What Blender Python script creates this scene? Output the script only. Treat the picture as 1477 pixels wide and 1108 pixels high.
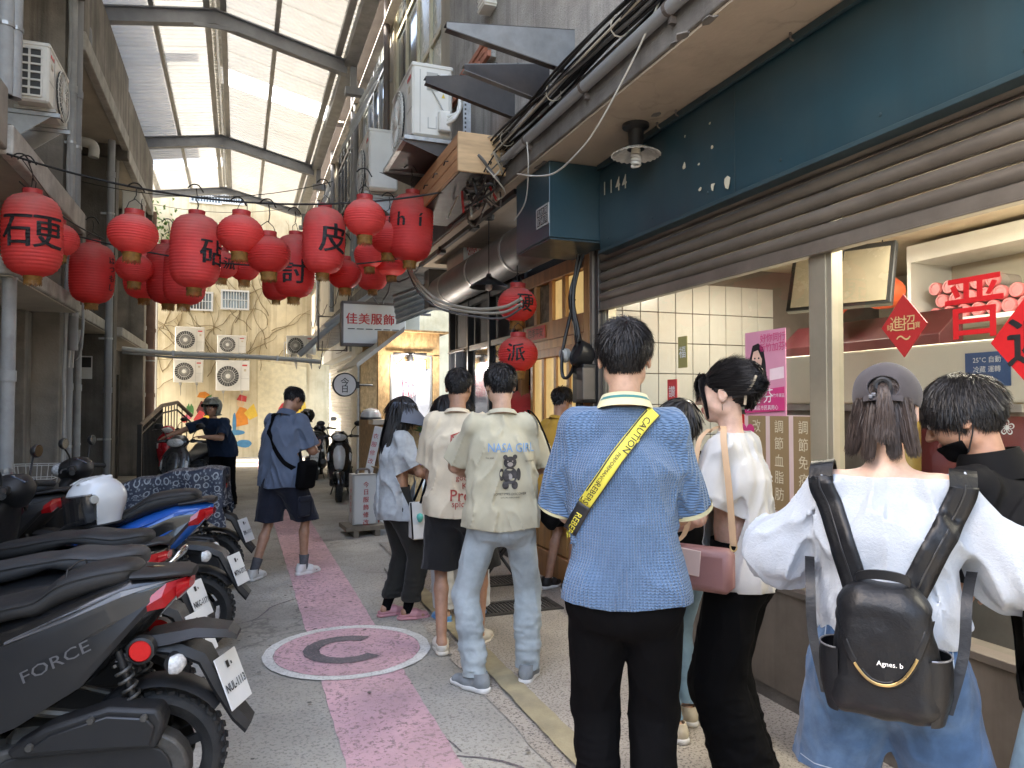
import bpy,bmesh,math,random
import numpy as np
from mathutils import Vector,Matrix
R=math.radians
PI=math.pi
scene=bpy.context.scene
for _o in list(bpy.data.objects):
 bpy.data.objects.remove(_o)
COL=scene.collection
CAM_H,YAW,PITCH,FPX=1.55,R(20.4),R(1.675),1060.0
cam_data=bpy.data.cameras.new('camera')
cam_data.lens=36*FPX/1477
cam_data.clip_start,cam_data.clip_end=0.05,600
cam=bpy.data.objects.new('camera',cam_data)
COL.objects.link(cam)
cam.location=(0,0,CAM_H)
cam.rotation_euler=(PI/2+PITCH,0,-YAW)
scene.camera=cam
SUN_EL,SUN_AZ=R(50),R(278)
world=bpy.data.worlds.new('World')
scene.world=world
world.use_nodes=True
wn=world.node_tree
wn.nodes.clear()
_sky=wn.nodes.new('ShaderNodeTexSky')
_sky.sky_type='NISHITA'
_sky.sun_disc=False
_sky.sun_elevation=SUN_EL
_sky.sun_rotation=SUN_AZ
_sky.air_density,_sky.dust_density,_sky.ozone_density=1.2,3.5,0.6
_bg=wn.nodes.new('ShaderNodeBackground')
_bg.inputs['Strength'].default_value=0.15
_wo=wn.nodes.new('ShaderNodeOutputWorld')
wn.links.new(_sky.outputs[0],_bg.inputs[0])
wn.links.new(_bg.outputs[0],_wo.inputs[0])
sun_d=bpy.data.lights.new('sun','SUN')
sun_d.energy,sun_d.angle,sun_d.color=2.0,R(0.6),(1.0,0.955,0.88)
sun=bpy.data.objects.new('sun',sun_d)
COL.objects.link(sun)
_sd=Vector((math.sin(SUN_AZ)*math.cos(SUN_EL),math.cos(SUN_AZ)*math.cos(SUN_EL),math.sin(SUN_EL)))
sun.rotation_euler=_sd.to_track_quat('Z','Y').to_euler()
sun.location=(-20,-15,30)
scene.view_settings.view_transform='Standard'
scene.view_settings.look='None'
scene.view_settings.gamma=1
scene.view_settings.exposure=3.1
scene.view_settings.use_curve_mapping=False
scene.view_settings.use_white_balance=True
scene.view_settings.white_balance_temperature=6750
scene.render.engine='CYCLES'
scene.cycles.use_denoising=True
scene.cycles.max_bounces=7
scene.cycles.diffuse_bounces=5
scene.cycles.transmission_bounces=6
scene.cycles.transparent_max_bounces=12
scene.cycles.caustics_reflective=False
scene.cycles.caustics_refractive=False
scene.cycles.sample_clamp_indirect=6
_cy,_sy,_cp,_sp=math.cos(YAW),math.sin(YAW),math.cos(PITCH),math.sin(PITCH)
def ray(px,py):
 a,b=(px-738.5)/FPX,(554-py)/FPX
 f,u=_cp-b*_sp,_sp+b*_cp
 return Vector((a*_cy+f*_sy,-a*_sy+f*_cy,u))
def atX(px,py,X):
 r=ray(px,py);t=X/r.x
 return Vector((X,r.y*t,CAM_H+r.z*t))
def atY(px,py,Y):
 r=ray(px,py);t=Y/r.y
 return Vector((r.x*t,Y,CAM_H+r.z*t))
def atZ(px,py,Z):
 r=ray(px,py);t=(Z-CAM_H)/r.z
 return Vector((r.x*t,r.y*t,Z))
def atD(px,py,d):
 r=ray(px,py)
 return Vector((r.x*d,r.y*d,CAM_H+r.z*d))
MATS={}
def mat(name,col,rough=0.6,metal=0.0,var=0.12,vs=4.0,bump=0.0,bs=60.0,dirt=0.0,dcol=(0.05,0.045,0.04),ds=1.5,streak=0.0,scol=(0.04,0.036,0.03),spec=0.5,coat=0.0,alpha=None,trans=0.0,transl=0.0,emit=0.0,speck=0.0,spk=(0.05,0.05,0.05),spscale=180.0,crack=0.0,stretch=None,sheen=0.0):
 if name in MATS:
  return MATS[name]
 m=bpy.data.materials.new(name)
 MATS[name]=m
 m.use_nodes=True
 nt=m.node_tree
 N,L=nt.nodes,nt.links
 N.clear()
 def nd(t,**k):
  n=N.new(t)
  for a,b in k.items():
   setattr(n,a,b)
  return n
 out=nd('ShaderNodeOutputMaterial')
 p=nd('ShaderNodeBsdfPrincipled')
 L.new(p.outputs[0],out.inputs[0])
 p.inputs['Roughness'].default_value=rough
 p.inputs['Metallic'].default_value=metal
 p.inputs['Specular IOR Level'].default_value=spec
 p.inputs['Coat Weight'].default_value=coat
 p.inputs['Transmission Weight'].default_value=trans
 if sheen:
  p.inputs['Sheen Weight'].default_value=sheen
 col4=(*col,1)
 tc=nd('ShaderNodeTexCoord')
 oi=nd('ShaderNodeObjectInfo')
 mul=nd('ShaderNodeVectorMath',operation='SCALE')
 cmb=nd('ShaderNodeCombineXYZ')
 for i in range(3):
  L.new(oi.outputs['Random'],cmb.inputs[i])
 L.new(cmb.outputs[0],mul.inputs[0]);mul.inputs['Scale'].default_value=13.7
 add=nd('ShaderNodeVectorMath',operation='ADD')
 L.new(tc.outputs['Object'],add.inputs[0]);L.new(mul.outputs[0],add.inputs[1])
 vec=add.outputs[0]
 if stretch:
  mp=nd('ShaderNodeMapping')
  mp.inputs['Scale'].default_value=stretch
  L.new(vec,mp.inputs[0]);svec=mp.outputs[0]
 else:
  svec=vec
 def noise(v,sc,det=5.0,ro=0.6):
  n=nd('ShaderNodeTexNoise')
  n.inputs['Scale'].default_value=sc
  n.inputs['Detail'].default_value=det
  n.inputs['Roughness'].default_value=ro
  L.new(v,n.inputs['Vector'])
  return n.outputs['Fac']
 def ramp(f,a,b):
  r=nd('ShaderNodeMapRange')
  r.inputs['From Min'].default_value=a
  r.inputs['From Max'].default_value=b
  L.new(f,r.inputs['Value'])
  return r.outputs[0]
 def mix(f,a,b,blend='MIX'):
  x=nd('ShaderNodeMix',data_type='RGBA',blend_type=blend)
  if isinstance(f,float):x.inputs[0].default_value=f
  else:L.new(f,x.inputs[0])
  for s,q in((6,a),(7,b)):
   if isinstance(q,tuple):x.inputs[s].default_value=q
   else:L.new(q,x.inputs[s])
  return x.outputs[2]
 def scale(f,k):
  x=nd('ShaderNodeMath',operation='MULTIPLY')
  L.new(f,x.inputs[0]);x.inputs[1].default_value=k
  return x.outputs[0]
 c=col4
 if var:
  lo=tuple(max(0,q*(1-var))for q in col)+(1,)
  hi=tuple(min(1,q*(1+var))for q in col)+(1,)
  c=mix(ramp(noise(svec,vs),0.3,0.7),lo,hi)
 if speck:
  c=mix(scale(ramp(noise(vec,spscale,3.0,0.7),0.52,0.62),speck),c,(*spk,1))
 if dirt:
  c=mix(scale(ramp(noise(vec,ds,8.0,0.65),0.46,0.72),dirt),c,(*dcol,1))
 if streak:
  mp2=nd('ShaderNodeMapping')
  mp2.inputs['Scale'].default_value=(5,5,0.25)
  L.new(vec,mp2.inputs[0])
  c=mix(scale(ramp(noise(mp2.outputs[0],1.2,6.0,0.6),0.5,0.75),streak),c,(*scol,1))
 hgt=None
 if crack:
  vo=nd('ShaderNodeTexVoronoi',feature='DISTANCE_TO_EDGE')
  vo.inputs['Scale'].default_value=crack
  wv=nd('ShaderNodeVectorMath',operation='ADD')
  nn=nd('ShaderNodeTexNoise');nn.inputs['Scale'].default_value=2.5;nn.inputs['Detail'].default_value=6
  L.new(vec,nn.inputs['Vector'])
  sc2=nd('ShaderNodeVectorMath',operation='SCALE');sc2.inputs['Scale'].default_value=0.9
  L.new(nn.outputs['Color'],sc2.inputs[0])
  L.new(vec,wv.inputs[0]);L.new(sc2.outputs[0],wv.inputs[1])
  L.new(wv.outputs[0],vo.inputs['Vector'])
  inv=ramp(vo.outputs['Distance'],0.012,0.0)
  msk=ramp(noise(vec,0.8,3.0),0.45,0.6)
  mm=nd('ShaderNodeMath',operation='MULTIPLY');L.new(inv,mm.inputs[0]);L.new(msk,mm.inputs[1])
  c=mix(scale(mm.outputs[0],0.7),c,tuple(q*0.3 for q in col)+(1,))
 if isinstance(c,tuple):p.inputs['Base Color'].default_value=c
 else:L.new(c,p.inputs['Base Color'])
 if rough>0.15 and var:
  rr=nd('ShaderNodeMapRange')
  rr.inputs['To Min'].default_value=max(0.05,rough-0.1);rr.inputs['To Max'].default_value=min(1,rough+0.12)
  L.new(noise(svec,vs*2.3),rr.inputs['Value'])
  L.new(rr.outputs[0],p.inputs['Roughness'])
 if bump:
  b=nd('ShaderNodeBump')
  b.inputs['Strength'].default_value=min(1,bump)
  b.inputs['Distance'].default_value=0.01
  L.new(noise(svec,bs,4.0,0.65),b.inputs['Height'])
  L.new(b.outputs[0],p.inputs['Normal'])
 if emit:
  p.inputs['Emission Strength'].default_value=emit
  p.inputs['Emission Color'].default_value=col4
 if transl:
  tr=nd('ShaderNodeBsdfTranslucent')
  if isinstance(c,tuple):tr.inputs[0].default_value=c
  else:L.new(c,tr.inputs[0])
  ms=nd('ShaderNodeMixShader');ms.inputs[0].default_value=transl
  L.new(p.outputs[0],ms.inputs[1]);L.new(tr.outputs[0],ms.inputs[2]);L.new(ms.outputs[0],out.inputs[0])
 if alpha is not None:
  tp=nd('ShaderNodeBsdfTransparent')
  ms=nd('ShaderNodeMixShader');ms.inputs[0].default_value=alpha
  L.new(tp.outputs[0],ms.inputs[1]);L.new(p.outputs[0],ms.inputs[2]);L.new(ms.outputs[0],out.inputs[0])
 return m
def ink(name,col,rough=0.55):
 return mat(name,col,rough,var=0.06,vs=20)
def glass_mat(name='window_glass',tint=(0.9,0.95,0.93),mirror=0.0,rough=0.02):
 """thin pane: clear, with a fresnel mirror on top"""
 if name in MATS:return MATS[name]
 m=bpy.data.materials.new(name);MATS[name]=m;m.use_nodes=True
 nt=m.node_tree;N,L=nt.nodes,nt.links;N.clear()
 out=N.new('ShaderNodeOutputMaterial');tp=N.new('ShaderNodeBsdfTransparent');gl=N.new('ShaderNodeBsdfGlossy')
 tp.inputs[0].default_value=(*tint,1);gl.inputs['Roughness'].default_value=rough
 ge=N.new('ShaderNodeNewGeometry');dt=N.new('ShaderNodeVectorMath');dt.operation='DOT_PRODUCT'
 L.new(ge.outputs['Incoming'],dt.inputs[0]);L.new(ge.outputs['Normal'],dt.inputs[1])
 ab=N.new('ShaderNodeMath');ab.operation='ABSOLUTE';L.new(dt.outputs['Value'],ab.inputs[0])
 om=N.new('ShaderNodeMath');om.operation='SUBTRACT';om.inputs[0].default_value=1;L.new(ab.outputs[0],om.inputs[1])
 pw=N.new('ShaderNodeMath');pw.operation='POWER';L.new(om.outputs[0],pw.inputs[0]);pw.inputs[1].default_value=5
 ad=N.new('ShaderNodeMath');ad.operation='MULTIPLY_ADD';L.new(pw.outputs[0],ad.inputs[0]);ad.inputs[1].default_value=.9;ad.inputs[2].default_value=.05+mirror
 ms=N.new('ShaderNodeMixShader')
 L.new(ad.outputs[0],ms.inputs[0]);L.new(tp.outputs[0],ms.inputs[1]);L.new(gl.outputs[0],ms.inputs[2]);L.new(ms.outputs[0],out.inputs[0])
 return m
class MB:
 def __init__(s):
  s.v,s.f,s.m=[],[],[]
 def add(s,vs,fs,mi=0):
  o=len(s.v)
  s.v+=[tuple(q)for q in vs]
  s.f+=[tuple(i+o for i in f)for f in fs]
  s.m+=[mi]*len(fs)
  return s
 def box(s,c,d,rot=None,mi=0,ch=0.0):
  x,y,z=d[0]/2,d[1]/2,d[2]/2
  if ch:
   ch=min(ch,x*.9,y*.9,z*.9)
   vs=[]
   for sx in(-1,1):
    for sy in(-1,1):
     for sz in(-1,1):
      vs+=[(sx*(x-ch),sy*(y-ch),sz*z),(sx*(x-ch),sy*y,sz*(z-ch)),(sx*x,sy*(y-ch),sz*(z-ch))]
   bm=bmesh.new()
   for q in vs:bm.verts.new(q)
   r=bmesh.ops.convex_hull(bm,input=bm.verts)
   bmesh.ops.dissolve_limit(bm,angle_limit=0.01,verts=bm.verts,edges=bm.edges)
   bm.verts.index_update()
   vs=[v.co.copy()for v in bm.verts]
   fs=[[v.index for v in f.verts]for f in bm.faces]
   bm.free()
  else:
   vs=[Vector((i*x,j*y,k*z))for i in(-1,1)for j in(-1,1)for k in(-1,1)]
   fs=[(0,1,3,2),(4,6,7,5),(0,4,5,1),(2,3,7,6),(0,2,6,4),(1,5,7,3)]
  if rot is not None:vs=[rot@q for q in vs]
  c=Vector(c)
  return s.add([q+c for q in vs],fs,mi)
 def bb(s,lo,hi,mi=0,ch=0.0):
  return s.box([(a+b)/2 for a,b in zip(lo,hi)],[abs(b-a)for a,b in zip(lo,hi)],None,mi,ch)
 def tube(s,pts,r,n=8,caps=True,mi=0,closed=False):
  pts=[Vector(p)for p in pts]
  k=len(pts)
  rs=r if isinstance(r,(list,tuple))else[r]*k
  rings,up=[],None
  for i,p in enumerate(pts):
   if closed:t=pts[(i+1)%k]-pts[i-1]
   else:t=pts[min(i+1,k-1)]-pts[max(i-1,0)]
   t.normalize()
   if up is None:
    up=Vector((0,0,1))if abs(t.z)<.9 else Vector((1,0,0))
   a=t.cross(up)
   if a.length<1e-5:a=t.orthogonal()
   a.normalize();b=a.cross(t);up=b
   rings.append([p+a*(math.cos(2*PI*j/n)*rs[i])+b*(math.sin(2*PI*j/n)*rs[i])for j in range(n)])
  vs=[q for g in rings for q in g]
  fs=[]
  for i in range(k if closed else k-1):
   i2=(i+1)%k
   for j in range(n):
    fs.append((i*n+j,i*n+(j+1)%n,i2*n+(j+1)%n,i2*n+j))
  if caps and not closed:
   fs.append(tuple(range(n))[::-1]);fs.append(tuple(range((k-1)*n,k*n)))
  return s.add(vs,fs,mi)
 def lathe(s,prof,n=24,c=(0,0,0),rot=None,mi=0,caps=True):
  vs,fs=[],[]
  for r,z in prof:
   for j in range(n):
    a=2*PI*j/n
    vs.append(Vector((r*math.cos(a),r*math.sin(a),z)))
  for i in range(len(prof)-1):
   for j in range(n):
    fs.append((i*n+j,i*n+(j+1)%n,(i+1)*n+(j+1)%n,(i+1)*n+j))
  if caps:
   if prof[0][0]>1e-6:fs.append(tuple(range(n))[::-1])
   if prof[-1][0]>1e-6:fs.append(tuple(range((len(prof)-1)*n,len(prof)*n)))
  if rot is not None:vs=[rot@q for q in vs]
  c=Vector(c)
  return s.add([q+c for q in vs],fs,mi)
 def prism(s,poly,fn,d0,d1,mi=0):
  """poly: 2-D outline; fn(a, b, d) -> 3-D point; extruded from d0 to d1"""
  k=len(poly)
  vs=[fn(a,b,d0)for a,b in poly]+[fn(a,b,d1)for a,b in poly]
  fs=[tuple(range(k))[::-1],tuple(range(k,2*k))]+[(i,(i+1)%k,k+(i+1)%k,k+i)for i in range(k)]
  return s.add(vs,fs,mi)
 def loft(s,rings,caps=True,mi=0,closed=False):
  n=len(rings[0]);k=len(rings)
  vs=[q for g in rings for q in g]
  fs=[]
  for i in range(k-1 if not closed else k):
   i2=(i+1)%k
   for j in range(n):
    fs.append((i*n+j,i*n+(j+1)%n,i2*n+(j+1)%n,i2*n+j))
  if caps and not closed:
   fs.append(tuple(range(n))[::-1]);fs.append(tuple(range((k-1)*n,k*n)))
  return s.add(vs,fs,mi)
 def grid(s,fn,nu,nv,mi=0):
  vs=[fn(i/nu,j/nv)for i in range(nu+1)for j in range(nv+1)]
  fs=[(i*(nv+1)+j,(i+1)*(nv+1)+j,(i+1)*(nv+1)+j+1,i*(nv+1)+j+1)for i in range(nu)for j in range(nv)]
  return s.add(vs,fs,mi)
 def mesh(s,name,mats,smooth=None):
  me=bpy.data.meshes.new(name)
  me.from_pydata([tuple(q)for q in s.v],[],s.f)
  for m in(mats if isinstance(mats,(list,tuple))else[mats]):me.materials.append(m)
  if any(s.m):me.polygons.foreach_set('material_index',s.m)
  bm=bmesh.new();bm.from_mesh(me)
  bmesh.ops.recalc_face_normals(bm,faces=bm.faces)
  bm.to_mesh(me);bm.free()
  if smooth is not None:
   me.polygons.foreach_set('use_smooth',[True]*len(me.polygons))
   if smooth<180:me.set_sharp_from_angle(angle=R(smooth))
  me.update()
  return me
 def build(s,name,mats,parent=None,smooth=None,bevel=0.0,loc=None,rot=None):
  return place(name,s.mesh(name,mats,smooth),parent,bevel,loc,rot)
def place(name,me,parent=None,bevel=0.0,loc=None,rot=None):
 o=bpy.data.objects.new(name,me)
 COL.objects.link(o)
 if parent is not None:o.parent=parent
 if loc is not None:o.location=loc
 if rot is not None:o.rotation_euler=rot
 if bevel:
  b=o.modifiers.new('bevel','BEVEL');b.width=bevel;b.segments=2;b.limit_method='ANGLE';b.angle_limit=R(40)
 return o
def tag(o,label=None,cat=None,group=None,kind=None):
 if label:o['label']=label
 if cat:o['category']=cat
 if group:o['group']=group
 if kind:o['kind']=kind
 return o
def thing(name,label,cat,loc=(0,0,0),rz=0.0,group=None):
 o=bpy.data.objects.new(name,None)
 o.empty_display_size=0.1
 COL.objects.link(o)
 o.location=loc;o.rotation_euler=(0,0,rz)
 return tag(o,label,cat,group)
def struct(name,mb,m,**k):
 return tag(mb.build(name,m,**k),kind='structure')
def copy_tree(o,parent=None):
 c=o.copy()
 COL.objects.link(c)
 if parent is not None:c.parent=parent
 for ch in list(o.children):copy_tree(ch,c)
 return c
def part(name,parent,m,fn,**k):
 b=MB();fn(b)
 return b.build(name,m,parent,**k)
def slab(lo,hi,name,m,parent=None,ch=0.0,bevel=0.0):
 return MB().bb(lo,hi,0,ch).build(name,m,parent,bevel=bevel)
_TXT={}
def text_geo(s,size=1.0,bold=0.0):
 """flat glyphs centred on the origin in the xy plane -> verts, faces"""
 key=(s,bold)
 if key not in _TXT:
  c=bpy.data.curves.new('lettering','FONT')
  c.body=s;c.align_x='CENTER';c.align_y='CENTER';c.resolution_u=2;c.offset=bold
  o=bpy.data.objects.new('lettering',c)
  COL.objects.link(o)
  me=o.to_mesh()
  vs=[v.co.copy()for v in me.vertices];fs=[tuple(p.vertices)for p in me.polygons]
  o.to_mesh_clear()
  bpy.data.objects.remove(o);bpy.data.curves.remove(c)
  if vs:
   cx=(min(v.x for v in vs)+max(v.x for v in vs))/2;cy=(min(v.y for v in vs)+max(v.y for v in vs))/2
   vs=[Vector((v.x-cx,v.y-cy,0))for v in vs]
  _TXT[key]=(vs,fs)
 vs,fs=_TXT[key]
 return[v*size for v in vs],fs
def letters(mb,s,o,ax,ay,size,mi=0,bold=0.0,sx=1.0):
 """text in the plane (ax, ay) through o"""
 o,ax,ay=Vector(o),Vector(ax),Vector(ay)
 if bold>.004 and any(ord(ch)>0x2e80 for ch in s):
  nz=ax.cross(ay).normalized()*.0007
  for k in(-1,0,1):letters(mb,s,o+ax*(k*bold*size*.8)+ay*(k*bold*size*.3)+nz*(k+1),ax,ay,size,mi,0.0,sx)
  return mb
 vs,fs=text_geo(s,size,bold)
 return mb.add([o+ax*(v.x*sx)+ay*v.y for v in vs],fs,mi)
def column(mb,s,o,ax,ay,size,pitch=1.12,mi=0,bold=0.0):
 o,ay=Vector(o),Vector(ay)
 for i,ch in enumerate(s):letters(mb,ch,o-ay*(i*pitch*size),ax,ay,size,mi,bold)
 return mb
def flatbuild(mb,name,m,parent):
 """flat print: no normal recalculation needed"""
 return mb.build(name,m,parent)
def catenary(a,b,sag,n=12):
 a,b=Vector(a),Vector(b)
 return[a.lerp(b,i/n)-Vector((0,0,sag*4*(i/n)*(1-i/n)))for i in range(n+1)]
def wiggle(pts,amp,rnd):
 return[Vector(p)+Vector((rnd.uniform(-amp,amp),rnd.uniform(-amp,amp),rnd.uniform(-amp,amp)))for p in pts]
def smooth_path(pts,n=5):
 pts=[Vector(p)for p in pts];out=[]
 for i in range(len(pts)-1):
  p0,p1,p2,p3=pts[max(i-1,0)],pts[i],pts[i+1],pts[min(i+2,len(pts)-1)]
  for k in range(n):
   t=k/n
   out.append(0.5*((2*p1)+(p2-p0)*t+(2*p0-5*p1+4*p2-p3)*t*t+(3*p1-p0-3*p2+p3)*t**3))
 out.append(pts[-1])
 return out
 # setting: ground and paint
rnd=random.Random(11)
M_conc=mat('alley_concrete',(0.40,0.375,0.325),0.85,var=0.22,vs=1.1,bump=0.5,bs=140,dirt=0.7,dcol=(0.15,0.137,0.118),ds=0.8,speck=0.6,spk=(0.13,0.12,0.11),spscale=55,crack=0.6)
M_aggr=mat('pebble_aggregate',(0.40,0.355,0.30),0.75,var=0.2,vs=1.5,bump=0.6,bs=190,dirt=0.35,dcol=(0.16,0.14,0.12),ds=1.3,speck=0.95,spk=(0.11,0.095,0.085),spscale=75)
M_kerb=mat('kerb_concrete',(0.38,0.325,0.20),0.85,var=0.2,vs=5,bump=0.5,bs=80,dirt=0.5,dcol=(0.17,0.15,0.12),ds=3)
M_pink=mat('pink_paint',(0.58,0.355,0.385),0.75,var=0.2,vs=2.0,bump=0.4,bs=140,dirt=0.75,dcol=(0.42,0.28,0.285),ds=2.2,speck=0.9,spk=(0.24,0.17,0.165),spscale=42)
M_wpaint=mat('white_road_paint',(0.66,0.65,0.61),0.75,var=0.1,vs=6,bump=0.3,bs=140,dirt=0.5,dcol=(0.36,0.34,0.31),ds=4,speck=0.6,spk=(0.33,0.31,0.28),spscale=60)
M_bpaint=mat('dark_road_paint',(0.10,0.09,0.095),0.75,var=0.2,vs=6,bump=0.3,bs=140,dirt=0.5,dcol=(0.25,0.2,0.2),ds=5,speck=0.5,spk=(0.3,0.22,0.22),spscale=60)
def sheet(name,x0,x1,y0,y1,z,m):
 return struct(name,MB().add([(x0,y0,z),(x1,y0,z),(x1,y1,z),(x0,y1,z)],[(0,1,2,3)]),m)
sheet('ground',-80,80,-80,140,0.0,M_conc)
def ragged(name,xa,xb,y0,y1,z,m,amp=0.004,step=0.07):
 b=MB();n=int((y1-y0)/step)
 vs=[]
 for i in range(n+1):
  y=y0+(y1-y0)*i/n
  vs+=[(xa+rnd.uniform(-amp,amp),y,z),(xb+rnd.uniform(-amp,amp),y,z)]
 b.add(vs,[(2*i,2*i+1,2*i+3,2*i+2)for i in range(n)])
 return struct(name,b,m)
ragged('painted_path',0.45,0.92,0.5,22.0,0.004,M_pink)
def disc(name,cx,cy,r0,r1,a0,a1,z,m,n=72):
 vs,fs=[],[]
 for i in range(n+1):
  a=a0+(a1-a0)*i/n
  k=rnd.uniform(-.004,.004)
  vs+=[(cx+math.cos(a)*(r0+(k if r0 else 0)),cy+math.sin(a)*(r0+(k if r0 else 0)),z),(cx+math.cos(a)*(r1+k),cy+math.sin(a)*(r1+k),z)]
 return struct(name,MB().add(vs,[(2*i,2*i+1,2*i+3,2*i+2)for i in range(n)]),m)
disc('painted_circle',0.665,4.76,0.0,0.45,0,2*PI,0.008,M_pink)
disc('painted_ring',0.665,4.76,0.452,0.515,0,2*PI,0.008,M_wpaint)
disc('painted_letter',0.655,4.77,0.165,0.265,R(48),R(312),0.012,M_bpaint)
ragged('parking_line',-0.27,-0.12,2.2,9.0,0.004,M_wpaint)
sheet('raised_floor',1.49,2.62,-3,8.3,0.014,M_aggr)
ragged('kerb_strip',1.36,1.49,-3,6.9,0.018,M_kerb)
ragged('pavement_patch',1.25,1.36,-3,6.2,0.005,M_aggr,amp=0.03,step=0.2)
rc=random.Random(5)
for(x,y,a,n_)in((-.0,5.6,.2,16),(.95,3.2,1.3,14),(1.1,6.0,.4,14),(-.5,9.2,1.5,20),(1.22,2.2,1.55,22),(.1,8.0,2.8,12)):
 vs=[]
 for i in range(n_):
  w_=.004+.006*rc.random()*(1-abs(2*i/n_-1));vs+=[(x-math.sin(a)*w_,y+math.cos(a)*w_,.0035),(x+math.sin(a)*w_,y-math.cos(a)*w_,.0035)]
  a+=rc.uniform(-.45,.45);x+=math.cos(a)*.09;y+=math.sin(a)*.09
 struct('ground_crack',MB().add(vs,[(2*i,2*i+1,2*i+3,2*i+2)for i in range(n_-1)]),M_bpaint)
b=MB()
for k in range(60):
 x,y,s_=rc.uniform(-.1,1.3),rc.uniform(2.3,9),rc.uniform(.006,.018)
 b.add([(x+math.cos(q)*s_*rc.uniform(.7,1),y+math.sin(q)*s_*rc.uniform(.7,1),.0135)for q in np.linspace(0,2*PI,10)[:-1]],[tuple(range(9))])
tag(b.build('gum_spots',mat('trodden_gum',(.12,.11,.10),.8,var=.3,vs=9)),'dark trodden gum spots scattered over the concrete','gum spots',kind='stuff')
g=MB()
for q in([(1.28,6.3),(1.5,6.25),(1.62,6.6),(1.5,7.05),(1.3,6.95)],[(1.55,6.95),(1.9,6.8),(2.05,7.3),(1.7,7.5)]):
 g.prism(q,lambda a,b,d:(a,b,d),0.0,0.03)
struct('broken_slab',g,M_conc,bevel=0.006)
M_grate=mat('grate_iron',(0.07,0.065,0.06),0.6,0.6,var=0.3,vs=9,bump=0.3,bs=90)
for(gx,gy,lab)in((1.98,5.28,'larger rusty iron drain grate sunk in the pebble floor, nearer one'),(2.2,6.1,'iron drain grate under the folding table by the wooden shopfront')):
 t=thing('drain_grate',lab,'drain grate',(gx,gy,0.014),0,'drain grates in the shop floor')
 part('frame',t,M_grate,lambda b:[b.bb((-.34,-.17,0),(.34,-.13,.012)),b.bb((-.34,.13,0),(.34,.17,.012)),b.bb((-.34,-.13,0),(-.3,.13,.012)),b.bb((.3,-.13,0),(.34,.13,.012))])
 o=part('bars',t,M_grate,lambda b:[b.bb((-.3+i*.03,-.13,0),(-.286+i*.03,.13,.009))for i in range(20)])
 o['kind']='stuff'
 # canopy roof over the lane
M_beam=mat('grey_steel_beam',(0.30,0.315,0.34),0.5,0.2,var=0.12,vs=5,bump=0.1,bs=60)
M_purl=mat('galvanised_purlin',(0.46,0.455,0.44),0.5,0.3,var=0.12,vs=4)
M_roof=mat('cream_roof_sheet',(0.68,0.665,0.61),0.5,0.0,var=0.08,vs=1.5,transl=0.16)
M_skyl=mat('translucent_sheet',(0.90,0.92,0.92),0.4,var=0.04,transl=0.85)
M_zinc=mat('zinc',(0.42,0.42,0.41),0.42,0.7,var=0.18,vs=5,dirt=0.3,dcol=(0.2,0.18,0.15),ds=4)
RX,LX,EX=-0.40,-2.15,1.55
def rz_(x):return 7.72-(0.27/1.75)*(RX-x)if x<RX else 7.72-(0.46/1.95)*(x-RX)
roof=thing('roof_canopy','cream corrugated metal gable canopy on grey steel frames over the lane','canopy roof',(0,0,0))
Y0,Y1=5.2,22.2
for Yb in(6.4,12.0,17.6,21.8):
 for xa,xb in((LX-.1,RX),(RX,EX+.05)):
  b=MB()
  h=0.24 if Yb<20 else 0.18
  pts=[(xa,rz_(xa)-.10-h),(xb,rz_(xb)-.10-h),(xb,rz_(xb)-.10),(xa,rz_(xa)-.10)]
  for t0,t1,w in((0,.02,.14),(h-.02,h,.14),(.02,h-.02,.02)):
   q=[(xa,rz_(xa)-.10-h+t0),(xb,rz_(xb)-.10-h+t0),(xb,rz_(xb)-.10-h+t1),(xa,rz_(xa)-.10-h+t1)]
   b.prism(q,lambda a,c,d:(a,d,c),Yb-w/2,Yb+w/2)
  b.build('rafter',M_beam,roof)
 part('ridge_plate',roof,M_beam,lambda b:b.bb((RX-.3,Yb-.012-.06,rz_(RX)-.42),(RX+.3,Yb+.012-.06,rz_(RX)-.36)))
for xp,w in((LX+.05,.1),(-1.28,.07),(RX-.12,.09),(RX+.12,.09),(.5,.07),(EX-.1,.1)):
 part('purlin',roof,M_purl,lambda b:b.bb((xp-w/2,Y0,rz_(xp)-.10),(xp+w/2,Y1,rz_(xp)-.012)))
SW=0.75
n_s=int((Y1-Y0)/SW)
_rib=[(0,0),(.02,.026),(.05,.026),(.07,0)]
def sheet_mesh(xa,xb):
 prof=[]
 for i in range(5):
  prof+=[(i*SW/5+a,c)for a,c in _rib]
 prof.append((SW+.015,0.0))
 vs=[]
 for(y,c)in prof:
  vs+=[(xa,y,rz_(xa)+c),(xb,y,rz_(xb)+c)]
 n=len(prof)
 return MB().add(vs,[(2*i,2*i+1,2*i+3,2*i+2)for i in range(n-1)])
meL,meR=sheet_mesh(LX-.15,RX-.02).mesh('roof_sheet',M_roof),sheet_mesh(RX+.02,EX).mesh('roof_sheet',M_roof)
meLs,meRs=sheet_mesh(LX-.15,RX-.02).mesh('skylight',M_skyl),sheet_mesh(RX+.02,EX).mesh('skylight',M_skyl)
for i in range(n_s+1):
 y=Y0+i*SW
 isl,isr=abs(y-19.35)<.38,abs(y-14.1)<.38
 place('skylight' if isl else 'roof_sheet',meLs if isl else meL,roof,loc=(0,y,.002*(i%2)))
 place('skylight' if isr else 'roof_sheet',meRs if isr else meR,roof,loc=(0,y,.002*(i%2)))
part('ridge_cap',roof,M_purl,lambda b:b.add([(RX-.1,Y0,7.76),(RX,Y0,7.79),(RX+.1,Y0,7.76),(RX-.1,Y1,7.76),(RX,Y1,7.79),(RX+.1,Y1,7.76)],[(0,1,4,3),(1,2,5,4)]))
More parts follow.
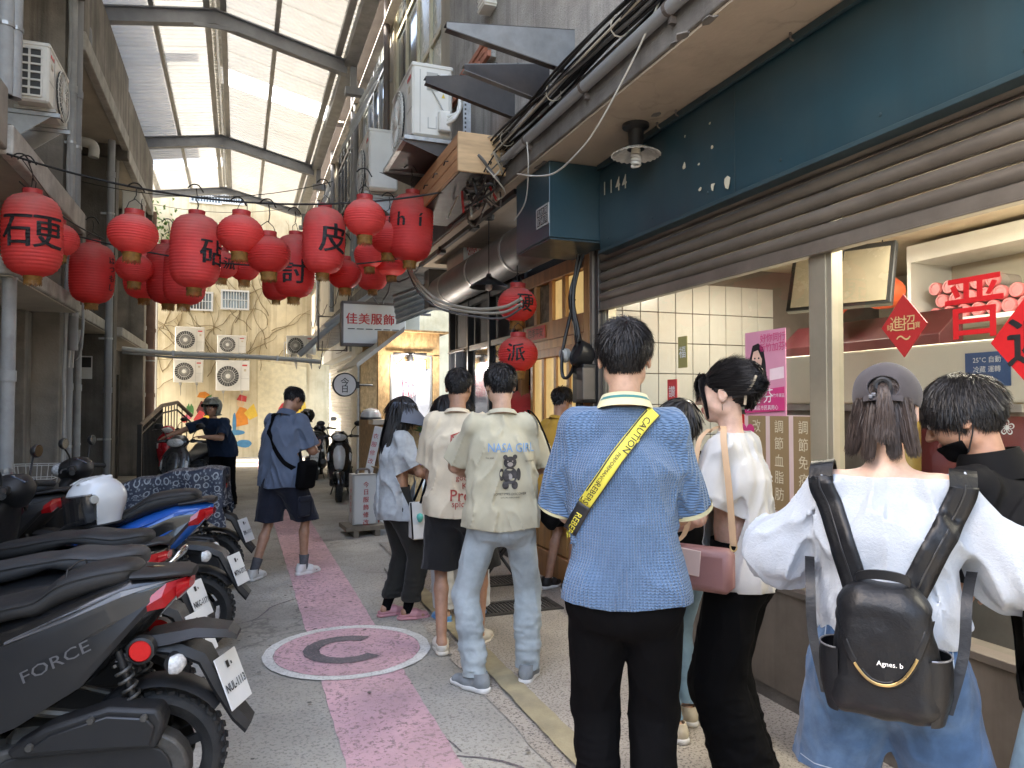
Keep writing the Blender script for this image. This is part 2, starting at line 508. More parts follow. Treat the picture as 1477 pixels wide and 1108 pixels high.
part('gutter',roof,M_zinc,lambda b:[b.bb((EX,Y0,7.06),(EX+.2,Y1,7.075)),b.bb((EX,Y0,7.075),(EX+.012,Y1,7.26)),b.bb((EX+.19,Y0,7.075),(EX+.2,Y1,7.2))])
part('gutter',roof,M_zinc,lambda b:[b.bb((LX-.3,Y0,7.3),(LX-.15,Y1,7.31)),b.bb((LX-.16,Y0,7.31),(LX-.15,Y1,7.42))])
for Yb in(12.0,17.6,21.8):
 part('post',roof,M_beam,lambda b:[b.bb((EX+.02,Yb-.06,6.6),(EX+.32,Yb+.06,6.72)),b.bb((EX+.1,Yb-.05,6.72),(EX+.2,Yb+.05,7.06))])
 # right-hand building
M_wallr=mat('grey_render',(0.40,0.38,0.345),0.85,var=0.25,vs=2,bump=0.8,bs=110,dirt=0.5,dcol=(0.12,0.11,0.10),ds=1.2,streak=0.6,speck=0.6,spk=(0.14,0.13,0.12),spscale=120)
M_beige=mat('beige_render',(0.43,0.385,0.30),0.8,var=0.12,vs=2,bump=0.3,bs=70,dirt=0.35,dcol=(0.24,0.2,0.15),ds=1.2,streak=0.5,scol=(0.16,0.13,0.1))
M_soff=mat('tan_plaster',(0.46,0.375,0.285),0.8,var=0.12,vs=1.2,bump=0.35,bs=14,dirt=0.5,dcol=(0.25,0.195,0.145),ds=2.2,crack=0.7)
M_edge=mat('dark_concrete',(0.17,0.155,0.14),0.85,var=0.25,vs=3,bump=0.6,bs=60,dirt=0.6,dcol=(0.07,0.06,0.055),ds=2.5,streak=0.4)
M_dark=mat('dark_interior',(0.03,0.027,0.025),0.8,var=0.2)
M_alu=mat('aluminium',(0.45,0.45,0.44),0.38,0.75,var=0.1,vs=6,bump=0.03)
M_alud=mat('bronze_aluminium',(0.10,0.09,0.085),0.4,0.6,var=0.15,vs=6)
M_ivory=mat('ivory_frame',(0.62,0.58,0.42),0.5,var=0.1,vs=4,dirt=0.3,dcol=(0.35,0.3,0.2),ds=6)
M_pane=mat('grey_pane',(0.10,0.115,0.12),0.08,var=0.2,vs=1.5,spec=0.9)
M_pane2=mat('frosted_pane',(0.50,0.54,0.50),0.25,var=0.08,vs=2)
M_pvc=mat('grey_pvc',(0.27,0.275,0.28),0.5,var=0.12,vs=4,dirt=0.3,ds=4)
M_brown=mat('brown_duct',(0.12,0.10,0.09),0.55,var=0.2,vs=4)
bld=thing('shop_building','weathered concrete building on the right with shops below and a window band above','building')
slab((2.35,-3,3.34),(2.7,24,9.6),'back_wall',M_wallr,bld)
slab((2.05,-3,3.62),(2.35,7.4,5.0),'wall',M_wallr,bld)
slab((2.05,7.4,3.62),(2.35,23.2,4.95),'wall',M_beige,bld)
slab((2.05,-3,5.0),(2.35,7.4,9.6),'wall',M_wallr,bld)
slab((2.05,7.4,7.62),(2.35,23.2,9.6),'wall',M_beige,bld)
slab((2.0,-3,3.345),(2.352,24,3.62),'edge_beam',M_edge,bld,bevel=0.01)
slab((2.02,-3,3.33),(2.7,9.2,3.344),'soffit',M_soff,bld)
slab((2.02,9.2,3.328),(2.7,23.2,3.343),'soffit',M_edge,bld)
slab((1.78,7.4,7.54),(2.05,15.6,7.62),'window_ledge',M_brown,bld)
slab((1.86,15.6,7.40),(2.05,23.2,7.5),'window_ledge',M_brown,bld)
slab((1.95,7.4,4.95),(2.35,23.2,5.02),'window_sill',M_wallr,bld)
for(ya,yb)in((7.4,7.75),(10.4,10.75),(13.4,14.3),(17.0,17.5),(20.2,20.7),(22.8,23.2)):
 slab((2.05,ya,5.02),(2.35,yb,7.62),'pier',M_beige,bld)
for gi,(ya,yb,np_,fm)in enumerate(((7.75,10.4,4,M_ivory),(10.75,13.4,5,M_alu),(14.3,17.0,5,M_alud),(17.5,20.2,5,M_alu),(20.7,22.8,4,M_alud))):
 w=MB()
 for z in(5.03,5.78,6.85,7.53):w.bb((2.09,ya,z),(2.15,yb,z+.06))
 win=w.build('window',fm,bld)
 for k in range(np_+1):
  y=ya+(yb-ya)*k/np_
  part('mullion',win,fm,lambda b:b.bb((2.085,max(ya,y-.03),5.03),(2.155,min(yb,y+.03),7.6)))
 for k in range(np_):
  y0_,y1_=ya+(yb-ya)*k/np_+.03,ya+(yb-ya)*(k+1)/np_-.03
  for z0,z1 in((5.09,5.78),(5.84,6.85),(6.91,7.53)):
   mm=M_pane2 if(gi==0 and k<2)or rnd.random()<.25 else M_pane
   part('pane',win,mm,lambda b:b.bb((2.115,y0_,z0),(2.125,y1_,z1)))
 for k in range(0,np_,2):
  y0_,y1_=ya+(yb-ya)*k/np_+.03,ya+(yb-ya)*(k+1)/np_-.03
  a=R(28)
  fn=lambda u,v,d:(2.08-math.sin(a)*v-d*math.cos(a),y0_+u,6.84-math.cos(a)*v+d*math.sin(a))
  W,H=y1_-y0_,.95
  def sash(b):
   for q in([(0,0),(W,0),(W,.05),(0,.05)],[(0,H-.05),(W,H-.05),(W,H),(0,H)],[(0,.05),(.05,.05),(.05,H-.05),(0,H-.05)],[(W-.05,.05),(W,.05),(W,H-.05),(W-.05,H-.05)]):
    b.prism(q,fn,0,.03)
  if gi in(1,3):part('open_sash',win,fm,sash)
for k in range(26):
 y=7.7+k*.6
 part('batten',bld,M_beige,lambda b:b.bb((2.03,y,7.7),(2.05,y+.04,9.6)))
for(y,x,r,m,wh)in((10.58,1.98,.045,M_brown,'brown drain pipe, nearest of those'),(13.6,1.98,.05,M_pvc,'thicker grey drain pipe of the close pair'),(13.95,1.97,.04,M_pvc,'thinner grey drain pipe of the close pair'),(17.2,1.98,.05,M_pvc,'single grey drain pipe beyond the close pair'),(20.4,1.98,.05,M_pvc,'farthest grey drain pipe')):
 t=thing('downpipe',wh+' on the right upper facade','pipe',(x,y,0),0,'downpipes on the right-hand facade')
 part('pipe',t,m,lambda b:b.tube([(0,0,3.7),(0,0,9.5)],r,10),smooth=40)
 for z in(4.4,6.3,8.2):part('bracket',t,M_zinc,lambda b:b.tube([(-r-.006,0,z),(.07,0,z)],r*.5,6))
part('flashing',bld,mat('white_flashing',(0.72,0.66,0.60),0.6,var=0.25,vs=5),lambda b:b.bb((1.92,7.4,7.12),(2.05,22.2,7.14)))
M_brick=mat('red_brick',(0.36,0.14,0.085),0.85,var=0.25,vs=9,bump=0.4,bs=60)
bw=thing('brick_sill','exposed red brick patch under the window beside the air conditioner','brick ledge',(2.05,5.9,4.55))
part('mortar_bed',bw,M_wallr,lambda b:b.bb((-.045,0,0),(0,1.42,.2)))
mb_=MB().box((0,0,0),(.05,.21,.055),None,0,.004).mesh('brick',M_brick)
for r_ in range(3):
 for k in range(6):
  place('brick',mb_,bw,loc=(-.055+rnd.uniform(-.008,.004),.12+k*.225+(r_%2)*.09,.035+r_*.065))
sb_=thing('light_blocking_building','plain building added unseen behind the camera to hold back front light','building',(0,-13,0))  # unseen block added to cut sky and bounce light from behind
part('wall',sb_,M_beige,lambda b:b.bb((-30,-6,0),(30,0,5)))
# near shop: fascia, shutter, glass front
M_teal=mat('teal_painted_metal',(0.019,0.050,0.066),0.33,0.0,var=0.22,vs=1.6,bump=0.12,bs=3.0,dirt=0.55,dcol=(0.045,0.07,0.078),ds=1.7,spec=0.6,stretch=(1,.35,1),streak=.35,scol=(.02,.03,.034))
M_teald=mat('teal_edge',(0.03,0.055,0.065),0.4,var=0.15)
M_cream=ink('cream_digits',(0.55,0.50,0.38))
fa=thing('shop_fascia','long dark teal painted metal fascia above the near shop, number 1144 on it','fascia',(0,0,0))
b=MB()
prof=[(2.56,2.69),(2.50,2.70),(2.493,2.80),(2.490,2.95),(2.492,3.1),(2.497,3.22),(2.50,3.325),(2.56,3.325)]
b.prism(prof,lambda a,c,d:(a,d,c),-2.5,4.84)
b.build('panel',M_teal,fa,smooth=30)
part('bottom_trim',fa,M_teald,lambda b:b.bb((2.478,-2.5,2.668),(2.56,4.84,2.692)),bevel=0.004)
part('top_trim',fa,M_teald,lambda b:b.bb((2.468,-2.5,3.285),(2.492,4.84,3.327)),bevel=0.004)
for y_ in(3.25,1.45,-.35):part('seam',fa,M_teald,lambda b:b.bb((2.4855,y_,2.70),(2.4885,y_+.006,3.28)))
for k in range(9):part('rivet',fa,M_teald,lambda b:b.lathe([(0,.004),(.007,.003),(.009,0)],8,(2.4885,4.7-k*.6,2.76),Matrix.Rotation(-PI/2,3,'Y')))
for i,ch in enumerate('1144'):
 p=atX(872+i*9.5,272-i*3.2,2.487)
 bb_=MB();letters(bb_,ch,p,(0,-1,0),(0,0,1),0.135,bold=0.012)
 bb_.build('digit',M_cream,fa)
for(px,py,s)in((987,240,.022),(1010,273,.02),(1028,268,.025),(1049,262,.035),(1008,237,.012),(1027,213,.012),(1024,178,.01),(988,197,.01)):
 p=atX(px,py,2.486)
 bb_=MB();pts=[(math.cos(a)*s*rnd.uniform(.4,1.1),math.sin(a)*s*rnd.uniform(.4,1.3))for a in[k*PI/3.5 for k in range(7)]]
 bb_.prism(pts,lambda a,c,d:(p.x+d,p.y+a,p.z+c),0,-.002)
 bb_.build('paint_chip',M_cream,fa)
for py_,px_ in((62,1140),(8,1231),(195,975),(165,948)):
 p=atX(px_,py_,2.45)
 part('hook',fa,M_brown,lambda b:b.tube([(p.x,p.y,3.33),(p.x,p.y,3.30),(p.x+.03,p.y,3.29)],.006,6))
bx=thing('sign_box','dark teal metal box projecting at the end of the fascia with a small printed plate','metal box',(0,0,0))
part('casing',bx,M_teal,lambda b:b.bb((2.09,4.85,2.77),(2.62,5.52,3.325)),bevel=0.006)
part('bottom_plate',bx,M_teald,lambda b:b.bb((2.1,4.86,2.755),(2.6,5.51,2.768)))
M_platew=ink('plate_grey',(0.42,0.42,0.40));M_black=ink('black_print',(0.012,0.012,0.013));M_white=ink('white_print',(0.75,0.75,0.73))
pc=atX(783,312,2.088)
pl=part('plate',bx,M_platew,lambda b:b.bb((2.083,pc.y-.115,pc.z-.075),(2.089,pc.y+.115,pc.z+.075)))
b=MB()
for r_ in range(2):
 for k in range(3):
  b.bb((2.0815,pc.y-.1+k*.068,pc.z-.064+r_*.066),(2.0828,pc.y-.04+k*.068,pc.z-.004+r_*.066))
pr=b.build('print',M_black,pl)
b=MB()
for r_,s_ in((0,'電信箱'),(1,'配線用')):
 for k,ch in enumerate(s_):letters(b,ch,(2.081,pc.y+.065-k*.068,pc.z-.034+(1-r_)*.066),(0,-1,0),(0,0,1),.055)
b.build('print',M_platew,pl)
M_slat=mat('shutter_steel',(0.235,0.20,0.165),0.38,0.45,var=0.2,vs=3,bump=0.12,bs=25,dirt=0.6,dcol=(0.10,0.08,0.065),ds=2.0,stretch=(1,.25,1))
sh=thing('roller_shutter','half lowered brown steel roller shutter above the near shop window','shutter',(0,0,0))
sp=[]
for k in range(9):
 a=k/8
 sp.append((2.614-.025*math.sin(PI*a)**.8,.006+a*.066))
sp=[(2.628,.0)]+[(2.606,0.002)]+sp+[(2.624,.076),(2.632,.076)]
sl=MB().prism(sp,lambda a,c,d:(a,d,c),-2.4,5.05).mesh('slat',M_slat,35)
for k in range(6):place('slat',sl,sh,loc=(0,0,2.345+k*.0785))
part('bottom_bar',sh,M_slat,lambda b:[b.bb((2.60,-2.4,2.285),(2.634,5.05,2.345)),b.bb((2.588,-2.4,2.276),(2.645,5.05,2.285))],bevel=0.004)
part('guide_rail',sh,M_alud,lambda b:[b.bb((2.585,5.05,0.0),(2.655,5.11,2.76))],bevel=0.004)
part('guide_rail',sh,mat('bronze_light',(0.23,0.2,0.17),0.4,0.5),lambda b:[b.bb((2.57,5.115,0.0),(2.66,5.17,2.755))],bevel=0.004)
# left-hand row of concrete houses
M_wall=mat('bare_concrete',(0.27,0.245,0.21),0.88,var=0.3,vs=1.6,bump=0.7,bs=45,dirt=0.65,dcol=(0.075,0.065,0.055),ds=1.1,streak=0.75,scol=(0.05,0.044,0.038))
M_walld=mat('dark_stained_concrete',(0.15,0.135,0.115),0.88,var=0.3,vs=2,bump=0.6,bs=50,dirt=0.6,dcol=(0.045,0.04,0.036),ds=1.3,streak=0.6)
M_light=mat('lime_washed_edge',(0.42,0.40,0.36),0.85,var=0.2,vs=5,bump=0.5,bs=60,dirt=0.6,dcol=(0.16,0.145,0.12),ds=3)
M_soffl=mat('cream_soffit',(0.50,0.455,0.37),0.8,var=0.12,vs=2,bump=0.2,bs=30,dirt=0.4,dcol=(0.27,0.23,0.18),ds=1.5)
M_pipe=mat('weathered_pipe',(0.34,0.345,0.34),0.55,var=0.15,vs=5,bump=0.2,bs=60,dirt=0.4,dcol=(0.17,0.16,0.15),ds=4)
lb=thing('concrete_house','row of bare stained concrete houses with jutting balconies along the left of the lane','building')
slab((-3.2,1.3,0),(-2.7,9.6,13.5),'wall',M_wall,lb)  # raised out of view to keep direct sun off the near lane
slab((-3.2,-8.5,0),(-2.7,1.299,3.0),'wall',M_wall,lb)  # unseen stretch kept low to let sky light in from behind
slab((-3.2,9.601,0),(-2.7,20.2,9.2),'wall',M_wall,lb)
FINS=[]
def fin(y,x1,z0,z1,m=M_wall):
 slab((-2.7,y,z0),(x1,y+.32,z1),'fin_wall',m,lb,bevel=0.012)
fin(9.7,-1.93,0,9.2)
fin(13.9,-1.98,0,9.2,M_walld)
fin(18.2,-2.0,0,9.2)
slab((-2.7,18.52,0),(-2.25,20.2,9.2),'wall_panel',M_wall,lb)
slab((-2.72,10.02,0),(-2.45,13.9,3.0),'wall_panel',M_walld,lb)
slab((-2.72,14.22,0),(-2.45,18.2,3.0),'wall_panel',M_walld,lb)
for(ya,yb)in((10.5,11.6),(12.3,13.5),(14.8,15.9),(16.5,17.6),(6.4,7.6),(8.2,9.3)):
 xw=-2.45 if ya>10 else-2.7
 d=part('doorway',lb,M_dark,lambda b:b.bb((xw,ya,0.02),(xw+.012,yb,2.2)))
 part('door_frame',d,M_walld,lambda b:[b.bb((xw,ya-.08,0),(xw+.05,ya,2.28)),b.bb((xw,yb,0),(xw+.05,yb+.08,2.28)),b.bb((xw,ya,2.2),(xw+.05,yb,2.28))])
def balcony(ya,yb,xo,z,up=.5,name='balcony'):
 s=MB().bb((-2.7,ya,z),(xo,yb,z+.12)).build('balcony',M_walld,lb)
 part('soffit',s,M_soffl,lambda b:b.bb((-2.69,ya+.12,z-.012),(xo-.10,yb-.02,z-.001)))
 part('edge',s,M_light,lambda b:b.bb((xo-.09,ya-.02,z-.1),(xo+.02,yb,z+.14)),bevel=0.015)
 part('parapet',s,M_wall,lambda b:b.bb((xo-.10,ya-.02,z+.141),(xo,yb,z+.14+up)),bevel=0.012)
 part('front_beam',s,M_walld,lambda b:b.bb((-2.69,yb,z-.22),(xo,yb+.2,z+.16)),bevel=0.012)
balcony(6.75,9.6,-1.70,3.62,.0)
part('parapet_end',lb,M_wall,lambda b:b.bb((-2.7,6.45,3.55),(-1.72,6.74,4.05)),bevel=0.02)
balcony(6.0,9.6,-1.75,6.55,1.1)
balcony(10.05,13.8,-1.80,5.95,1.0)
balcony(14.25,18.1,-1.85,5.90,1.0)
balcony(1.4,5.6,-1.75,3.62,1.0)
balcony(1.4,5.6,-1.75,6.55,1.1)
def low_canopy(ya,yb,xo,z):
 s=MB().bb((-2.7,ya,z),(xo,yb,z+.16)).build('canopy_slab',M_light,lb,bevel=0.015)
 part('soffit',s,M_soffl,lambda b:b.bb((-2.69,ya+.05,z-.012),(xo-.04,yb-.05,z-.001)))
low_canopy(7.0,9.65,-1.72,2.62)
low_canopy(14.3,18.1,-1.9,2.75)
low_canopy(10.1,13.85,-2.0,2.75)
slab((-2.69,9.4,0),(-2.2,9.69,2.6),'fin_wall',M_wall,lb,bevel=0.01)
M_white_pvc=mat('old_white_pvc',(0.52,0.51,0.47),0.5,var=0.1,vs=5,dirt=0.3,dcol=(0.28,0.25,0.2),ds=5)
def vpipe(px,py,X,z0,z1,r,m,lab,clips=(1.0,2.6,4.6,6.4),grp=None,elbow=None):
 p=atX(px,py,X)
 t=thing('drain_pipe',lab,'pipe',(p.x,p.y,0),0,grp)
 part('pipe',t,m,lambda b:b.tube([(0,0,z0),(0,0,z1)],r,12),smooth=40)
 for z in clips:
  if z0<z<z1:part('clip',t,M_zinc,lambda b:[b.tube([(0,0,z),(0,0,z+.03)],r*1.14,12),b.bb((-.14,-.012,z),(0,.012,z+.03))])
 for z in(1.75,3.3,5.2):
  if z0<z<z1:part('coupling',t,m,lambda b:b.tube([(0,0,z),(0,0,z+.09)],r*1.18,12),smooth=40)
 return t
vpipe(10,600,-1.80,0,2.9,.055,M_pipe,'thick grey drain pipe at the far left edge, low down behind the scooters',grp=None)
vpipe(21,90,-1.74,4.05,9,.055,M_pipe,'thick grey pipe at the top left edge beside the air conditioner',)
vpipe(6,90,-1.80,4.05,9,.07,M_pipe,'wide pale grey pipe cut by the top left corner of the photo')
vpipe(104,150,-1.86,2.7,6.5,.045,M_pipe,'grey pipe on the end of the first cross wall, behind the air conditioner')
vpipe(112,100,-1.84,2.2,6.6,.055,M_pvc,'darker grey pipe with an elbow on top beside the first cross wall')
vpipe(158,400,-1.95,0,5.8,.055,M_pvc,'dark grey pipe running the full height in front of the second cross wall')
vpipe(96,640,-2.1,0,2.6,.06,M_pvc,'grey drain pipe under the left canopy, nearer one of a pair')
vpipe(110,640,-2.1,0,2.6,.05,M_pipe,'pale grey drain pipe under the left canopy, farther one of a pair')
vpipe(86,640,-2.12,0,2.6,.02,M_white_pvc,'thin ivory conduit under the left canopy beside the drain pipes')
vpipe(203,560,-2.12,0,4.6,.09,M_pipe,'light grey pipe in front of the white door at the end of the lane')
t=thing('pipe_elbow','white pipe elbow coming out of the wall above the left lanterns','pipe',(0,0,0))
p=atX(135,212,-2.1)
part('pipe',t,M_white_pvc,lambda b:b.tube(smooth_path([(-2.7,p.y,p.z+.06),(p.x-.12,p.y,p.z+.06),(p.x,p.y,p.z),(p.x,p.y,p.z-.16)],4),.075,12),smooth=50)
t=thing('pipe_elbow','grey pipe elbow under the upper balcony at the top of the dark grey pipe','pipe',(0,0,0))
p=atX(125,40,-1.84)
part('pipe',t,M_pvc,lambda b:b.tube(smooth_path([(-2.6,p.y,p.z),(p.x-.1,p.y,p.z),(p.x,p.y,p.z-.05),(p.x,p.y,p.z-.3)],4),.06,12),smooth=50)
for k,(px,lab)in enumerate(((99,'thin grey conduit'),(101,'thin pale conduit'),(107,'thin slack cable'),(109,'thin white cable'))):
 p=atX(px,160,-1.88)
 t=thing('conduit',lab+' running down the end of the first cross wall','conduit',(0,0,0))
 pts=[(p.x+rnd.uniform(-.01,.01)+(.02*math.sin(z*2+k)if k>1 else 0),p.y+(.03*math.sin(z*1.7+k)if k>1 else 0),z)for z in np.linspace(2.0 if k>1 else.3,6.3,16)]
 part('tube',t,M_pipe if k<2 else M_white_pvc,lambda b:b.tube(pts,.016 if k<2 else.012,6),smooth=50)
for(lab,a)in(('upper pale conduit bending along the left wall under the canopy',0),('lower pale conduit bending along the left wall under the canopy',14)):
 q=[atX(48,542+a,-2.45),atX(90,512+a,-2.2),atX(113,500+a,-1.98),atX(119,480,-1.93),atX(120,440,-1.93),atX(121,380,-1.93)]
 t=thing('conduit',lab,'conduit')
 part('tube',t,M_pipe,lambda b:b.tube(smooth_path(q,5),.018,8),smooth=50)
M_paper=mat('white_paper',(0.70,0.69,0.66),0.7,var=0.05)
M_red=ink('red_print',(0.50,0.035,0.035))
t=thing('notice','small notice with a dark photograph pasted on the left concrete wall','notice')
p=atY(123,530,13.88)
part('sheet',t,M_paper,lambda b:b.bb((p.x-.1,13.886,p.z-.19),(p.x+.1,13.895,p.z+.19)))
part('photograph',t,M_black,lambda b:b.bb((p.x-.085,13.882,p.z),(p.x+.085,13.886,p.z+.17)))
M_acw=mat('air_conditioner_white',(0.66,0.64,0.575),0.45,var=0.07,vs=3,dirt=0.3,dcol=(0.45,0.41,0.34),ds=2)
M_acg=mat('grille_grey',(0.40,0.39,0.355),0.5,var=0.1)
M_acd=mat('coil_dark',(0.045,0.045,0.042),0.6)
def air_conditioner(lab,loc,rz,W=.82,H=.6,D=.3,detail=True,side_grid=False,bracket=True,group='outdoor air conditioner units'):
 """fan face towards local -y, service side at +x"""
 t=thing('air_conditioner',lab,'air conditioner',loc,rz,group)
 part('casing',t,M_acw,lambda b:b.bb((-W/2,-D/2,.03),(W/2,D/2,H),0,.018))
 part('lid',t,M_acw,lambda b:b.bb((-W/2-.006,-D/2-.006,H-.03),(W/2+.006,D/2+.006,H+.012),0,.01))
 cx,cz,r=-W*.14,H*.5,min(H*.42,W*.33)
 rotf=Matrix.Rotation(PI/2,3,'X')
 part('fan_well',t,M_acd,lambda b:b.lathe([(0,0),(r*.98,0),(r,.006),(r,0.012)],32,(cx,-D/2-.001,cz),rotf),smooth=30)
 fg=MB()
 for k in range(36 if detail else 24):
  a=2*PI*k/(36 if detail else 24)
  fg.tube([(cx+math.cos(a)*r*.2,-D/2-.02,cz+math.sin(a)*r*.2),(cx+math.cos(a+.12)*r*.6,-D/2-.026,cz+math.sin(a+.12)*r*.6),(cx+math.cos(a+.2)*r,-D/2-.012,cz+math.sin(a+.2)*r)],.0035,4,False)
 for rr in((.2,.45,.62,.78,.9,1.0)if detail else(.2,.6,1.0)):
  fg.tube([(cx+math.cos(a)*r*rr,-D/2-.022,cz+math.sin(a)*r*rr)for a in np.linspace(0,2*PI,33)[:-1]],.0045,4,False,closed=True)
 fg.build('fan_grille',M_acw,t)
 part('fan_hub',t,M_acw,lambda b:b.lathe([(0,.035),(r*.17,.032),(r*.2,.02),(r*.2,0)],20,(cx,-D/2,cz),rotf),smooth=40)
 part('panel_seam',t,M_acg,lambda b:[b.bb((W*.24,-D/2-.003,.05),(W*.25,-D/2+.001,H-.04)),b.bb((W*.25,-D/2-.003,H*.42),(W/2-.02,-D/2+.001,H*.43))])
 part('badge',t,M_red,lambda b:b.bb((W*.28,-D/2-.004,H*.83),(W*.43,-D/2-.001,H*.88)))
 part('sticker',t,mat('sticker_tan',(.5,.42,.3),.6),lambda b:b.bb((W*.33,-D/2-.004,H*.66),(W*.40,-D/2-.001,H*.74)))
 part('foot',t,M_acg,lambda b:[b.bb((-W*.32,-D/2-.03,0),(-W*.24,D/2+.03,.03)),b.bb((W*.24,-D/2-.03,0),(W*.32,D/2+.03,.03))])
 if detail:
  x=W/2
  part('side_seam',t,M_acg,lambda b:[b.bb((x-.001,-D*.32,.06),(x+.003,-D*.30,H-.05)),b.bb((x-.001,D*.40,.06),(x+.003,D*.42,H-.05)),b.bb((x-.001,-D*.12,.1),(x+.003,-D*.1,H*.3)),b.bb((x-.001,D*.08,.1),(x+.003,D*.1,H*.32)),b.bb((x-.001,-D*.1,.1),(x+.003,D*.08,.108))])
  part('handle_recess',t,M_acg,lambda b:[b.bb((x-.001,-D*.15,H*.66),(x+.004,D*.13,H*.9))])
  part('handle_lip',t,M_acw,lambda b:[b.bb((x,-D*.13,H*.68),(x+.012,D*.11,H*.79),0,.004)])
  part('label',t,M_paper,lambda b:b.bb((x,D*.2,H*.70),(x+.003,D*.36,H*.91)))
  part('warning_label',t,mat('label_yellow',(.6,.45,.06),.6),lambda b:b.prism([(D*.22,H*.58),(D*.31,H*.58),(D*.265,H*.64)],lambda a,c,d:(x+d,a,c),.001,.004))
  part('valve_cover',t,M_acw,lambda b:b.bb((x,D*.12,H*.1),(x+.07,D*.42,H*.38),0,.012))
  for k in range(3):
   part('refrigerant_pipe',t,M_acw,lambda b:b.tube(smooth_path([(x+.05,D*.3,H*(.2+.05*k)),(x+.12,D*.45+.02*k,H*(.25+.05*k)),(x+.08,D*.62,H*(.42+.06*k)),(x+.03,D*.75,H*.55),(x,D*1.0,H*.6)],4),.017,8),smooth=60)
  part('power_lead',t,M_acg,lambda b:b.tube(smooth_path([(x+.012,-D*.02,H*.66),(x+.02,D*.1,H*.55),(x+.04,D*.25,H*.38)],5),.006,6),smooth=60)
 if side_grid:
  x=W/2
  part('coil',t,M_acd,lambda b:b.bb((x,-D*.3,H*.14),(x+.004,D*.42,H*.9)))
  part('end_grille',t,M_acw,lambda b:[b.bb((x+.004,-D*.3,H*(.14+.127*k)-.008),(x+.016,D*.42,H*(.14+.127*k)+.008))for k in range(7)]+[b.bb((x+.0035,D*(-.3+.36*k)-.008,H*.14),(x+.018,D*(-.3+.36*k)+.008,H*.9))for k in range(3)])
 if bracket:
  for sx in(-.28,.28):
   part('bracket',t,M_zinc,lambda b:[b.bb((sx*W-.02,-D/2-.06,-.04),(sx*W+.02,D/2+.16,-.004)),b.prism([(D/2+.16,-.04),(D/2+.16,-.34),(D/2+.12,-.34),(-D/2+.02,-.04)],lambda a,c,d:(d,a,c),sx*W-.004,sx*W+.004)])
 return t
p=atY(48,150,7.55)
tL=air_conditioner('dirty white air conditioner on brackets at the top left, louvred end towards us',(p.x-.02,7.95,p.z),R(90),W=.78,H=.56,D=.27,detail=False,side_grid=True)
tL.rotation_euler=(0,0,R(90));tL.scale=(-1,1,1)
p=atY(589,196,6.15)
tH=air_conditioner('large white air conditioner on a steel tray, service side and pipes towards us',(1.56,6.62,p.z),R(-90),W=.88,H=.66,D=.36,bracket=False)
M_perf=mat('perforated_zinc',(0.45,0.46,0.46),0.4,0.6,var=0.2,vs=20)
part('tray',tH,M_perf,lambda b:[b.bb((-.5,-.26,-.035),(-.44,.5,-.002)),b.bb((.44,-.26,-.035),(.50,.5,-.002)),b.bb((-.44,-.26,-.03),(.44,-.22,-.004))])
part('tray_plate',tH,M_brown,lambda b:b.bb((-.44,-.22,-.02),(.44,.48,-.006)))
for x in(-.49,.47):part('tray_arm',tH,M_alud,lambda b:b.prism([(-.3,-.036),(.5,-.036),(.5,-.30)],lambda a,c,d:(d,a,c),x,x+.006))
part('slotted_angle',tH,M_perf,lambda b:[b.bb((.46,.26,-.03),(.50,.3,.42)),b.bb((.46,.30,-.03),(.465,.34,.42))])
part('slot',tH,M_acd,lambda b:[b.bb((.4995,.272,.0+.04*k),(.5015,.288,.02+.04*k))for k in range(10)])
p2=atX(525,262,1.5)
air_conditioner('older white air conditioner hung lower and behind the large one',(1.56,8.9,4.05),R(-90),W=.8,H=.72,D=.34,detail=False)
for(x0,y0,x1,y1,lab)in((252,473,295,508,'upper left air conditioner of the four on the yellow end wall'),(313,485,355,510,'upper right, smallest air conditioner of the four on the yellow end wall'),(250,519,293,553,'lower left air conditioner of the four on the yellow end wall'),(311,521,360,565,'lower right, largest air conditioner of the four on the yellow end wall')):
 a,c=atY(x0,y1,23.0),atY(x1,y0,23.0)
 air_conditioner(lab,((a.x+c.x)/2,23.12,a.z),0,W=c.x-a.x,H=c.z-a.z,D=.28,detail=False,group='air conditioners on the end wall')
p=atY(163,290,13.6)
air_conditioner('air conditioner half hidden behind the pipes on the left wall above the lanterns',(p.x+.12,15.2,p.z-.1),R(90),detail=False)
p=atY(430,512,19.5)
air_conditioner('pale air conditioner high in the corner right of the mural',(p.x+.1,19.8,p.z),R(-20),W=.7,H=.5,detail=False)
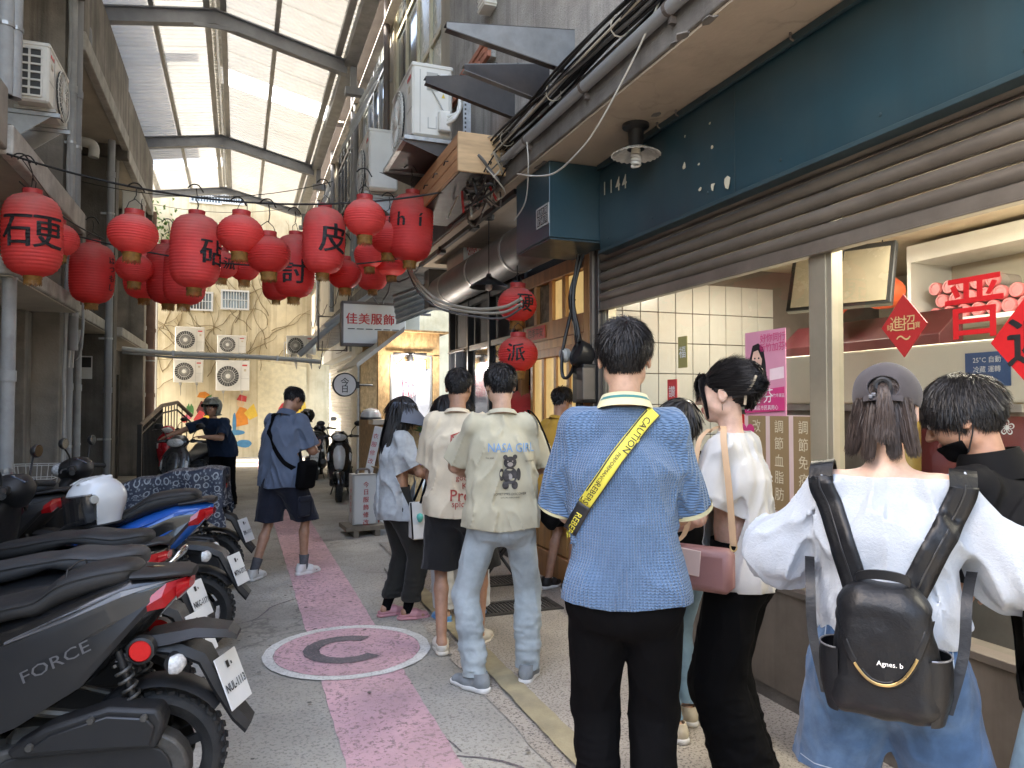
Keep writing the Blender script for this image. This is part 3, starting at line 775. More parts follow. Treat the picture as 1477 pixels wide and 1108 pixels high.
# end of the lane: yellow wall, windows, mural, railing
EY=23.5
M_yel=mat('yellow_render',(0.64,0.56,0.38),0.85,var=0.16,vs=1.2,bump=0.4,bs=40,dirt=0.55,dcol=(0.33,0.24,0.11),ds=1.0,streak=0.6,scol=(0.27,0.19,0.08))
M_vine=mat('vine_stem',(0.20,0.145,0.07),0.8,var=0.3)
M_gril=mat('window_bar',(0.62,0.62,0.60),0.5,var=0.1)
ew=thing('yellow_house','yellow rendered house with barred windows closing the end of the lane','building')
slab((-6,EY,0),(8,EY+.4,10.5),'wall',M_yel,ew)
def barred(x0,y0,x1,y1,nb,rows=1):
 a,c=atY(x0,y1,EY),atY(x1,y0,EY)
 w=MB().bb((a.x,EY-.012,a.z),(c.x,EY-.004,c.z)).build('window',M_pane,ew)
 part('frame',w,M_gril,lambda b:[b.bb((a.x-.05,EY-.05,a.z-.05),(c.x+.05,EY-.005,a.z)),b.bb((a.x-.05,EY-.05,c.z),(c.x+.05,EY-.005,c.z+.05)),b.bb((a.x-.05,EY-.05,a.z),(a.x,EY-.005,c.z)),b.bb((c.x,EY-.05,a.z),(c.x+.05,EY-.005,c.z))])
 part('bars',w,M_gril,lambda b:[b.bb((a.x+(c.x-a.x)*k/nb-.009,EY-.045,a.z),(a.x+(c.x-a.x)*k/nb+.009,EY-.025,c.z))for k in range(1,nb)]+[b.bb((a.x,EY-.047,a.z+(c.z-a.z)*k/(rows+1)-.008),(c.x,EY-.023,a.z+(c.z-a.z)*k/(rows+1)+.008))for k in range(1,rows+1)])
for q in((266,424,305,445,9),(321,422,357,444,9),(276,276,318,290,10),(322,274,350,292,8)):barred(*q)
vn=thing('climbing_vine','bare branching creeper stems over the yellow end wall','climbing plant')
b=MB()
for k in range(70):
 x=rnd.uniform(-3.4,1.2);z=rnd.uniform(2.2,4.0)if k%3 else rnd.uniform(4,5.5);a=rnd.uniform(0.5,2.6)
 pts=[]
 for i in range(rnd.randint(6,12)):
  pts.append((x,EY-.008-rnd.random()*.01,z));a+=rnd.uniform(-.5,.5)
  x+=math.cos(a)*.17;z+=math.sin(a)*.17
  if z>7.5 or x<-4.5 or x>2.2:break
 if len(pts)>2:b.tube(pts,[.007*(1-i/(len(pts)+2))+.0025 for i in range(len(pts))],4,False)
vs=b.build('stem',M_vine,vn);vs['kind']='stuff'
b=MB()
for k in range(260):
 x,z=rnd.gauss(-2.4,.5),rnd.gauss(6.6,.4)
 rr=Matrix.Rotation(rnd.uniform(0,6),3,'Y')@Matrix.Rotation(rnd.uniform(-.8,.8),3,'X')
 b.add([rr@Vector(q)+Vector((x,EY-.1-rnd.random()*.25,z))for q in((0,0,0),(.05,0,.03),(.12,0,0),(.05,0,-.03))],[(0,1,2,3)])
lv=b.build('leaves',mat('fresh_leaf',(0.10,0.16,0.045),0.5,var=0.4,vs=8,transl=.3),vn);lv['kind']='stuff'
def P(px,py):q=atY(px,py,EY);return(q.x,q.z)
mu=thing('wall_mural','bright mural of figures, leaves and flowers painted on the end wall','mural')
def blob(cx,cy,rx,ry,n=14,jag=.12,a0=0):
 return[P(cx+math.cos(a0+2*PI*k/n)*rx*rnd.uniform(1-jag,1),cy+math.sin(a0+2*PI*k/n)*ry*rnd.uniform(1-jag,1))for k in range(n)]
def paint(name,poly,col,lay):
 m=mat('mural_'+'_'.join('%02d'%int(c*99)for c in col),col,.8,var=.12,vs=8)
 part(name,mu,m,lambda b:b.prism(poly,lambda a,c,d:(a,d,c),EY-.003*lay-.003,EY-.003*lay))
OR,RD,BK,GN,BL,YE,SK,PK,WH=(.62,.22,.03),(.5,.05,.05),(.12,.03,.03),(.09,.24,.08),(.07,.22,.38),(.68,.45,.06),(.62,.42,.25),(.6,.12,.16),(.7,.66,.56)
paint('mural_figure',[P(*q)for q in((283,592),(290,578),(300,583),(299,600),(287,601))],BK,1)
paint('mural_figure',[P(*q)for q in((279,605),(288,592),(297,596),(296,612),(284,616))],RD,2)
paint('mural_hat',[P(*q)for q in((284,573),(288,566),(296,565),(305,571),(298,575))],OR,3)
paint('mural_leaf',[P(*q)for q in((297,573),(306,569),(303,577))],GN,4)
paint('mural_face',blob(298,580,6,6),SK,3)
paint('mural_shirt',[P(*q)for q in((293,600),(302,592),(306,606),(296,616))],YE,3)
paint('mural_figure',[P(*q)for q in((338,602),(346,586),(356,590),(358,612),(340,616))],OR,1)
paint('mural_hat',[P(*q)for q in((341,577),(346,569),(356,572),(355,580))],RD,3)
paint('mural_face',blob(347,582,6,6),SK,2)
paint('mural_basket',[P(*q)for q in((352,596),(366,582),(372,600),(360,606))],YE,2)
paint('mural_leaf',blob(340,624,14,4),BL,2);paint('mural_leaf',blob(352,640,12,6),BL,2);paint('mural_stem',blob(338,612,3,18),BL,3)
paint('mural_flower',blob(270,602,7,4),PK,2);paint('mural_flower',blob(266,606,5,4),RD,3)
for k in range(5):paint('mural_leaf',blob(270+k*2,592-k%2*3,1.6,7),GN,2)
paint('mural_field',[P(*q)for q in((372,520),(442,530),(442,650),(372,655))],(.68,.60,.40),1)
paint('mural_arch',blob(432,588,10,18),YE,2);paint('mural_arch',blob(414,596,14,18),RD,3);paint('mural_arch',blob(422,610,16,8),BK,4)
paint('mural_arch',blob(426,572,9,6),YE,3)
M_wdoor=mat('white_door',(0.66,0.65,0.60),0.55,var=0.06,vs=2)
wd=thing('white_door','plain white metal door under a louvre at the left end of the lane','door')
a,c=atY(166,662,21.6),atY(194,592,21.6)
part('door_leaf',wd,M_wdoor,lambda b:b.bb((a.x,21.6,0),(c.x,21.65,c.z)),bevel=.01)
part('door_knob',wd,M_zinc,lambda b:b.lathe([(0,.05),(.03,.045),(.035,.02),(.015,0)],12,(a.x+.08,21.58,1.0),Matrix.Rotation(PI/2,3,'X')),smooth=40)
part('louvre',wd,M_acg,lambda b:b.bb((a.x,21.62,c.z+.02),(c.x+.1,21.66,c.z+.55)))
for k in range(6):part('louvre_blade',wd,M_acw,lambda b:b.box((a.x+(c.x-a.x)/2+.05,21.60,c.z+.07+k*.085),(c.x-a.x+.1,.012,.075),Matrix.Rotation(R(25),3,'X')))
part('side_wall',wd,mat('pale_plaster',(.50,.47,.40),.8,var=.15,vs=2),lambda b:b.bb((-3.6,21.67,0),(c.x+.5,21.9,6.2)))
def board(name,lab,cat,x0,y0,x1,y1,Y,m,prt,d=.03):
 a,c=atY(x0,y1,Y),atY(x1,y0,Y)
 t=thing(name,lab,cat,((a.x+c.x)/2,Y,(a.z+c.z)/2))
 W,H=c.x-a.x,c.z-a.z
 part('panel',t,m,lambda b:b.bb((-W/2,-d/2,-H/2),(W/2,d/2,H/2)),bevel=.004)
 for nm,mm,fn in prt:
  bq=MB();fn(bq,W,H,-d/2-.004);bq.build(nm,mm,t)
 return t
AX,AZ=(1,0,0),(0,0,1)
board('wall_sign','white notice with a red emblem high on the end of the left wall','sign',169,509,187,537,20.6,M_paper,[('emblem',M_red,lambda b,W,H,y:[b.bb((-W*.28,y,-.02),(W*.28,y+.002,H*.38)),]),('emblem_gap',M_paper,lambda b,W,H,y:[b.bb((-W*.1,y-.003,-.02),(W*.1,y-.001,H*.12)),b.bb((-W*.16,y-.003,H*.2),(W*.16,y-.001,H*.26))]),('print',M_black,lambda b,W,H,y:letters(b,'公告',(0,y,-H*.25),AX,AZ,.12))])
board('wall_sign','white lettered board hung above the white door louvre','sign',169,551,200,568,21.4,M_paper,[('print',M_black,lambda b,W,H,y:[letters(b,'車輛進出',(-W*.12,y,H*.15),AX,AZ,.10),letters(b,'請勿停車',(-W*.12,y,-H*.2),AX,AZ,.10),letters(b,'禁',(W*.34,y,0),AX,AZ,.16)])])
vpipe(215,600,-2.0,0,6.2,.11,mat('rust_brown_pipe',(.20,.12,.09),.6,var=.2),'brown painted steel post beside the light grey pipe at the end of the lane')
ar=thing('arched_window','white arched fan window glimpsed beyond the left roofs','window')
p=atY(188,288,26)
bA=MB()
for k in range(9):
 a=PI*k/8
 bA.tube([(p.x,26,p.z),(p.x+math.cos(a)*.85,26,p.z+math.sin(a)*.95)],.025,5)
bA.tube([(p.x+math.cos(PI*k/16)*.85,26,p.z+math.sin(PI*k/16)*.95)for k in range(17)],.05,6)
bA.tube([(p.x-.85,26,p.z-.9),(p.x-.85,26,p.z)],.05,6);bA.tube([(p.x+.85,26,p.z-.9),(p.x+.85,26,p.z)],.05,6);bA.tube([(p.x,26,p.z-.9),(p.x,26,p.z)],.03,6);bA.tube([(p.x-.85,26,p.z-.02),(p.x+.85,26,p.z-.02)],.04,6)
bA.build('tracery',M_white,ar)
part('pane',ar,mat('bright_pane',(.6,.66,.72),.1,spec=.8),lambda b:b.bb((p.x-.9,26.04,p.z-.9),(p.x+.9,26.06,p.z+1.0)))
wp=thing('overhead_pipe','long white pipe crossing the lane in front of the yellow wall','pipe')
q=[atY(176,503,15.0),atY(250,510,15.0),atY(330,513,15.0),atY(400,517,15.0),atY(462,522,15.0)]
part('tube',wp,M_white_pvc,lambda b:[b.tube(smooth_path(q,4),.045,10)],smooth=50)
part('second_tube',wp,M_pipe,lambda b:[b.tube([Vector(v)+Vector((0,.06,-.07))for v in q[:3]],.02,8)],smooth=50)
for v in q[1:-1:2]:part('clamp',wp,M_zinc,lambda b:b.bb((v[0]-.02,v[1]-.055,v[2]-.055),(v[0]+.02,v[1]+.055,v[2]+.055)))
M_blk=mat('black_painted_steel',(0.014,0.014,0.015),0.42,var=0.2)
rl=thing('stair_railing','black steel railing with close uprights beside the waiting rider','railing')
path=[(-1.78,15.9,0.0,1.16),(-1.60,18.2,.05,1.55),(-1.35,18.9,.1,1.62),(-1.05,19.2,.1,1.30)]
rw=mat('handrail_wood',(.13,.09,.065),.5,var=.2)
part('handrail',rl,rw,lambda b:b.tube([(x,y,zt)for x,y,zb,zt in path],.045,8),smooth=40)
part('lower_rail',rl,M_blk,lambda b:b.tube([(x,y,zt-.17)for x,y,zb,zt in path],.02,6))
bal=MB().box((0,0,.5),(.022,.022,1.0)).mesh('baluster',M_blk)
for i in range(3):
 (xa,ya,za,ta),(xb,yb,zb,tb)=path[i],path[i+1]
 n=max(3,int(math.dist((xa,ya),(xb,yb))/.13))
 for k in range(n):
  f=k/n
  o=place('baluster',bal,rl,loc=(xa+(xb-xa)*f,ya+(yb-ya)*f,za+(zb-za)*f));o.scale=(1,1,(ta+(tb-ta)*f)-(za+(zb-za)*f)-.03)
part('post',rl,M_blk,lambda b:b.bb((-1.83,15.84,0),(-1.75,15.92,1.18)),bevel=.006)
# near shop: glass front and what stands behind it
G=glass_mat()
M_stain=mat('brushed_dark_steel',(0.19,0.165,0.14),0.4,0.4,var=0.2,vs=3,dirt=0.5,dcol=(.09,.075,.06),ds=2.2,streak=.4,bump=.05,bs=30)
M_goldal=mat('champagne_aluminium',(0.42,0.38,0.29),0.38,0.6,var=0.12,vs=4)
M_cab=mat('cream_steel',(0.66,0.60,0.47),0.4,var=0.06,vs=2)
M_shelf=mat('white_laminate',(0.72,0.71,0.68),0.45,var=0.05,vs=3)
M_tile=mat('white_tile',(0.50,0.48,0.44),0.22,var=0.08,vs=3,dirt=0.35,dcol=(0.3,0.26,0.2),ds=3)
M_warmwall=mat('warm_shop_wall',(0.50,0.45,0.36),0.8,var=0.1,vs=1)
sf=thing('glazed_shopfront','glass shop front with champagne posts and low dark sill under the lowered shutter','shop front')
for k in range(6):slab((2.60,-2.4+k*1.2417,0.09),(2.72,-1.164+k*1.2417,0.598),'sill_panel',M_stain,sf,bevel=.004)
slab((2.625,-2.4,0.0),(2.72,5.05,0.089),'plinth',M_edge,sf)
slab((2.585,-2.4,0.60),(2.74,5.05,0.632),'sill_ledge',M_stain,sf,bevel=.004)
for y,w,nm in((2.80,.075,'post'),(5.02,.05,'post'),(-.4,.07,'post')):
 part(nm,sf,M_goldal,lambda b:[b.bb((2.63,y-w,.633),(2.70,y+w,2.62)),b.bb((2.622,y-w+.03,.633),(2.63,y+w-.02,2.62))],bevel=.003)
part('pane',sf,G,lambda b:b.add([(2.665,2.88,.633),(2.665,4.97,.633),(2.665,4.97,2.62),(2.665,2.88,2.62)],[(0,1,2,3)]))
part('pane',sf,G,lambda b:b.add([(2.665,-.33,.633),(2.665,2.72,.633),(2.665,2.72,2.62),(2.665,-.33,2.62)],[(0,1,2,3)]))
rm=thing('shop_room','tiled room of the near shop seen through its glass front','room')
slab((2.75,-2.4,0.0),(6.2,5.3,0.01),'floor',M_aggr,rm)
slab((2.72,-2.4,2.72),(6.2,5.3,2.76),'ceiling',mat('shop_ceiling',(.55,.47,.36),.8,var=.1),rm)
slab((5.6,-2.4,0),(5.7,5.3,2.72),'back_wall',M_warmwall,rm)
slab((2.70,5.22,0),(5.6,5.32,2.72),'side_wall',mat('tile_grout',(.16,.13,.11),.8),rm)
slab((2.72,-2.5,0),(5.6,-2.4,2.72),'side_wall',M_warmwall,rm)
tl=MB().box((0,0,0),(.161,.012,.246),None,0,.003).mesh('tile',M_tile)
for i in range(10):
 for j in range(6):
  place('tile',tl,rm,loc=(2.80+i*.166,5.214,1.18+j*.252))
M_tube=mat('lit_tube',(1.0,0.93,0.80),.4,var=0,emit=5.0)
for(x,y,l,lab)in((3.6,4.3,.55,'lit fluorescent tube on the shop ceiling above the tiled corner'),(3.6,2.4,1.2,'lit fluorescent tube on the shop ceiling in front of the jar shelves'),(3.4,.6,1.2,'lit fluorescent tube on the shop ceiling nearest the camera')):
 t=thing('ceiling_tube',lab,'lamp',(x,y,2.70),0,'fluorescent tubes in the shop')
 part('tray',t,M_shelf,lambda b:b.bb((-.06,-l/2,-.02),(.06,l/2,.0199)))
 part('tube',t,M_tube,lambda b:b.tube([(0,-l/2+.03,-.045),(0,l/2-.03,-.045)],.016,8))
 d=bpy.data.lights.new('tube_light','AREA');d.shape='RECTANGLE';d.size,d.size_y,d.energy,d.color=.1,l,(9 if l<1 else 8 if y>1 else 6)*l,(1,.91,.78)
 o=bpy.data.objects.new('tube_light',d);COL.objects.link(o);o.location=(x,y,2.63)
us=thing('jar_shelf','white shelf unit of pigeonholes holding pink lidded jars behind the glass','shelf',(0,0,0))
X0,X1=4.45,4.85
for(y0,y1,z0,z1,nm)in((0.6,3.9,2.56,2.68,'pelmet'),(0.6,3.9,2.10,2.13,'board'),(.6,3.9,1.50,1.53,'board'),(.6,3.9,1.1,1.13,'board'),(.6,3.9,.1,.13,'board')):
 slab((X0,y0,z0),(X1,y1,z1),nm,M_shelf,us)
for y in(.6,1.65,2.85,3.87):slab((X0+.002,y,.1),(X1,y+.03,2.56),'upright',M_shelf,us)
slab((X1,.6,.1),(X1+.02,3.9,2.6),'back',M_warmwall,us)
M_jar=mat('jar_plastic',(.45,.40,.36),.25,var=.1,alpha=.75);M_lid=mat('pink_lid',(.58,.17,.18),.4,var=.15,vs=4)
lidm=MB().lathe([(0,.012),(.030,.011),(.032,.016),(.042,.016),(.046,.010),(.046,-.014)],24,(0,0,0),Matrix.Rotation(-PI/2,3,'Y')).mesh('lid',M_lid,35)
jarm=MB().lathe([(.042,.0),(.045,-.02),(.045,-.2),(.03,-.215),(0,-.215)],20,(0,0,0),Matrix.Rotation(-PI/2,3,'Y'),caps=False).mesh('jar',M_jar,35)
for r_ in range(3):
 for k in range(7 if r_<2 else 5):
  t=thing('storage_jar','%s jar from the left in the %s row of pink lidded jars'%(['first','second','third','fourth','fifth','sixth','seventh'][k],['bottom','middle','top'][r_]),'jar',(X0+.06,3.72-k*.103-(r_%2)*.05,2.178+r_*.088),0,'pink lidded jars on the shelf')
  t.rotation_euler.z=0
  place('lid',lidm,t);place('body',jarm,t)
cols=[(.55,.36,.06),(.5,.08,.05),(.62,.6,.55),(.25,.3,.42),(.5,.46,.4),(.58,.3,.12)]
for k in range(12):
 z=(1.53,1.13,2.132)[k%3];y=1.0+(k*.377)%2.7
 if k%3==2 and y>2.6:y=.8+(k*.13)%1.6
 w,h=rnd.uniform(.1,.22),rnd.uniform(.12,.28)
 t=thing('goods_box','%s%s packet standing on the %s of the white shelf unit'%(['left ','right '][k//6],['mustard','red','white','blue grey','beige','orange'][k%6],['middle board','lower board','top board'][k%3]),'packet',(X0+.06,y,z),0,'packets on the shop shelves')
 part('carton',t,mat('carton_%d'%(k%6),cols[k%6],.5,var=.1,vs=6),lambda b:b.bb((0,-w/2,0),(.12,w/2,h)),bevel=.004)
 part('print',t,M_paper,lambda b:b.bb((-.002,-w*.3,h*.5),(-.0005,w*.3,h*.8)))
cb=thing('cream_cabinet','tall cream steel cabinet with a red notice behind the glass','cabinet')
slab((3.35,2.35,.05),(3.95,4.35,1.52),'body',M_stain,cb,bevel=.01)
slab((3.28,2.25,1.56),(4.0,4.4,1.86),'hood',M_cab,cb,bevel=.015)
slab((3.30,2.3,1.52),(3.97,4.37,1.558),'channel',M_alu,cb)
slab((3.345,2.3,.9),(3.349,3.0,1.5),'notice',mat('maroon_sheet',(.16,.02,.02),.5,var=.05),cb)
b=MB();letters(b,'竹',(3.342,2.78,1.42),(0,-1,0),AZ,.07);letters(b,'新中',(3.342,2.52,1.40),(0,-1,0),AZ,.05);letters(b,'❀',(3.342,2.40,1.45),(0,-1,0),AZ,.09)
b.build('print',M_white,cb)
slab((3.274,2.33,1.64),(3.279,2.55,1.80),'screen',mat('blue_screen',(.05,.1,.22),.3),cb)
b=MB();[letters(b,s,(3.272,2.44,1.765-i*.045),(0,-1,0),AZ,.032)for i,s in enumerate(('25°C 自動','冷藏 運轉','設定'))];b.build('print',M_white,cb)
mn=thing('hanging_screen','black flat screen hung at a slant under the shop ceiling','screen',(3.5,3.55,2.34),R(-62))
part('case',mn,M_black,lambda b:b.box((0,0,0),(.62,.05,.42),Matrix.Rotation(R(-20),3,'X')),bevel=.008)
part('display',mn,mat('dull_display',(.30,.26,.19),.25),lambda b:b.box((0,-.03,0),(.56,.004,.36),Matrix.Rotation(R(-20),3,'X')))
part('arm',mn,M_black,lambda b:b.tube([(0,.02,.1),(0,.1,.38)],.02,8))
rd=thing('red_awning','dark red slanted counter hood hanging in the tiled corner','hood')
part('hood_panel',rd,mat('dark_red_panel',(.035,.005,.007),.35,var=.15),lambda b:b.prism([(3.9,1.98),(4.1,2.15),(4.1,1.8),(3.9,1.74)],lambda a,c,d:(a,d,c),3.2,4.6),bevel=.005)
for k in range(2):
 t=thing('red_lantern','small orange red lantern glowing dimly behind the shop glass, %s of two'%('nearer','farther')[k],'lantern',(3.9,3.6+k*.45,2.28),0,'small lanterns inside the near shop')
 part('shade',t,mat('orange_red_paper',(.5,.09,.03),.6,transl=.3),lambda b:b.lathe([(.03,-.1)]+[(.11*math.sin(a)**.6+.02+.004*(i%2),-.1+.2*i/14)for i,a in enumerate(np.linspace(.15,PI-.15,15))],20),smooth=60)
 part('cord',t,M_black,lambda b:b.tube([(0,0,.1),(0,0,.43)],.004,5))
ur=thing('glass_urn','amber glass urn with a dark lid behind the window post','urn',(3.1,2.78,1.2))
part('body',ur,mat('amber_glass',(.25,.17,.05),.15,var=.1),lambda b:b.lathe([(.09,0),(.1,.02),(.1,.3),(.085,.33)],24),smooth=40)
part('lid',ur,M_black,lambda b:b.lathe([(.09,.33),(.1,.35),(.07,.4),(.02,.42),(0,.43)],24),smooth=40)
part('stand',ur,M_stain,lambda b:b.bb((-.12,-.12,-1.19),(.12,.12,0)))
PX=2.655
YN=(0,-1,0)
M_dred=mat('festival_red_paper',(.34,.018,.018),.55,var=.08,vs=10);M_gold=ink('gold_print',(.50,.36,.16));M_bred=ink('bright_red_film',(.50,.015,.018),.4)
def diamond(px,py,wpx,ch,inkm,lab,pm=M_dred):
 c,e=atX(px,py,PX),atX(px+wpx,py,PX)
 s=abs(c.y-e.y)
 t=thing('paper_diamond',lab,'paper sign',c,0,'red paper diamonds on the shop glass')
 part('sheet',t,pm,lambda b:b.prism([(s,0),(0,s*1.18),(-s,0),(0,-s*1.18)],lambda a,q,d:(d,a,q),-.003,.002))
 bq=MB()
 if len(ch)>1:
  letters(bq,ch[0],(-.005,s*.30,s*.1),YN,AZ,s*.62);letters(bq,ch[1],(-.005,-s*.22,s*.1),YN,AZ,s*.62)
  letters(bq,'〜',(-.005,0,-s*.45),YN,AZ,s*.7);letters(bq,'寶',(-.005,-s*.62,-s*.02),YN,AZ,s*.24);letters(bq,'財',(-.005,s*.62,-s*.02),YN,AZ,s*.24)
 else:letters(bq,ch,(-.005,0,0),YN,AZ,s*1.25,bold=.03)
 bq.build('print',inkm,t)
diamond(1304,470,34,'進招',M_gold,'smaller red paper diamond with gold lettering stuck on the shop glass')
diamond(1492,490,70,'迎',M_black,'larger red paper diamond with black brush lettering at the right edge',M_bred)
t=thing('red_character','big cut out red character stuck on the shop glass in front of the jars','sticker')
c=atX(1404,443,PX)
bq=MB();letters(bq,'晋',c,YN,AZ,.27,bold=.012);bq.build('film',M_bred,t)
M_ppink=mat('pink_poster',(.60,.26,.35),.5,var=.1,vs=3);M_mag=ink('magenta_print',(.55,.04,.17));M_skin_p=ink('printed_skin',(.66,.42,.32));M_ltpink=ink('pale_pink_print',(.78,.60,.62))
a,c=atX(1077,590,PX),atX(1134,472,PX)
cy,cz,W,H=(a.y+c.y)/2,(a.z+c.z)/2+.0,abs(a.y-c.y),.46
t=thing('portrait_poster','pink poster with a smiling long haired woman and white name lettering on the glass','poster',(PX-.004,cy,cz-.02))
part('sheet',t,M_ppink,lambda b:b.bb((-.002,-W/2,-H/2),(.002,W/2,H/2)))
E2=lambda cy_,cz_,ry,rz2,n=20:[(cy_+math.cos(2*PI*k/n)*ry,cz_+math.sin(2*PI*k/n)*rz2)for k in range(n)]
pl=lambda name,m,poly,l:part(name,t,m,lambda b:b.prism(poly,lambda p_,q,d:(d,p_,q),-.002-.0012*l,-.0008-.0012*l))
u=W/57.0
pl('hair_print',M_black,[(20*u,.0),(22*u,.08),(17*u,.155),(9*u,.165),(2*u,.14),(-1*u,.06),(-3*u,-.04),(20*u,-.03)],1)
pl('jacket_print',ink('grey_jacket',(.5,.5,.54)),[(28*u,-.10),(24*u,-.04),(14*u,.0),(4*u,-.02),(-4*u,-.10)],2)
pl('shirt_print',M_white,[(14*u,-.02),(9*u,.01),(6*u,-.09)],3)
pl('neck_print',M_skin_p,[(12*u,.03),(7*u,.03),(9*u,-.02)],4)
pl('face_print',M_skin_p,E2(10*u,.075,7.2*u,.062),5)
pl('fringe_print',M_black,[(17.5*u,.08),(17*u,.14),(8*u,.15),(2.5*u,.1),(3*u,.08),(8*u,.128),(15*u,.12)],6)
for s_ in(-1,1):pl('eye_print',M_black,E2((10+s_*2.8)*u,.083,1.1*u,.005,10),6)
pl('mouth_print',M_mag,[(13*u,.048),(10*u,.037),(7*u,.048),(10*u,.042)],6)
bq=MB();letters(bq,'好你同行',(-.006,-12*u,H*.41),YN,AZ,.05);letters(bq,'新竹加芬!',(-.006,-12*u,H*.30),YN,AZ,.05);bq.build('print',M_mag,t)
pl('band_print',M_mag,[(28*u,-.10),(-28*u,-.075),(-28*u,-.20),(28*u,-.215)],7)
bq=MB();letters(bq,'林妤芬',(-.0125,8*u,-.125),(0,-1,.06),AZ,.082,bold=.012);letters(bq,'新竹市東區',(-.0125,-19*u,-.12),YN,AZ,.022);letters(bq,'服務東區市民真用心',(-.0125,2*u,-.185),(0,-1,.03),AZ,.028);bq.build('print',M_white,t)
bq=MB();bq.prism([(-7*u,.02),(-26*u,.03),(-26*u,-.03),(-7*u,-.04)],lambda p_,q,d:(d,p_,q),-.0035,-.0025);bq.build('print',M_ltpink,t)
a,c=atX(1064,840,PX),atX(1177,594,PX)
W,cy=abs(a.y-c.y),(a.y+c.y)/2
t=thing('health_poster','tall pale pink poster with brown strips of vertical gold lettering below the portrait','poster',(PX-.003,cy,0))
part('sheet',t,mat('pale_pink_sheet',(.62,.47,.43),.4,var=.06),lambda b:b.bb((-.002,-W/2,.66),(.002,W/2,1.50)))
M_brn=mat('brown_print',(.27,.185,.09),.45,var=.08,vs=3)
for k,s_ in enumerate(('改善胃腸道','調節血脂肪','調節免疫力')):
 y=W/2-W*(.30+.285*k)
 part('strip',t,M_brn,lambda b:b.bb((-.004,y-W*.115,1.0),(-.0025,y+W*.115,1.495)))
 bq=MB();column(bq,s_,(-.006,y,1.44),YN,AZ,.072,1.22);bq.build('print',ink('pale_gold_print',(.66,.58,.40)),t)
part('red_margin',t,M_bred,lambda b:b.bb((-.004,W/2-W*.13,.8),(-.0025,W/2,1.5)))
part('logo',t,M_paper,lambda b:b.bb((-.006,W/2-W*.115,1.28),(-.0045,W/2-W*.015,1.45)))
def heart(cy_,cz_,s):
 return[(cy_+s*16*math.sin(q)**3/16,cz_+s*(13*math.cos(q)-5*math.cos(2*q)-2*math.cos(3*q)-math.cos(4*q))/16)for q in np.linspace(0,2*PI,29)[:-1]]
for(cy_,cz_,m_,l)in((W*.33,1.40,M_mag,'pink'),(W*.27,1.28,ink('orange_print',(.62,.33,.04)),'orange')):
 part('heart',t,m_,lambda b:b.prism(heart(cy_,cz_,.065),lambda p_,q,d:(d,p_,q),-.010,-.0075))
for(px,py,w_,h_,col,lab,s_)in((985,508,.10,.2,(.30,.27,.10),'green yellow charm sheet hanging in the tiled corner','福'),(970,565,.11,.16,(.5,.05,.05),'red round sticker on the glass beside the white shirted woman','讚')):
 c=atX(px,py,PX)
 t=thing('window_sticker',lab,'sticker',c)
 part('sheet',t,mat('sticker_%d'%px,col,.5,var=.1),lambda b:b.bb((-.003,-w_/2,-h_/2),(.001,w_/2,h_/2)))
 bq=MB();letters(bq,s_,(-.005,0,0),YN,AZ,.08);bq.build('print',M_white,t)
t=thing('card_reader','small red framed contact card panel low on the glass front','panel',atX(1109,768,PX))
part('case',t,M_black,lambda b:b.bb((-.02,-.04,-.07),(.0,.04,.07)),bevel=.008)
part('card',t,M_bred,lambda b:b.bb((-.023,-.03,-.055),(-.0205,.03,.055)))
part('card_label',t,M_paper,lambda b:b.bb((-.025,-.02,-.01),(-.0235,.02,.045)))
c=atZ(917,180,3.33)
t=thing('ceiling_lamp','old black ceiling lamp with fluted white enamel shade and spiral bulb under the soffit','lamp',(c.x,c.y,3.33))
part('base',t,M_blk,lambda b:b.lathe([(.085,0),(.085,-.02),(.05,-.04),(.045,-.14),(.055,-.16)],24),smooth=40)
def shade_(b):
 n=48
 rings=[]
 for r_,z in((.05,-.145),(.09,-.16),(.15,-.19),(.154,-.192),(.148,-.196),(.088,-.168),(.05,-.152)):
  rings.append([Vector((math.cos(2*PI*k/n)*r_*(1+(.035*(k%2)if r_>.1 else 0)),math.sin(2*PI*k/n)*r_*(1+(.035*(k%2)if r_>.1 else 0)),z-(.006*(k%2)if r_>.1 else 0)))for k in range(n)])
 b.loft(rings,caps=False)
part('shade',t,mat('white_enamel',(.62,.60,.55),.25,var=.15,vs=9,dirt=.4,dcol=(.25,.2,.15),ds=8),shade_,smooth=30)
part('bulb',t,M_shelf,lambda b:b.tube([(math.cos(q)*.026,math.sin(q)*.026,-.19-q*.0035)for q in np.linspace(0,22,60)],.009,6),smooth=60)
part('socket',t,M_cab,lambda b:b.lathe([(.03,-.15),(.03,-.19),(.0,-.19)],16),smooth=40)
# wooden shop front beyond the shutter
M_wood=mat('amber_wood',(0.36,0.17,0.055),0.45,var=0.25,vs=3,bump=0.15,bs=40,stretch=(6,6,.5),coat=.15)
M_woodl=mat('light_amber_wood',(0.46,0.25,0.085),0.45,var=0.25,vs=3,bump=0.15,bs=40,stretch=(6,6,.5))
M_glowp=mat('lit_paper_pane',(.78,.55,.22),.5,var=.2,vs=5,emit=.07)
ws=thing('wooden_shopfront','amber timber shop front with glazed transom and lattice door past the shutter','shop front')
XW=2.62
for(y0,y1,z0,z1,nm)in((5.22,5.32,0,2.78,'post'),(6.70,6.80,0,2.78,'post'),(5.32,6.70,2.66,2.78,'rail'),(5.32,6.70,2.14,2.30,'rail'),(5.32,6.7,1.98,2.06,'rail'),(5.32,6.70,.0,.25,'rail'),(5.32,6.7,.95,1.03,'rail')):
 slab((XW-.03,y0,z0),(XW+.05,y1,z1),nm,M_wood,ws,bevel=.005)
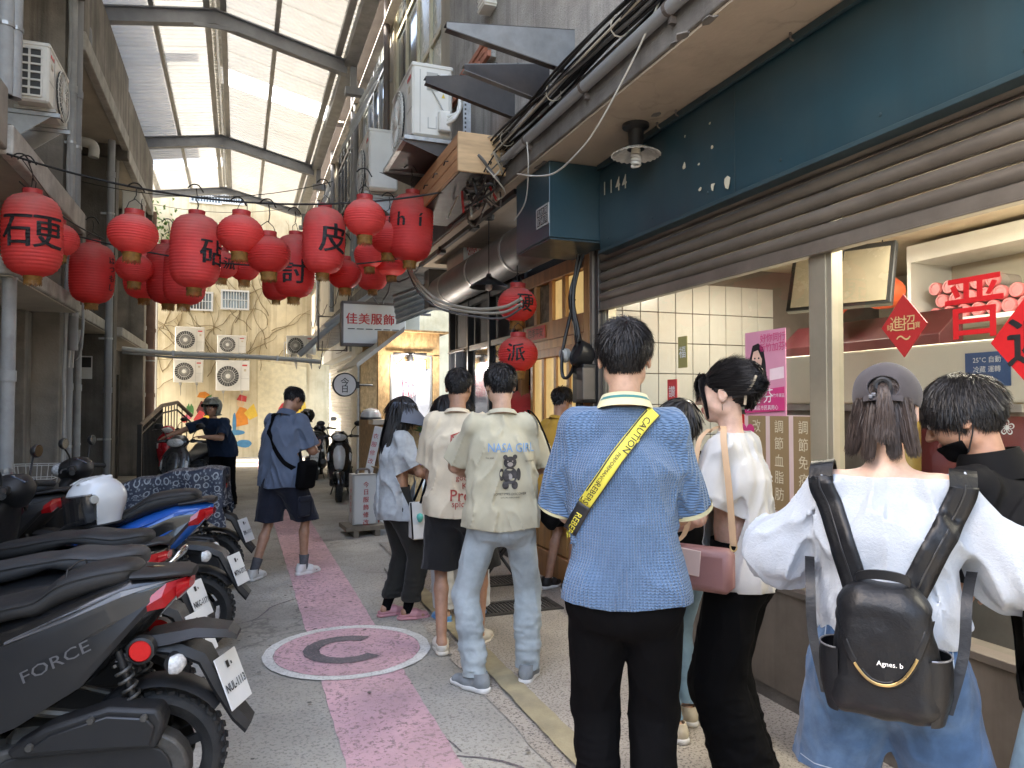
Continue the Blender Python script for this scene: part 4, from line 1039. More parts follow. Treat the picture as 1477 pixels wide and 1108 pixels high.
for y in(5.72,6.0,6.36):slab((XW-.022,y-.035,2.301),(XW+.04,y+.035,2.659),'mullion',M_woodl,ws,bevel=.004)
for(y0,y1)in((5.33,5.68),(5.76,5.96),(6.04,6.32),(6.4,6.69)):slab((XW+.01,y0,2.31),(XW+.018,y1,2.65),'pane',M_glowp if y0<6 else mat('dim_pane',(.16,.14,.10),.15,var=.5,vs=12),ws)
slab((XW-.015,5.33,2.061),(XW+.02,6.69,2.139),'lintel_board',M_woodl,ws)
for k in range(5):slab((XW-.02,5.34+k*.272,1.031),(XW+.01,5.40+k*.272,1.979),'stile',M_woodl,ws,bevel=.004)
for k in range(4):
 slab((XW+.0,5.401+k*.272,1.04),(XW+.006,5.611+k*.272,1.975),'pane',M_glowp,ws)
 slab((XW-.01,5.36+k*.33,.26),(XW+.02,5.67+k*.33,.94),'lower_panel',M_woodl,ws,bevel=.01)
slab((XW-.036,6.1,2.16),(XW-.031,6.55,2.28),'red_strip',M_bred,ws)
bq=MB();letters(bq,'四季平安',(XW-.038,6.32,2.22),YN,AZ,.09);bq.build('print',M_black,ws)
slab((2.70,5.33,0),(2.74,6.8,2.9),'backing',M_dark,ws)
og=thing('dark_shopfront','dark glazed open shop front between the timber front and the booth','shop front')
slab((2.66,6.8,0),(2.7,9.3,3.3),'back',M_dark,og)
for y in(6.85,7.6,8.4,9.2):slab((2.56,y,0),(2.64,y+.06,2.8),'post',M_blk,og,bevel=.004)
for z in(.0,.9,2.2,2.74):slab((2.57,6.92,z),(2.63,9.2,z+.06),'rail',M_blk,og)
for y in(6.92,7.67,8.47):slab((2.6,y,.97),(2.606,y+.67,2.2),'pane',mat('dark_pane',(.035,.04,.045),.06,spec=.9),og)
t=thing('curtain','pale translucent curtain hanging in the dark shop front','curtain')
part('cloth',t,mat('pale_curtain',(.30,.31,.33),.7,var=.2,vs=3,transl=.3),lambda b:b.grid(lambda u,v:(2.53+.03*math.sin(u*40)+.01*math.sin(u*91),8.5+u*.6,1.1+v*1.1),60,3),smooth=60)
part('rod',t,M_blk,lambda b:b.tube([(2.53,8.45,2.22),(2.53,9.15,2.22)],.012,6))
dk=thing('metal_duct','brushed metal duct running under the soffit past the timber shop front','duct')
part('tube',dk,mat('dull_steel',(.20,.20,.20),.5,.7,var=.15,vs=3,bump=.05),lambda b:b.tube([(2.42,5.56,2.98),(2.42,9.0,2.98)],.2,24),smooth=40)
for y in(6.3,7.4,8.5):part('band',dk,M_zinc,lambda b:b.tube([(2.42,y,2.98),(2.42,y+.04,2.98)],.206,24),smooth=40)
c0,c1=atY(650,428,8.6),atY(672,366,8.6)
t=thing('box_sign','small grey box sign with red lettering on its end, under the soffit','sign',(0,0,0))
part('casing',t,M_alu,lambda b:b.bb((c0.x-.05,7.9,c0.z),(c1.x+.22,8.6,c1.z)),bevel=.006)
part('face',t,M_paper,lambda b:b.bb((c0.x-.0,7.895,c0.z+.28),(c1.x+.17,7.899,c1.z-.02)))
bq=MB();letters(bq,'營業中',((c0.x+c1.x)/2+.08,7.892,c1.z-.11),AX,AZ,.13);bq.build('print',M_red,t)
t=thing('box_sign','dark narrow box sign behind the grey one under the soffit','sign')
part('casing',t,M_alud,lambda b:b.bb((c0.x-.1,9.3,c0.z-.05),(c1.x+.1,9.55,c1.z)),bevel=.006)
for(px,py,tilt,lab)in((637,352,0,'black track spotlight pointing straight down, farther one'),(684,312,25,'black track spotlight tilted to the right, nearer one')):
 c=atX(px,py,2.12)
 t=thing('track_spotlight',lab,'spotlight',(c.x,c.y,c.z),0,'track spotlights under the soffit')
 rr=Matrix.Rotation(R(tilt),3,'Y')
 part('barrel',t,M_blk,lambda b:b.lathe([(0,.08),(.035,.08),(.038,.07),(.038,-.08),(.03,-.075),(0,-.06)],16,(0,0,0),rr),smooth=40)
 part('arm',t,M_blk,lambda b:[b.tube([(0,0,.06),(0,0,3.27-c.z)],.012,6),b.bb((-.03,-.08,3.25-c.z),(.03,.08,3.28-c.z))])
t=thing('light_track','black lighting track under the soffit carrying two spotlights','track')
part('rail',t,M_blk,lambda b:b.bb((2.1,5.6,3.285),(2.14,9.0,3.329)))
c=atX(705,415,2.18)
t=thing('pendant_lamp','black shallow pendant lamp hanging beside the string of three lanterns','lamp',(c.x,c.y,c.z))
part('shade',t,M_blk,lambda b:b.lathe([(.02,.13),(.03,.1),(.05,.09),(.17,.02),(.18,.0),(.172,.002),(.05,.075)],28,caps=False),smooth=50)
part('bulb',t,M_shelf,lambda b:b.lathe([(0,-.035),(.03,-.02),(.035,.01),(.02,.05)],16),smooth=60)
part('cord',t,M_blk,lambda b:b.tube([(0,0,.12),(0,0,3.33-c.z)],.005,5))
part('canopy',t,M_blk,lambda b:b.lathe([(.05,3.29-c.z),(.055,3.329-c.z)],16))
c=atX(838,522,2.50)
t=thing('wall_fan','black wall mounted fan with a round silver lamp beside the timber door','fan',(c.x,c.y,c.z))
rY=Matrix.Rotation(R(-70),3,'Y')@Matrix.Rotation(R(0),3,'X')
part('housing',t,M_blk,lambda b:b.lathe([(0,-.09),(.07,-.09),(.10,-.04),(.105,.04),(.09,.05),(.085,.03),(0,.03)],24,(0,0,.06),rY),smooth=40)
part('bracket',t,M_blk,lambda b:b.bb((-.03,-.1,-.32),(.1,.1,-.02)),bevel=.01)
part('lamp_face',t,M_acg,lambda b:b.lathe([(0,.03),(.05,.025),(.062,0),(.05,-.04)],20,(-.06,.18,.06),Matrix.Rotation(R(-100),3,'Y')),smooth=40)
part('lower_box',t,M_alud,lambda b:b.bb((-.05,-.13,-.30),(.06,-.02,-.05)),bevel=.008)
t=thing('cable_bundle','thick bundle of black cables hanging down beside the shutter rail','cables')
for k in range(6):
 q=[(2.50+.012*k,5.22+.02*(k%3),2.74),(2.47+.02*math.sin(k),5.26+.025*(k%3),2.4),(2.5+.01*k,5.25+.03*math.sin(k*2),2.0),(2.5+.008*k,5.24+.02*(k%2),1.4)]
 if k==5:q=[(2.5,5.3,2.4),(2.42,5.34,2.0),(2.40,5.3,1.78),(2.46,5.26,1.82),(2.5,5.22,2.1)]
 part('cable',t,M_blk,lambda b:b.tube(smooth_path(q,5),.014,6),smooth=60)
c=atD(805,735,5.75)
t=thing('folding_table','folding table with brown top and crossed black legs by the timber shop front','table',(2.02,5.65,0.014),R(-25))
part('top',t,mat('brown_tabletop',(.24,.12,.06),.45,var=.15,vs=4,stretch=(1,6,1)),lambda b:b.bb((-.30,-.22,.70),(.30,.22,.728)),bevel=.006)
for s_ in(-1,1):
 for q in(-1,1):part('leg',t,M_blk,lambda b:b.tube([(-.25*q,s_*.19-.012*q,.012),(.25*q,s_*.19-.012*q,.69)],.0125,8),smooth=40)
for q in(-1,1):part('foot_bar',t,M_blk,lambda b:b.tube([(-.25*q,-.2-.012*q,.012),(-.25*q,.2-.012*q,.012)],.0125,8),smooth=40)
# OSB booth of the tailor
M_osb=mat('osb_board',(0.42,0.27,0.125),0.75,var=0.4,vs=26,bump=0.35,bs=55,dirt=.35,dcol=(.2,.12,.05),ds=14,stretch=(1,1,.45))
M_shut=mat('ivory_shutter',(.50,.46,.36),.55,var=.12,vs=3,dirt=.4,dcol=(.3,.25,.18),ds=2)
bo=thing('tailor_booth','chipboard tailor booth with sloping awning and lit display window','booth')
BY=9.55
def BX(px,py):q=atY(px,py,BY);return q.x,q.z
xl,_=BX(547,520);xr,_=BX(634,520)
for(x0,y0,x1,y1,nm)in((545,480,634,512,'front_board'),(545,512,562,606,'front_board'),(624,512,634,606,'front_board'),(545,612,634,690,'lower_board')):
 (xa,zb),(xb,za)=BX(x0,y1),BX(x1,y0)
 slab((xa,BY,zb),(xb,BY+.04,za),nm,M_osb,bo,bevel=.003)
(xa,za),(xb,zb)=BX(538,612),BX(640,604)
slab((xa-.05,BY-.28,za),(xb,BY+.05,zb),'counter',mat('counter_top',(.48,.42,.33),.4,var=.1),bo,bevel=.005)
slab((xl-.01,BY+.04,.0),(xl+.03,BY+1.6,1.45),'side_board',M_osb,bo)
slab((xl-.01,BY+.04,1.45),(xl+.03,BY+.12,2.3),'side_post',M_osb,bo)
slab((xl-.01,BY+1.5,1.45),(xl+.03,BY+1.6,2.3),'side_post',M_osb,bo)
slab((xl+.03,BY+1.55,0),(2.66,BY+1.6,2.6),'back_board',M_osb,bo)
(x0,z0),(x1,z1),(x2,z2)=BX(510,530),BX(577,481),BX(634,484)
part('gable',bo,M_osb,lambda b:b.prism([(x0+.3,z0+.02),(x1,z1-.01),(x2,z2-.01),(x2,z0-.0),(x0+.4,z0)],lambda a,c,d:(a,d,c),BY+.005,BY+.035))
part('awning',bo,mat('milky_awning',(.55,.52,.44),.4,var=.12,vs=5,transl=.4),lambda b:b.prism([(x0,z0-.0),(x1,z1+.02),(x1,z1+.045),(x0,z0+.025)],lambda a,c,d:(a,d,c),BY-.25,BY+1.7))
part('awning_edge',bo,M_alu,lambda b:b.prism([(x0,z0-.02),(x1,z1+.0),(x1,z1+.06),(x0,z0+.04)],lambda a,c,d:(a,d,c),BY-.28,BY-.251))
part('awning',bo,M_osb,lambda b:b.prism([(x1,z1+.02),(x2+.1,z2+.02),(x2+.1,z2+.045),(x1,z1+.045)],lambda a,c,d:(a,d,c),BY-.1,BY+1.7))
(xa,za),(xb,zb)=BX(563,606),BX(623,513)
part('pane',bo,mat('lit_pane',(.55,.58,.66),.15,var=.25,vs=4,emit=.0),lambda b:b.bb((xa,BY+.03,za),(xb,BY+.036,zb)))
part('frame',bo,M_alu,lambda b:[b.bb((xa,BY-.005,za),(xa+.025,BY+.028,zb)),b.bb((xb-.025,BY-.005,za),(xb,BY+.028,zb)),b.bb((xa+.025,BY-.005,zb-.025),(xb-.025,BY+.028,zb))])
for s_,px,py,z in(('今',581,527,.15),('日',607,527,.15),('服',590,547,.16),('飾',590,564,.16)):
 (x,zc)=BX(px,py)
 bq=MB();letters(bq,s_,(x,BY-.012,zc),AX,AZ,z*1.12,bold=.035);bq.build('glyph_outline',ink('hot_pink',(.62,.05,.14)),bo)
 bq=MB();letters(bq,s_,(x,BY-.016,zc),AX,AZ,z*1.12,bold=-.004);bq.build('glyph',M_white,bo)
bar=BX(590,511)
lp=thing('booth_lamp','black rod with a glaring lit bulb above the booth lettering','lamp')
part('rod',lp,M_blk,lambda b:b.tube([(BX(566,510)[0],BY-.06,bar[1]),(BX(614,510)[0],BY-.06,bar[1])],.018,8),smooth=40)
part('shade',lp,M_blk,lambda b:b.lathe([(.015,.06),(.04,.0),(.045,-.06)],14,(bar[0],BY-.08,bar[1]-.06),caps=False),smooth=50)
part('bulb',lp,mat('booth_bulb',(1,.96,.9),.4,var=0,emit=8),lambda b:b.lathe([(0,-.14),(.035,-.12),(.045,-.08),(.03,-.03)],14,(bar[0],BY-.08,bar[1]-.03)),smooth=60)
d=bpy.data.lights.new('booth_light','POINT');d.energy,d.shadow_soft_size,d.color=5,.05,(1,.95,.88)
o=bpy.data.objects.new('booth_light',d);COL.objects.link(o);o.location=(bar[0],BY-.22,bar[1]-.16)
def dome(lab,px,py,s):
 c=atY(px,py,BY-.1)
 t=thing('display_dome',lab,'display case',(c.x,BY-.1,c.z))
 part('shell',t,mat('clear_plastic',(.55,.57,.58),.08,alpha=.45),lambda b:b.lathe([(s,0),(s*1.02,s*.35),(s*.8,s*.75),(s*.4,s*.95),(0,s)],20),smooth=60)
 part('tray',t,M_blk,lambda b:b.lathe([(s*1.05,-.02),(s*1.05,.01),(0,.012)],20),smooth=40)
 part('goods',t,M_platew,lambda b:[b.box((s*.3*math.cos(q),s*.3*math.sin(q),.05),(.08,.05,.08),Matrix.Rotation(q,3,'Z'))for q in(0,2,4)])
dome('clear plastic dome over goods on the booth counter',535,603,.13)
for(px,py,n,lab)in((612,628,26,'spiky green potted plant on the booth counter'),(606,664,20,'smaller potted plant under the booth counter')):
 c=atY(px,py,BY-.22)
 t=thing('potted_plant',lab,'plant',(c.x,BY-.22,c.z-.06))
 part('pot',t,mat('violet_pot',(.30,.26,.5),.4),lambda b:b.lathe([(.05,0),(.07,.09),(.062,.09),(0,.085)],16),smooth=40)
 bq=MB()
 for k in range(n):
  a=k*2.4;l=rnd.uniform(.1,.2);e=rnd.uniform(.3,1.2)
  d_=Vector((math.cos(a)*math.cos(e),math.sin(a)*math.cos(e),math.sin(e)));s_=d_.cross(Vector((0,0,1))).normalized()*.012
  o_=Vector((0,0,.09))
  bq.add([o_-s_*.5,o_+s_*.5,o_+d_*l*.6+s_,o_+d_*l-Vector((0,0,.03)),o_+d_*l*.6-s_],[(0,1,2,3,4)])
 bq.build('leaves',mat('plant_green',(.06,.14,.04),.45,var=.3,vs=8),t)['kind']='stuff'
c=atY(497,555,9.3)
t=thing('round_sign','round white sign with black rim reading two characters, on a bracket by the booth','sign',(c.x,9.3,c.z))
rX=Matrix.Rotation(PI/2,3,'X')
part('disc',t,M_paper,lambda b:b.lathe([(0,.03),(.135,.03),(.135,-.03),(0,-.03)],36,(0,0,0),rX),smooth=30)
part('rim',t,M_blk,lambda b:b.lathe([(.134,.036),(.15,.036),(.15,-.036),(.134,-.036),(.134,.036)],36,(0,0,0),rX,caps=False),smooth=30)
part('arm',t,M_blk,lambda b:[b.tube([(.15,0,0),(.36,.1,0)],.016,8),b.bb((.14,-.03,-.04),(.18,.03,.04))])
bq=MB();letters(bq,'今',(0,-.034,.035),AX,AZ,.11,bold=.01);letters(bq,'日',(0,-.034,-.055),AX,AZ,.10,bold=.01);bq.build('print',M_black,t)
a,c=atY(508,762,8.9),atY(543,684,8.9)
t=thing('lettered_box_sign','white standing box sign with a column of red characters on a wooden skid','sign',((a.x+c.x)/2,9.02,0),R(4))
W,z0,z1=(c.x-a.x),.13,c.z
part('box',t,M_wdoor,lambda b:b.bb((-W/2,-.12,z0),(W/2,.12,z1)),bevel=.006)
part('edge',t,M_alu,lambda b:[b.bb((s_*W/2-.012,-.126,z0),(s_*W/2+.012,-.114,z1+.006))for s_ in(-1,1)]+[b.bb((-W/2,-.126,z1-.012),(W/2,-.114,z1+.006))])
bq=MB();column(bq,'今日服飾修改',(0.01,-.124,z1-.12),AX,AZ,.072,1.25,bold=.01);bq.build('print',M_red,t)
bq=MB();column(bq,'修改衣褲',(-W/2-.003,0,z1-.2),YN,AZ,.06,1.3);bq.build('print',M_red,t)
M_skid=mat('grey_skid_wood',(.22,.18,.13),.8,var=.3,vs=6,stretch=(1,6,1))
part('skid',t,M_skid,lambda b:b.bb((-W/2-.1,-.22,.07),(W/2+.1,.22,.12)))
for s_ in(-1,1):part('runner',t,M_skid,lambda b:b.bb((s_*W*.45-.03,-.24,.0),(s_*W*.45+.03,.24,.07)))
part('handle',t,M_brown,lambda b:b.tube(smooth_path([(-.08,0,z1),(-.06,0,z1+.05),(.06,0,z1+.05),(.08,0,z1)],4),.015,6))
c=atY(530,630,9.2)
t=thing('leaning_board','narrow white lettered board leaning against the booth counter','board',(c.x,9.2,.45),0)
part('panel',t,M_paper,lambda b:b.box((.05,0,.42),(.10,.04,.85),Matrix.Rotation(R(12),3,'Y')),bevel=.004)
bq=MB();column(bq,'衣服修改',(.1,-.024,.72),(.98,0,-.2),(.2,0,.98),.07,1.5);bq.build('print',M_red,t)
t=thing('cardboard_box','open cardboard box on the low red stool by the booth','box',(c.x+.26,9.18,.55),R(15))
part('carton',t,mat('carton_paper',(.42,.33,.22),.8,var=.1),lambda b:[b.bb((-.13,-.1,0),(.13,.1,.2))])
for s_ in(-1,1):part('flap',t,mat('carton_paper',(.42,.33,.22)),lambda b:b.box((s_*.17,0,.22),(.1,.19,.006),Matrix.Rotation(R(-35*s_),3,'Y')))
t=thing('red_stool','low red plastic stool under the cardboard box by the booth','stool',(c.x+.26,9.18,0))
part('seat',t,mat('red_plastic',(.42,.05,.03),.4,var=.08),lambda b:b.bb((-.17,-.14,.5),(.17,.14,.549)),bevel=.01)
for sx in(-1,1):
 for sy in(-1,1):part('leg',t,mat('red_plastic',(.42,.05,.03)),lambda b:b.tube([(sx*.13,sy*.1,.5),(sx*.16,sy*.13,0)],.02,6))
shf=thing('closed_shutter','closed ivory roller shutter of the shop beyond the booth','shutter')
slm=MB().prism([(0,0),(-.018,.012),(-.022,.05),(-.018,.085),(0,.097)],lambda a,c,d:(a,d,c),0,4.2).mesh('slat',M_shut,30)
for k in range(26):place('slat',slm,shf,loc=(2.52,11.4,.02+k*.1))
part('guide_rail',shf,M_alud,lambda b:[b.bb((2.46,11.3,0),(2.56,11.4,2.7))])
part('housing',shf,M_shut,lambda b:b.bb((2.3,11.3,2.63),(2.66,15.7,3.0)),bevel=.01)
part('tiled_pier',shf,mat('pale_tile_pier',(.5,.48,.42),.5,var=.15,vs=12),lambda b:b.bb((2.35,15.7,0),(2.66,16.6,3.32)))
slm2=MB().prism([(0,0),(-.018,.012),(-.022,.05),(-.018,.085),(0,.097)],lambda a,c,d:(a,d,c),0,5.6).mesh('slat',mat('grey_shutter',(.42,.40,.35),.5,var=.12,vs=3),30)
shg=thing('closed_shutter','farther closed grey shutter near the end of the lane','shutter')
for k in range(27):place('slat',slm2,shg,loc=(2.52,16.6,.02+k*.1))
part('housing',shg,M_acg,lambda b:b.bb((2.3,16.6,2.75),(2.66,22.3,3.1)),bevel=.01)
SY=10.9
(a,c)=atY(493,497,SY),atY(584,441,SY)
t=thing('shop_sign','white projecting sign with four bold red characters above the booth awning','sign',((a.x+c.x)/2,SY,(a.z+c.z)/2))
W,H=c.x-a.x,c.z-a.z
part('box',t,M_wdoor,lambda b:b.bb((-W/2,-.07,-H/2),(W/2,.07,H/2)),bevel=.008)
part('edge',t,M_brown,lambda b:[b.bb((-W/2-.015,-.08,H/2-.02),(W/2+.015,.08,H/2+.02)),b.bb((-W/2-.015,-.08,-H/2-.02),(W/2+.015,.08,-H/2+.02)),b.bb((-W/2-.02,-.08,-H/2),(-W/2+.012,.08,H/2))])
bq=MB()
for k,ch in enumerate('佳美服飾'):letters(bq,ch,(-W*.36+k*W*.195,-.074,H*.12),AX,AZ,.175,bold=.022)
bq.build('print',M_red,t)
part('rule',t,M_black,lambda b:[b.bb((-W*.42+k*.13,-.073,-H*.135),(-W*.42+k*.13+.1,-.0712,-H*.115))for k in range(7)])
part('arm',t,M_brown,lambda b:[b.tube([(W/2,0,H*.3),(W/2+.4,0,H*.3)],.02,6),b.tube([(W/2,0,-H*.3),(W/2+.4,0,-H*.3)],.02,6)])
a,c=atY(459,505,12.2),atY(500,458,12.2)
t=thing('empty_sign_frame','empty rusty metal sign frame left of the white shop sign','frame')
part('bars',t,M_brown,lambda b:b.tube([(a.x,12.2,a.z),(c.x,12.2,a.z),(c.x,12.2,c.z),(a.x,12.2,c.z)],.022,6,closed=True))
part('arm',t,M_brown,lambda b:b.tube([(c.x,12.2,c.z-.05),(2.4,12.2,c.z-.05)],.018,6))
t=thing('corrugated_sheet','slanting grey corrugated metal sheet beside the white shop sign','metal sheet')
q0,q1,q2=atY(572,468,10.0),atY(646,440,10.0),atY(640,398,10.0)
def corr(u,v):
 p=q0+(q1-q0)*u+(q2-q1)*v
 return(p.x,10.0+.03*math.sin(v*34)+(1-u)*.0,p.z)
part('sheet',t,M_zinc,lambda b:b.grid(corr,2,60),smooth=50)
# lanterns
M_lan=mat('red_lantern_cloth',(0.82,0.058,0.052),0.6,var=0.12,vs=4,transl=0.42)
def _dusty():
 nt=M_lan.node_tree;N,L=nt.nodes,nt.links
 p=next(n for n in N if n.type=='BSDF_PRINCIPLED')
 src=p.inputs['Base Color'].links[0].from_socket
 tc=N.new('ShaderNodeTexCoord');sp=N.new('ShaderNodeSeparateXYZ');L.new(tc.outputs['Generated'],sp.inputs[0])
 no=N.new('ShaderNodeTexNoise');no.inputs['Scale'].default_value=9;L.new(tc.outputs['Object'],no.inputs['Vector'])
 a=N.new('ShaderNodeMath');a.operation='MULTIPLY_ADD';L.new(no.outputs['Fac'],a.inputs[0]);a.inputs[1].default_value=.3;L.new(sp.outputs[2],a.inputs[2])
 mr=N.new('ShaderNodeMapRange');mr.inputs['From Min'].default_value=.76;mr.inputs['From Max'].default_value=1.08;mr.inputs['To Max'].default_value=.55;L.new(a.outputs[0],mr.inputs['Value'])
 mx=N.new('ShaderNodeMix');mx.data_type='RGBA';L.new(mr.outputs[0],mx.inputs[0]);L.new(src,mx.inputs[6]);mx.inputs[7].default_value=(.46,.27,.22,1)
 oi=N.new('ShaderNodeObjectInfo');hv=N.new('ShaderNodeHueSaturation');m1=N.new('ShaderNodeMapRange');m1.inputs['To Min'].default_value=.75;m1.inputs['To Max'].default_value=1.25;L.new(oi.outputs['Random'],m1.inputs['Value']);L.new(m1.outputs[0],hv.inputs['Value'])
 m2=N.new('ShaderNodeMapRange');m2.inputs['To Min'].default_value=1.0;m2.inputs['To Max'].default_value=.95;L.new(oi.outputs['Random'],m2.inputs['Value']);L.new(m2.outputs[0],hv.inputs['Saturation'])
 L.new(mx.outputs[2],hv.inputs['Color']);L.new(hv.outputs[0],p.inputs['Base Color'])
 bm_=N.new('ShaderNodeBump');bm_.inputs['Strength'].default_value=.35;bm_.inputs['Distance'].default_value=.01;n3=N.new('ShaderNodeTexNoise');n3.inputs['Scale'].default_value=16;L.new(tc.outputs['Object'],n3.inputs['Vector']);L.new(n3.outputs['Fac'],bm_.inputs['Height']);L.new(bm_.outputs[0],p.inputs['Normal'])
_dusty()
M_tas=mat('gold_brown_fringe',(0.26,0.13,0.025),0.7,var=0.35,vs=30)
M_cap=mat('red_cap',(0.42,0.04,0.04),0.5,var=0.15)
M_wire=mat('black_wire',(0.015,0.014,0.013),0.6)
M_lanint=M_black
def lan_profile(kind):
 pts=[]
 n=23 if kind=='oval' else 15
 H,W=(.33,.212)if kind=='oval' else(.152,.178)
 for i in range(n*3+1):
  u=-1+2*i/(n*3)
  if kind=='oval':r=W*(1-abs(u)**4.2)**(1/2.6)
  else:r=W*math.sqrt(max(0,1-u*u*.93))
  r=max(r,.07)
  r+=.0035*(1 if i%3==0 else-.6)
  pts.append((r,u*H))
 return pts,H
_lan={}
for kd in('oval','round'):
 pr_,H_=lan_profile(kd)
 bq=MB().lathe(pr_,32,caps=False)
 body=bq.mesh('body',M_lan,75)
 cap=MB().lathe([(.068,H_-.008),(.071,H_+.038),(.064,H_+.04),(.06,H_-.008)],24,caps=False).mesh('top_collar',M_cap,40)
 col=MB().lathe([(.066,-H_+.006),(.068,-H_-.02),(.06,-H_-.02),(.05,-H_+.006)],24,caps=False).mesh('bottom_collar',M_tas,40)
 b=MB()
 for k in range(44):
  a=2*PI*k/44
  l=.045+.018*((k*7)%5)/5
  b.add([(math.cos(a)*.062,math.sin(a)*.062,-H_-.018),(math.cos(a+.13)*.062,math.sin(a+.13)*.062,-H_-.018),(math.cos(a+.12)*.066,math.sin(a+.12)*.066,-H_-.018-l),(math.cos(a+.02)*.066,math.sin(a+.02)*.066,-H_-.018-l)],[(0,1,2,3)])
 fr=b.mesh('tassel',M_tas)
 b=MB()
 for a in(0,PI):b.tube([(math.cos(a)*.066,0,H_+.03),(math.cos(a)*.05,.01,H_+.09),(0,0,H_+.13)],.0035,4)
 hk=b.mesh('hook',M_wire)
 seam=MB()
 _lan[kd]=(pr_,H_,body,cap,col,fr,hk)
def lan_r(kd,z):
 pr_=_lan[kd][0]
 for(r0,z0),(r1,z1)in zip(pr_,pr_[1:]):
  if z0<=z<=z1:return max(r0,r1)
 return.07
def wrap(mb,s,kd,phi,zc,size,bold=.02,sx=1.0,lay=None):
 if lay is None:
  for k in(-1,0,1):wrap(mb,s,kd,phi+k*bold*size/.2,zc+k*bold*size*.3,size,0,sx,k+1)
  return
 vs,fs=text_geo(s,size,0.0)
 bm=bmesh.new()
 bv=[bm.verts.new((v.x*sx,v.y,0))for v in vs]
 for f in fs:
  try:bm.faces.new([bv[i]for i in f])
  except Exception:pass
 for _ in range(3):
  le=[e for e in bm.edges if e.calc_length()>.022]
  if not le:break
  bmesh.ops.subdivide_edges(bm,edges=le,cuts=1)
  bmesh.ops.triangulate(bm,faces=bm.faces)
 bm.verts.index_update()
 out=[]
 for v in bm.verts:
  z=zc+v.co.y;r=lan_r(kd,z)+.006+.0007*lay
  a=phi+v.co.x/max(.09,lan_r(kd,zc))
  out.append((r*math.cos(a),r*math.sin(a),z))
 mb.add(out,[[v.index for v in f.verts]for f in bm.faces])
 bm.free()
LANTERNS=[]
def lantern(px,y0,y1,kd,lab,txt=None,ph=0.0,tz=0.0,ts=.2,vert=False,d=None,tsx=1.0,yaw=None):
 pr_,H_,body,cap,col,fr,hk=_lan[kd]
 d=d or 2*H_*FPX/(y1-y0)
 c=atD(px,(y0+y1)/2,d)
 t=thing('paper_lantern',lab,'lantern',c,0,'red lanterns strung across the lane')
 t.rotation_euler=(R(rnd.uniform(-2.5,2.5)),R(rnd.uniform(-2.5,2.5)),0)
 rs=rnd.uniform(0,6);q_=rnd.uniform(.96,1.04);t.scale=(q_,q_*rnd.uniform(.98,1.02),rnd.uniform(.97,1.02))
 for nm,me in(('body',body),('top_collar',cap),('bottom_collar',col),('tassel',fr),('hook',hk)):
  o=place(nm,me,t);o.rotation_euler.z=rs
 if txt:
  face=math.atan2(-c.y,-c.x)
  bq=MB()
  if vert:
   for i,ch in enumerate(txt):wrap(bq,ch,kd,face+ph,tz-i*ts*1.15,ts,sx=tsx)
  elif len(txt)>1:
   n=len(txt)
   for i,ch in enumerate(txt):wrap(bq,ch,kd,face+ph+(i-(n-1)/2)*ts*tsx*.98/.212,tz,ts,sx=tsx)
  else:wrap(bq,txt,kd,face+ph,tz,ts,sx=tsx)
  bq.build('lettering',M_lanint,t)
 LANTERNS.append((c,H_,d))
 return t
L_=lantern
L_(47,281,398,'oval','large oval red lantern at the far left with a two part black character across it','石更',0,.0,.29,tsx=.80)
L_(84,319,373,'round','round red lantern peeping out behind the far left oval one',d=6.9)
L_(133,350,439,'oval','oval red lantern under the left wire with small cursive letters down its right side','はつもし',.95,.14,.085,True)
L_(192,310,366,'round','dusty round red lantern hung above another round one, second group from the left')
L_(194,366,408,'round','round red lantern directly beneath the dusty round one on the left')
L_(207,350,432,'oval','oval red lantern behind the two stacked round ones on the left')
L_(242,352,439,'oval','oval red lantern mostly hidden behind the big oval one left of centre')
L_(282,310,416,'oval','large oval red lantern left of centre with a black character on its right side','砧',.72,-.02,.25)
L_(267,352,440,'oval','oval red lantern half hidden below and behind the large one left of centre')
L_(347,311,365,'round','dusty round red lantern hung high beside the large oval one left of centre')
L_(319,362,402,'round','small round red lantern with faint lettering between the two high ones','派',.5,0,.14)
L_(352,366,405,'round','round red lantern low behind the dusty high round one, centre left')
L_(387,341,394,'round','round red lantern at the middle of the string, right of the dusty high one')
L_(398,376,434,'oval','oval red lantern tucked behind the one with the rounded characters at the middle')
L_(425,338,431,'oval','oval red lantern at the middle with two part black character low on it','討',.0,-.08,.27)
L_(467,299,396,'oval','large oval red lantern right of the middle with a black brushed character on its right','皮',.5,.0,.31)
L_(526,289,340,'round','round red lantern hung highest, right of the large brushed character one')
L_(497,375,417,'round','small round red lantern low between the two right hand oval groups')
L_(536,349,419,'oval','oval red lantern far back under the highest round one')
L_(532,350,386,'round','small round red lantern in front of the far oval one under the highest round one')
L_(561,320,366,'round','round red lantern behind the rightmost large oval one')
L_(564,322,398,'oval','oval red lantern hanging low behind the rightmost large oval one')
L_(593,279,379,'oval','rightmost large oval red lantern in the string, with roman letters on its left side','shí',-.45,.04,.19)
L_(746,415,464,'round','top lantern of the three hung in a column, with a black character','硬',.45,.0,.17)
L_(747,486,536,'round','middle lantern of the three hung in a column, with a black character','派',-.1,-.0,.17)
L_(758,562,606,'round','bottom lantern of the three hung in a column, partly behind heads')
def wire(name,lab,pts,r=.006,m=M_wire):
 t=thing(name,lab,'wire')
 part('strand',t,m,lambda b:b.tube(smooth_path(pts,5),r,5),smooth=60)
 return t
front=sorted([q for q in LANTERNS[:23]if q[2]<7.0],key=lambda q:q[0].x)
tops=[q[0]+Vector((0,0,q[1]+.13))for q in front]
A0,A1=Vector((-1.72,6.72,3.52)),Vector((2.0,6.1,3.50))
main=[A0.lerp(A1,k/16)-Vector((0,0,.28*4*(k/16)*(1-k/16)))for k in range(17)]
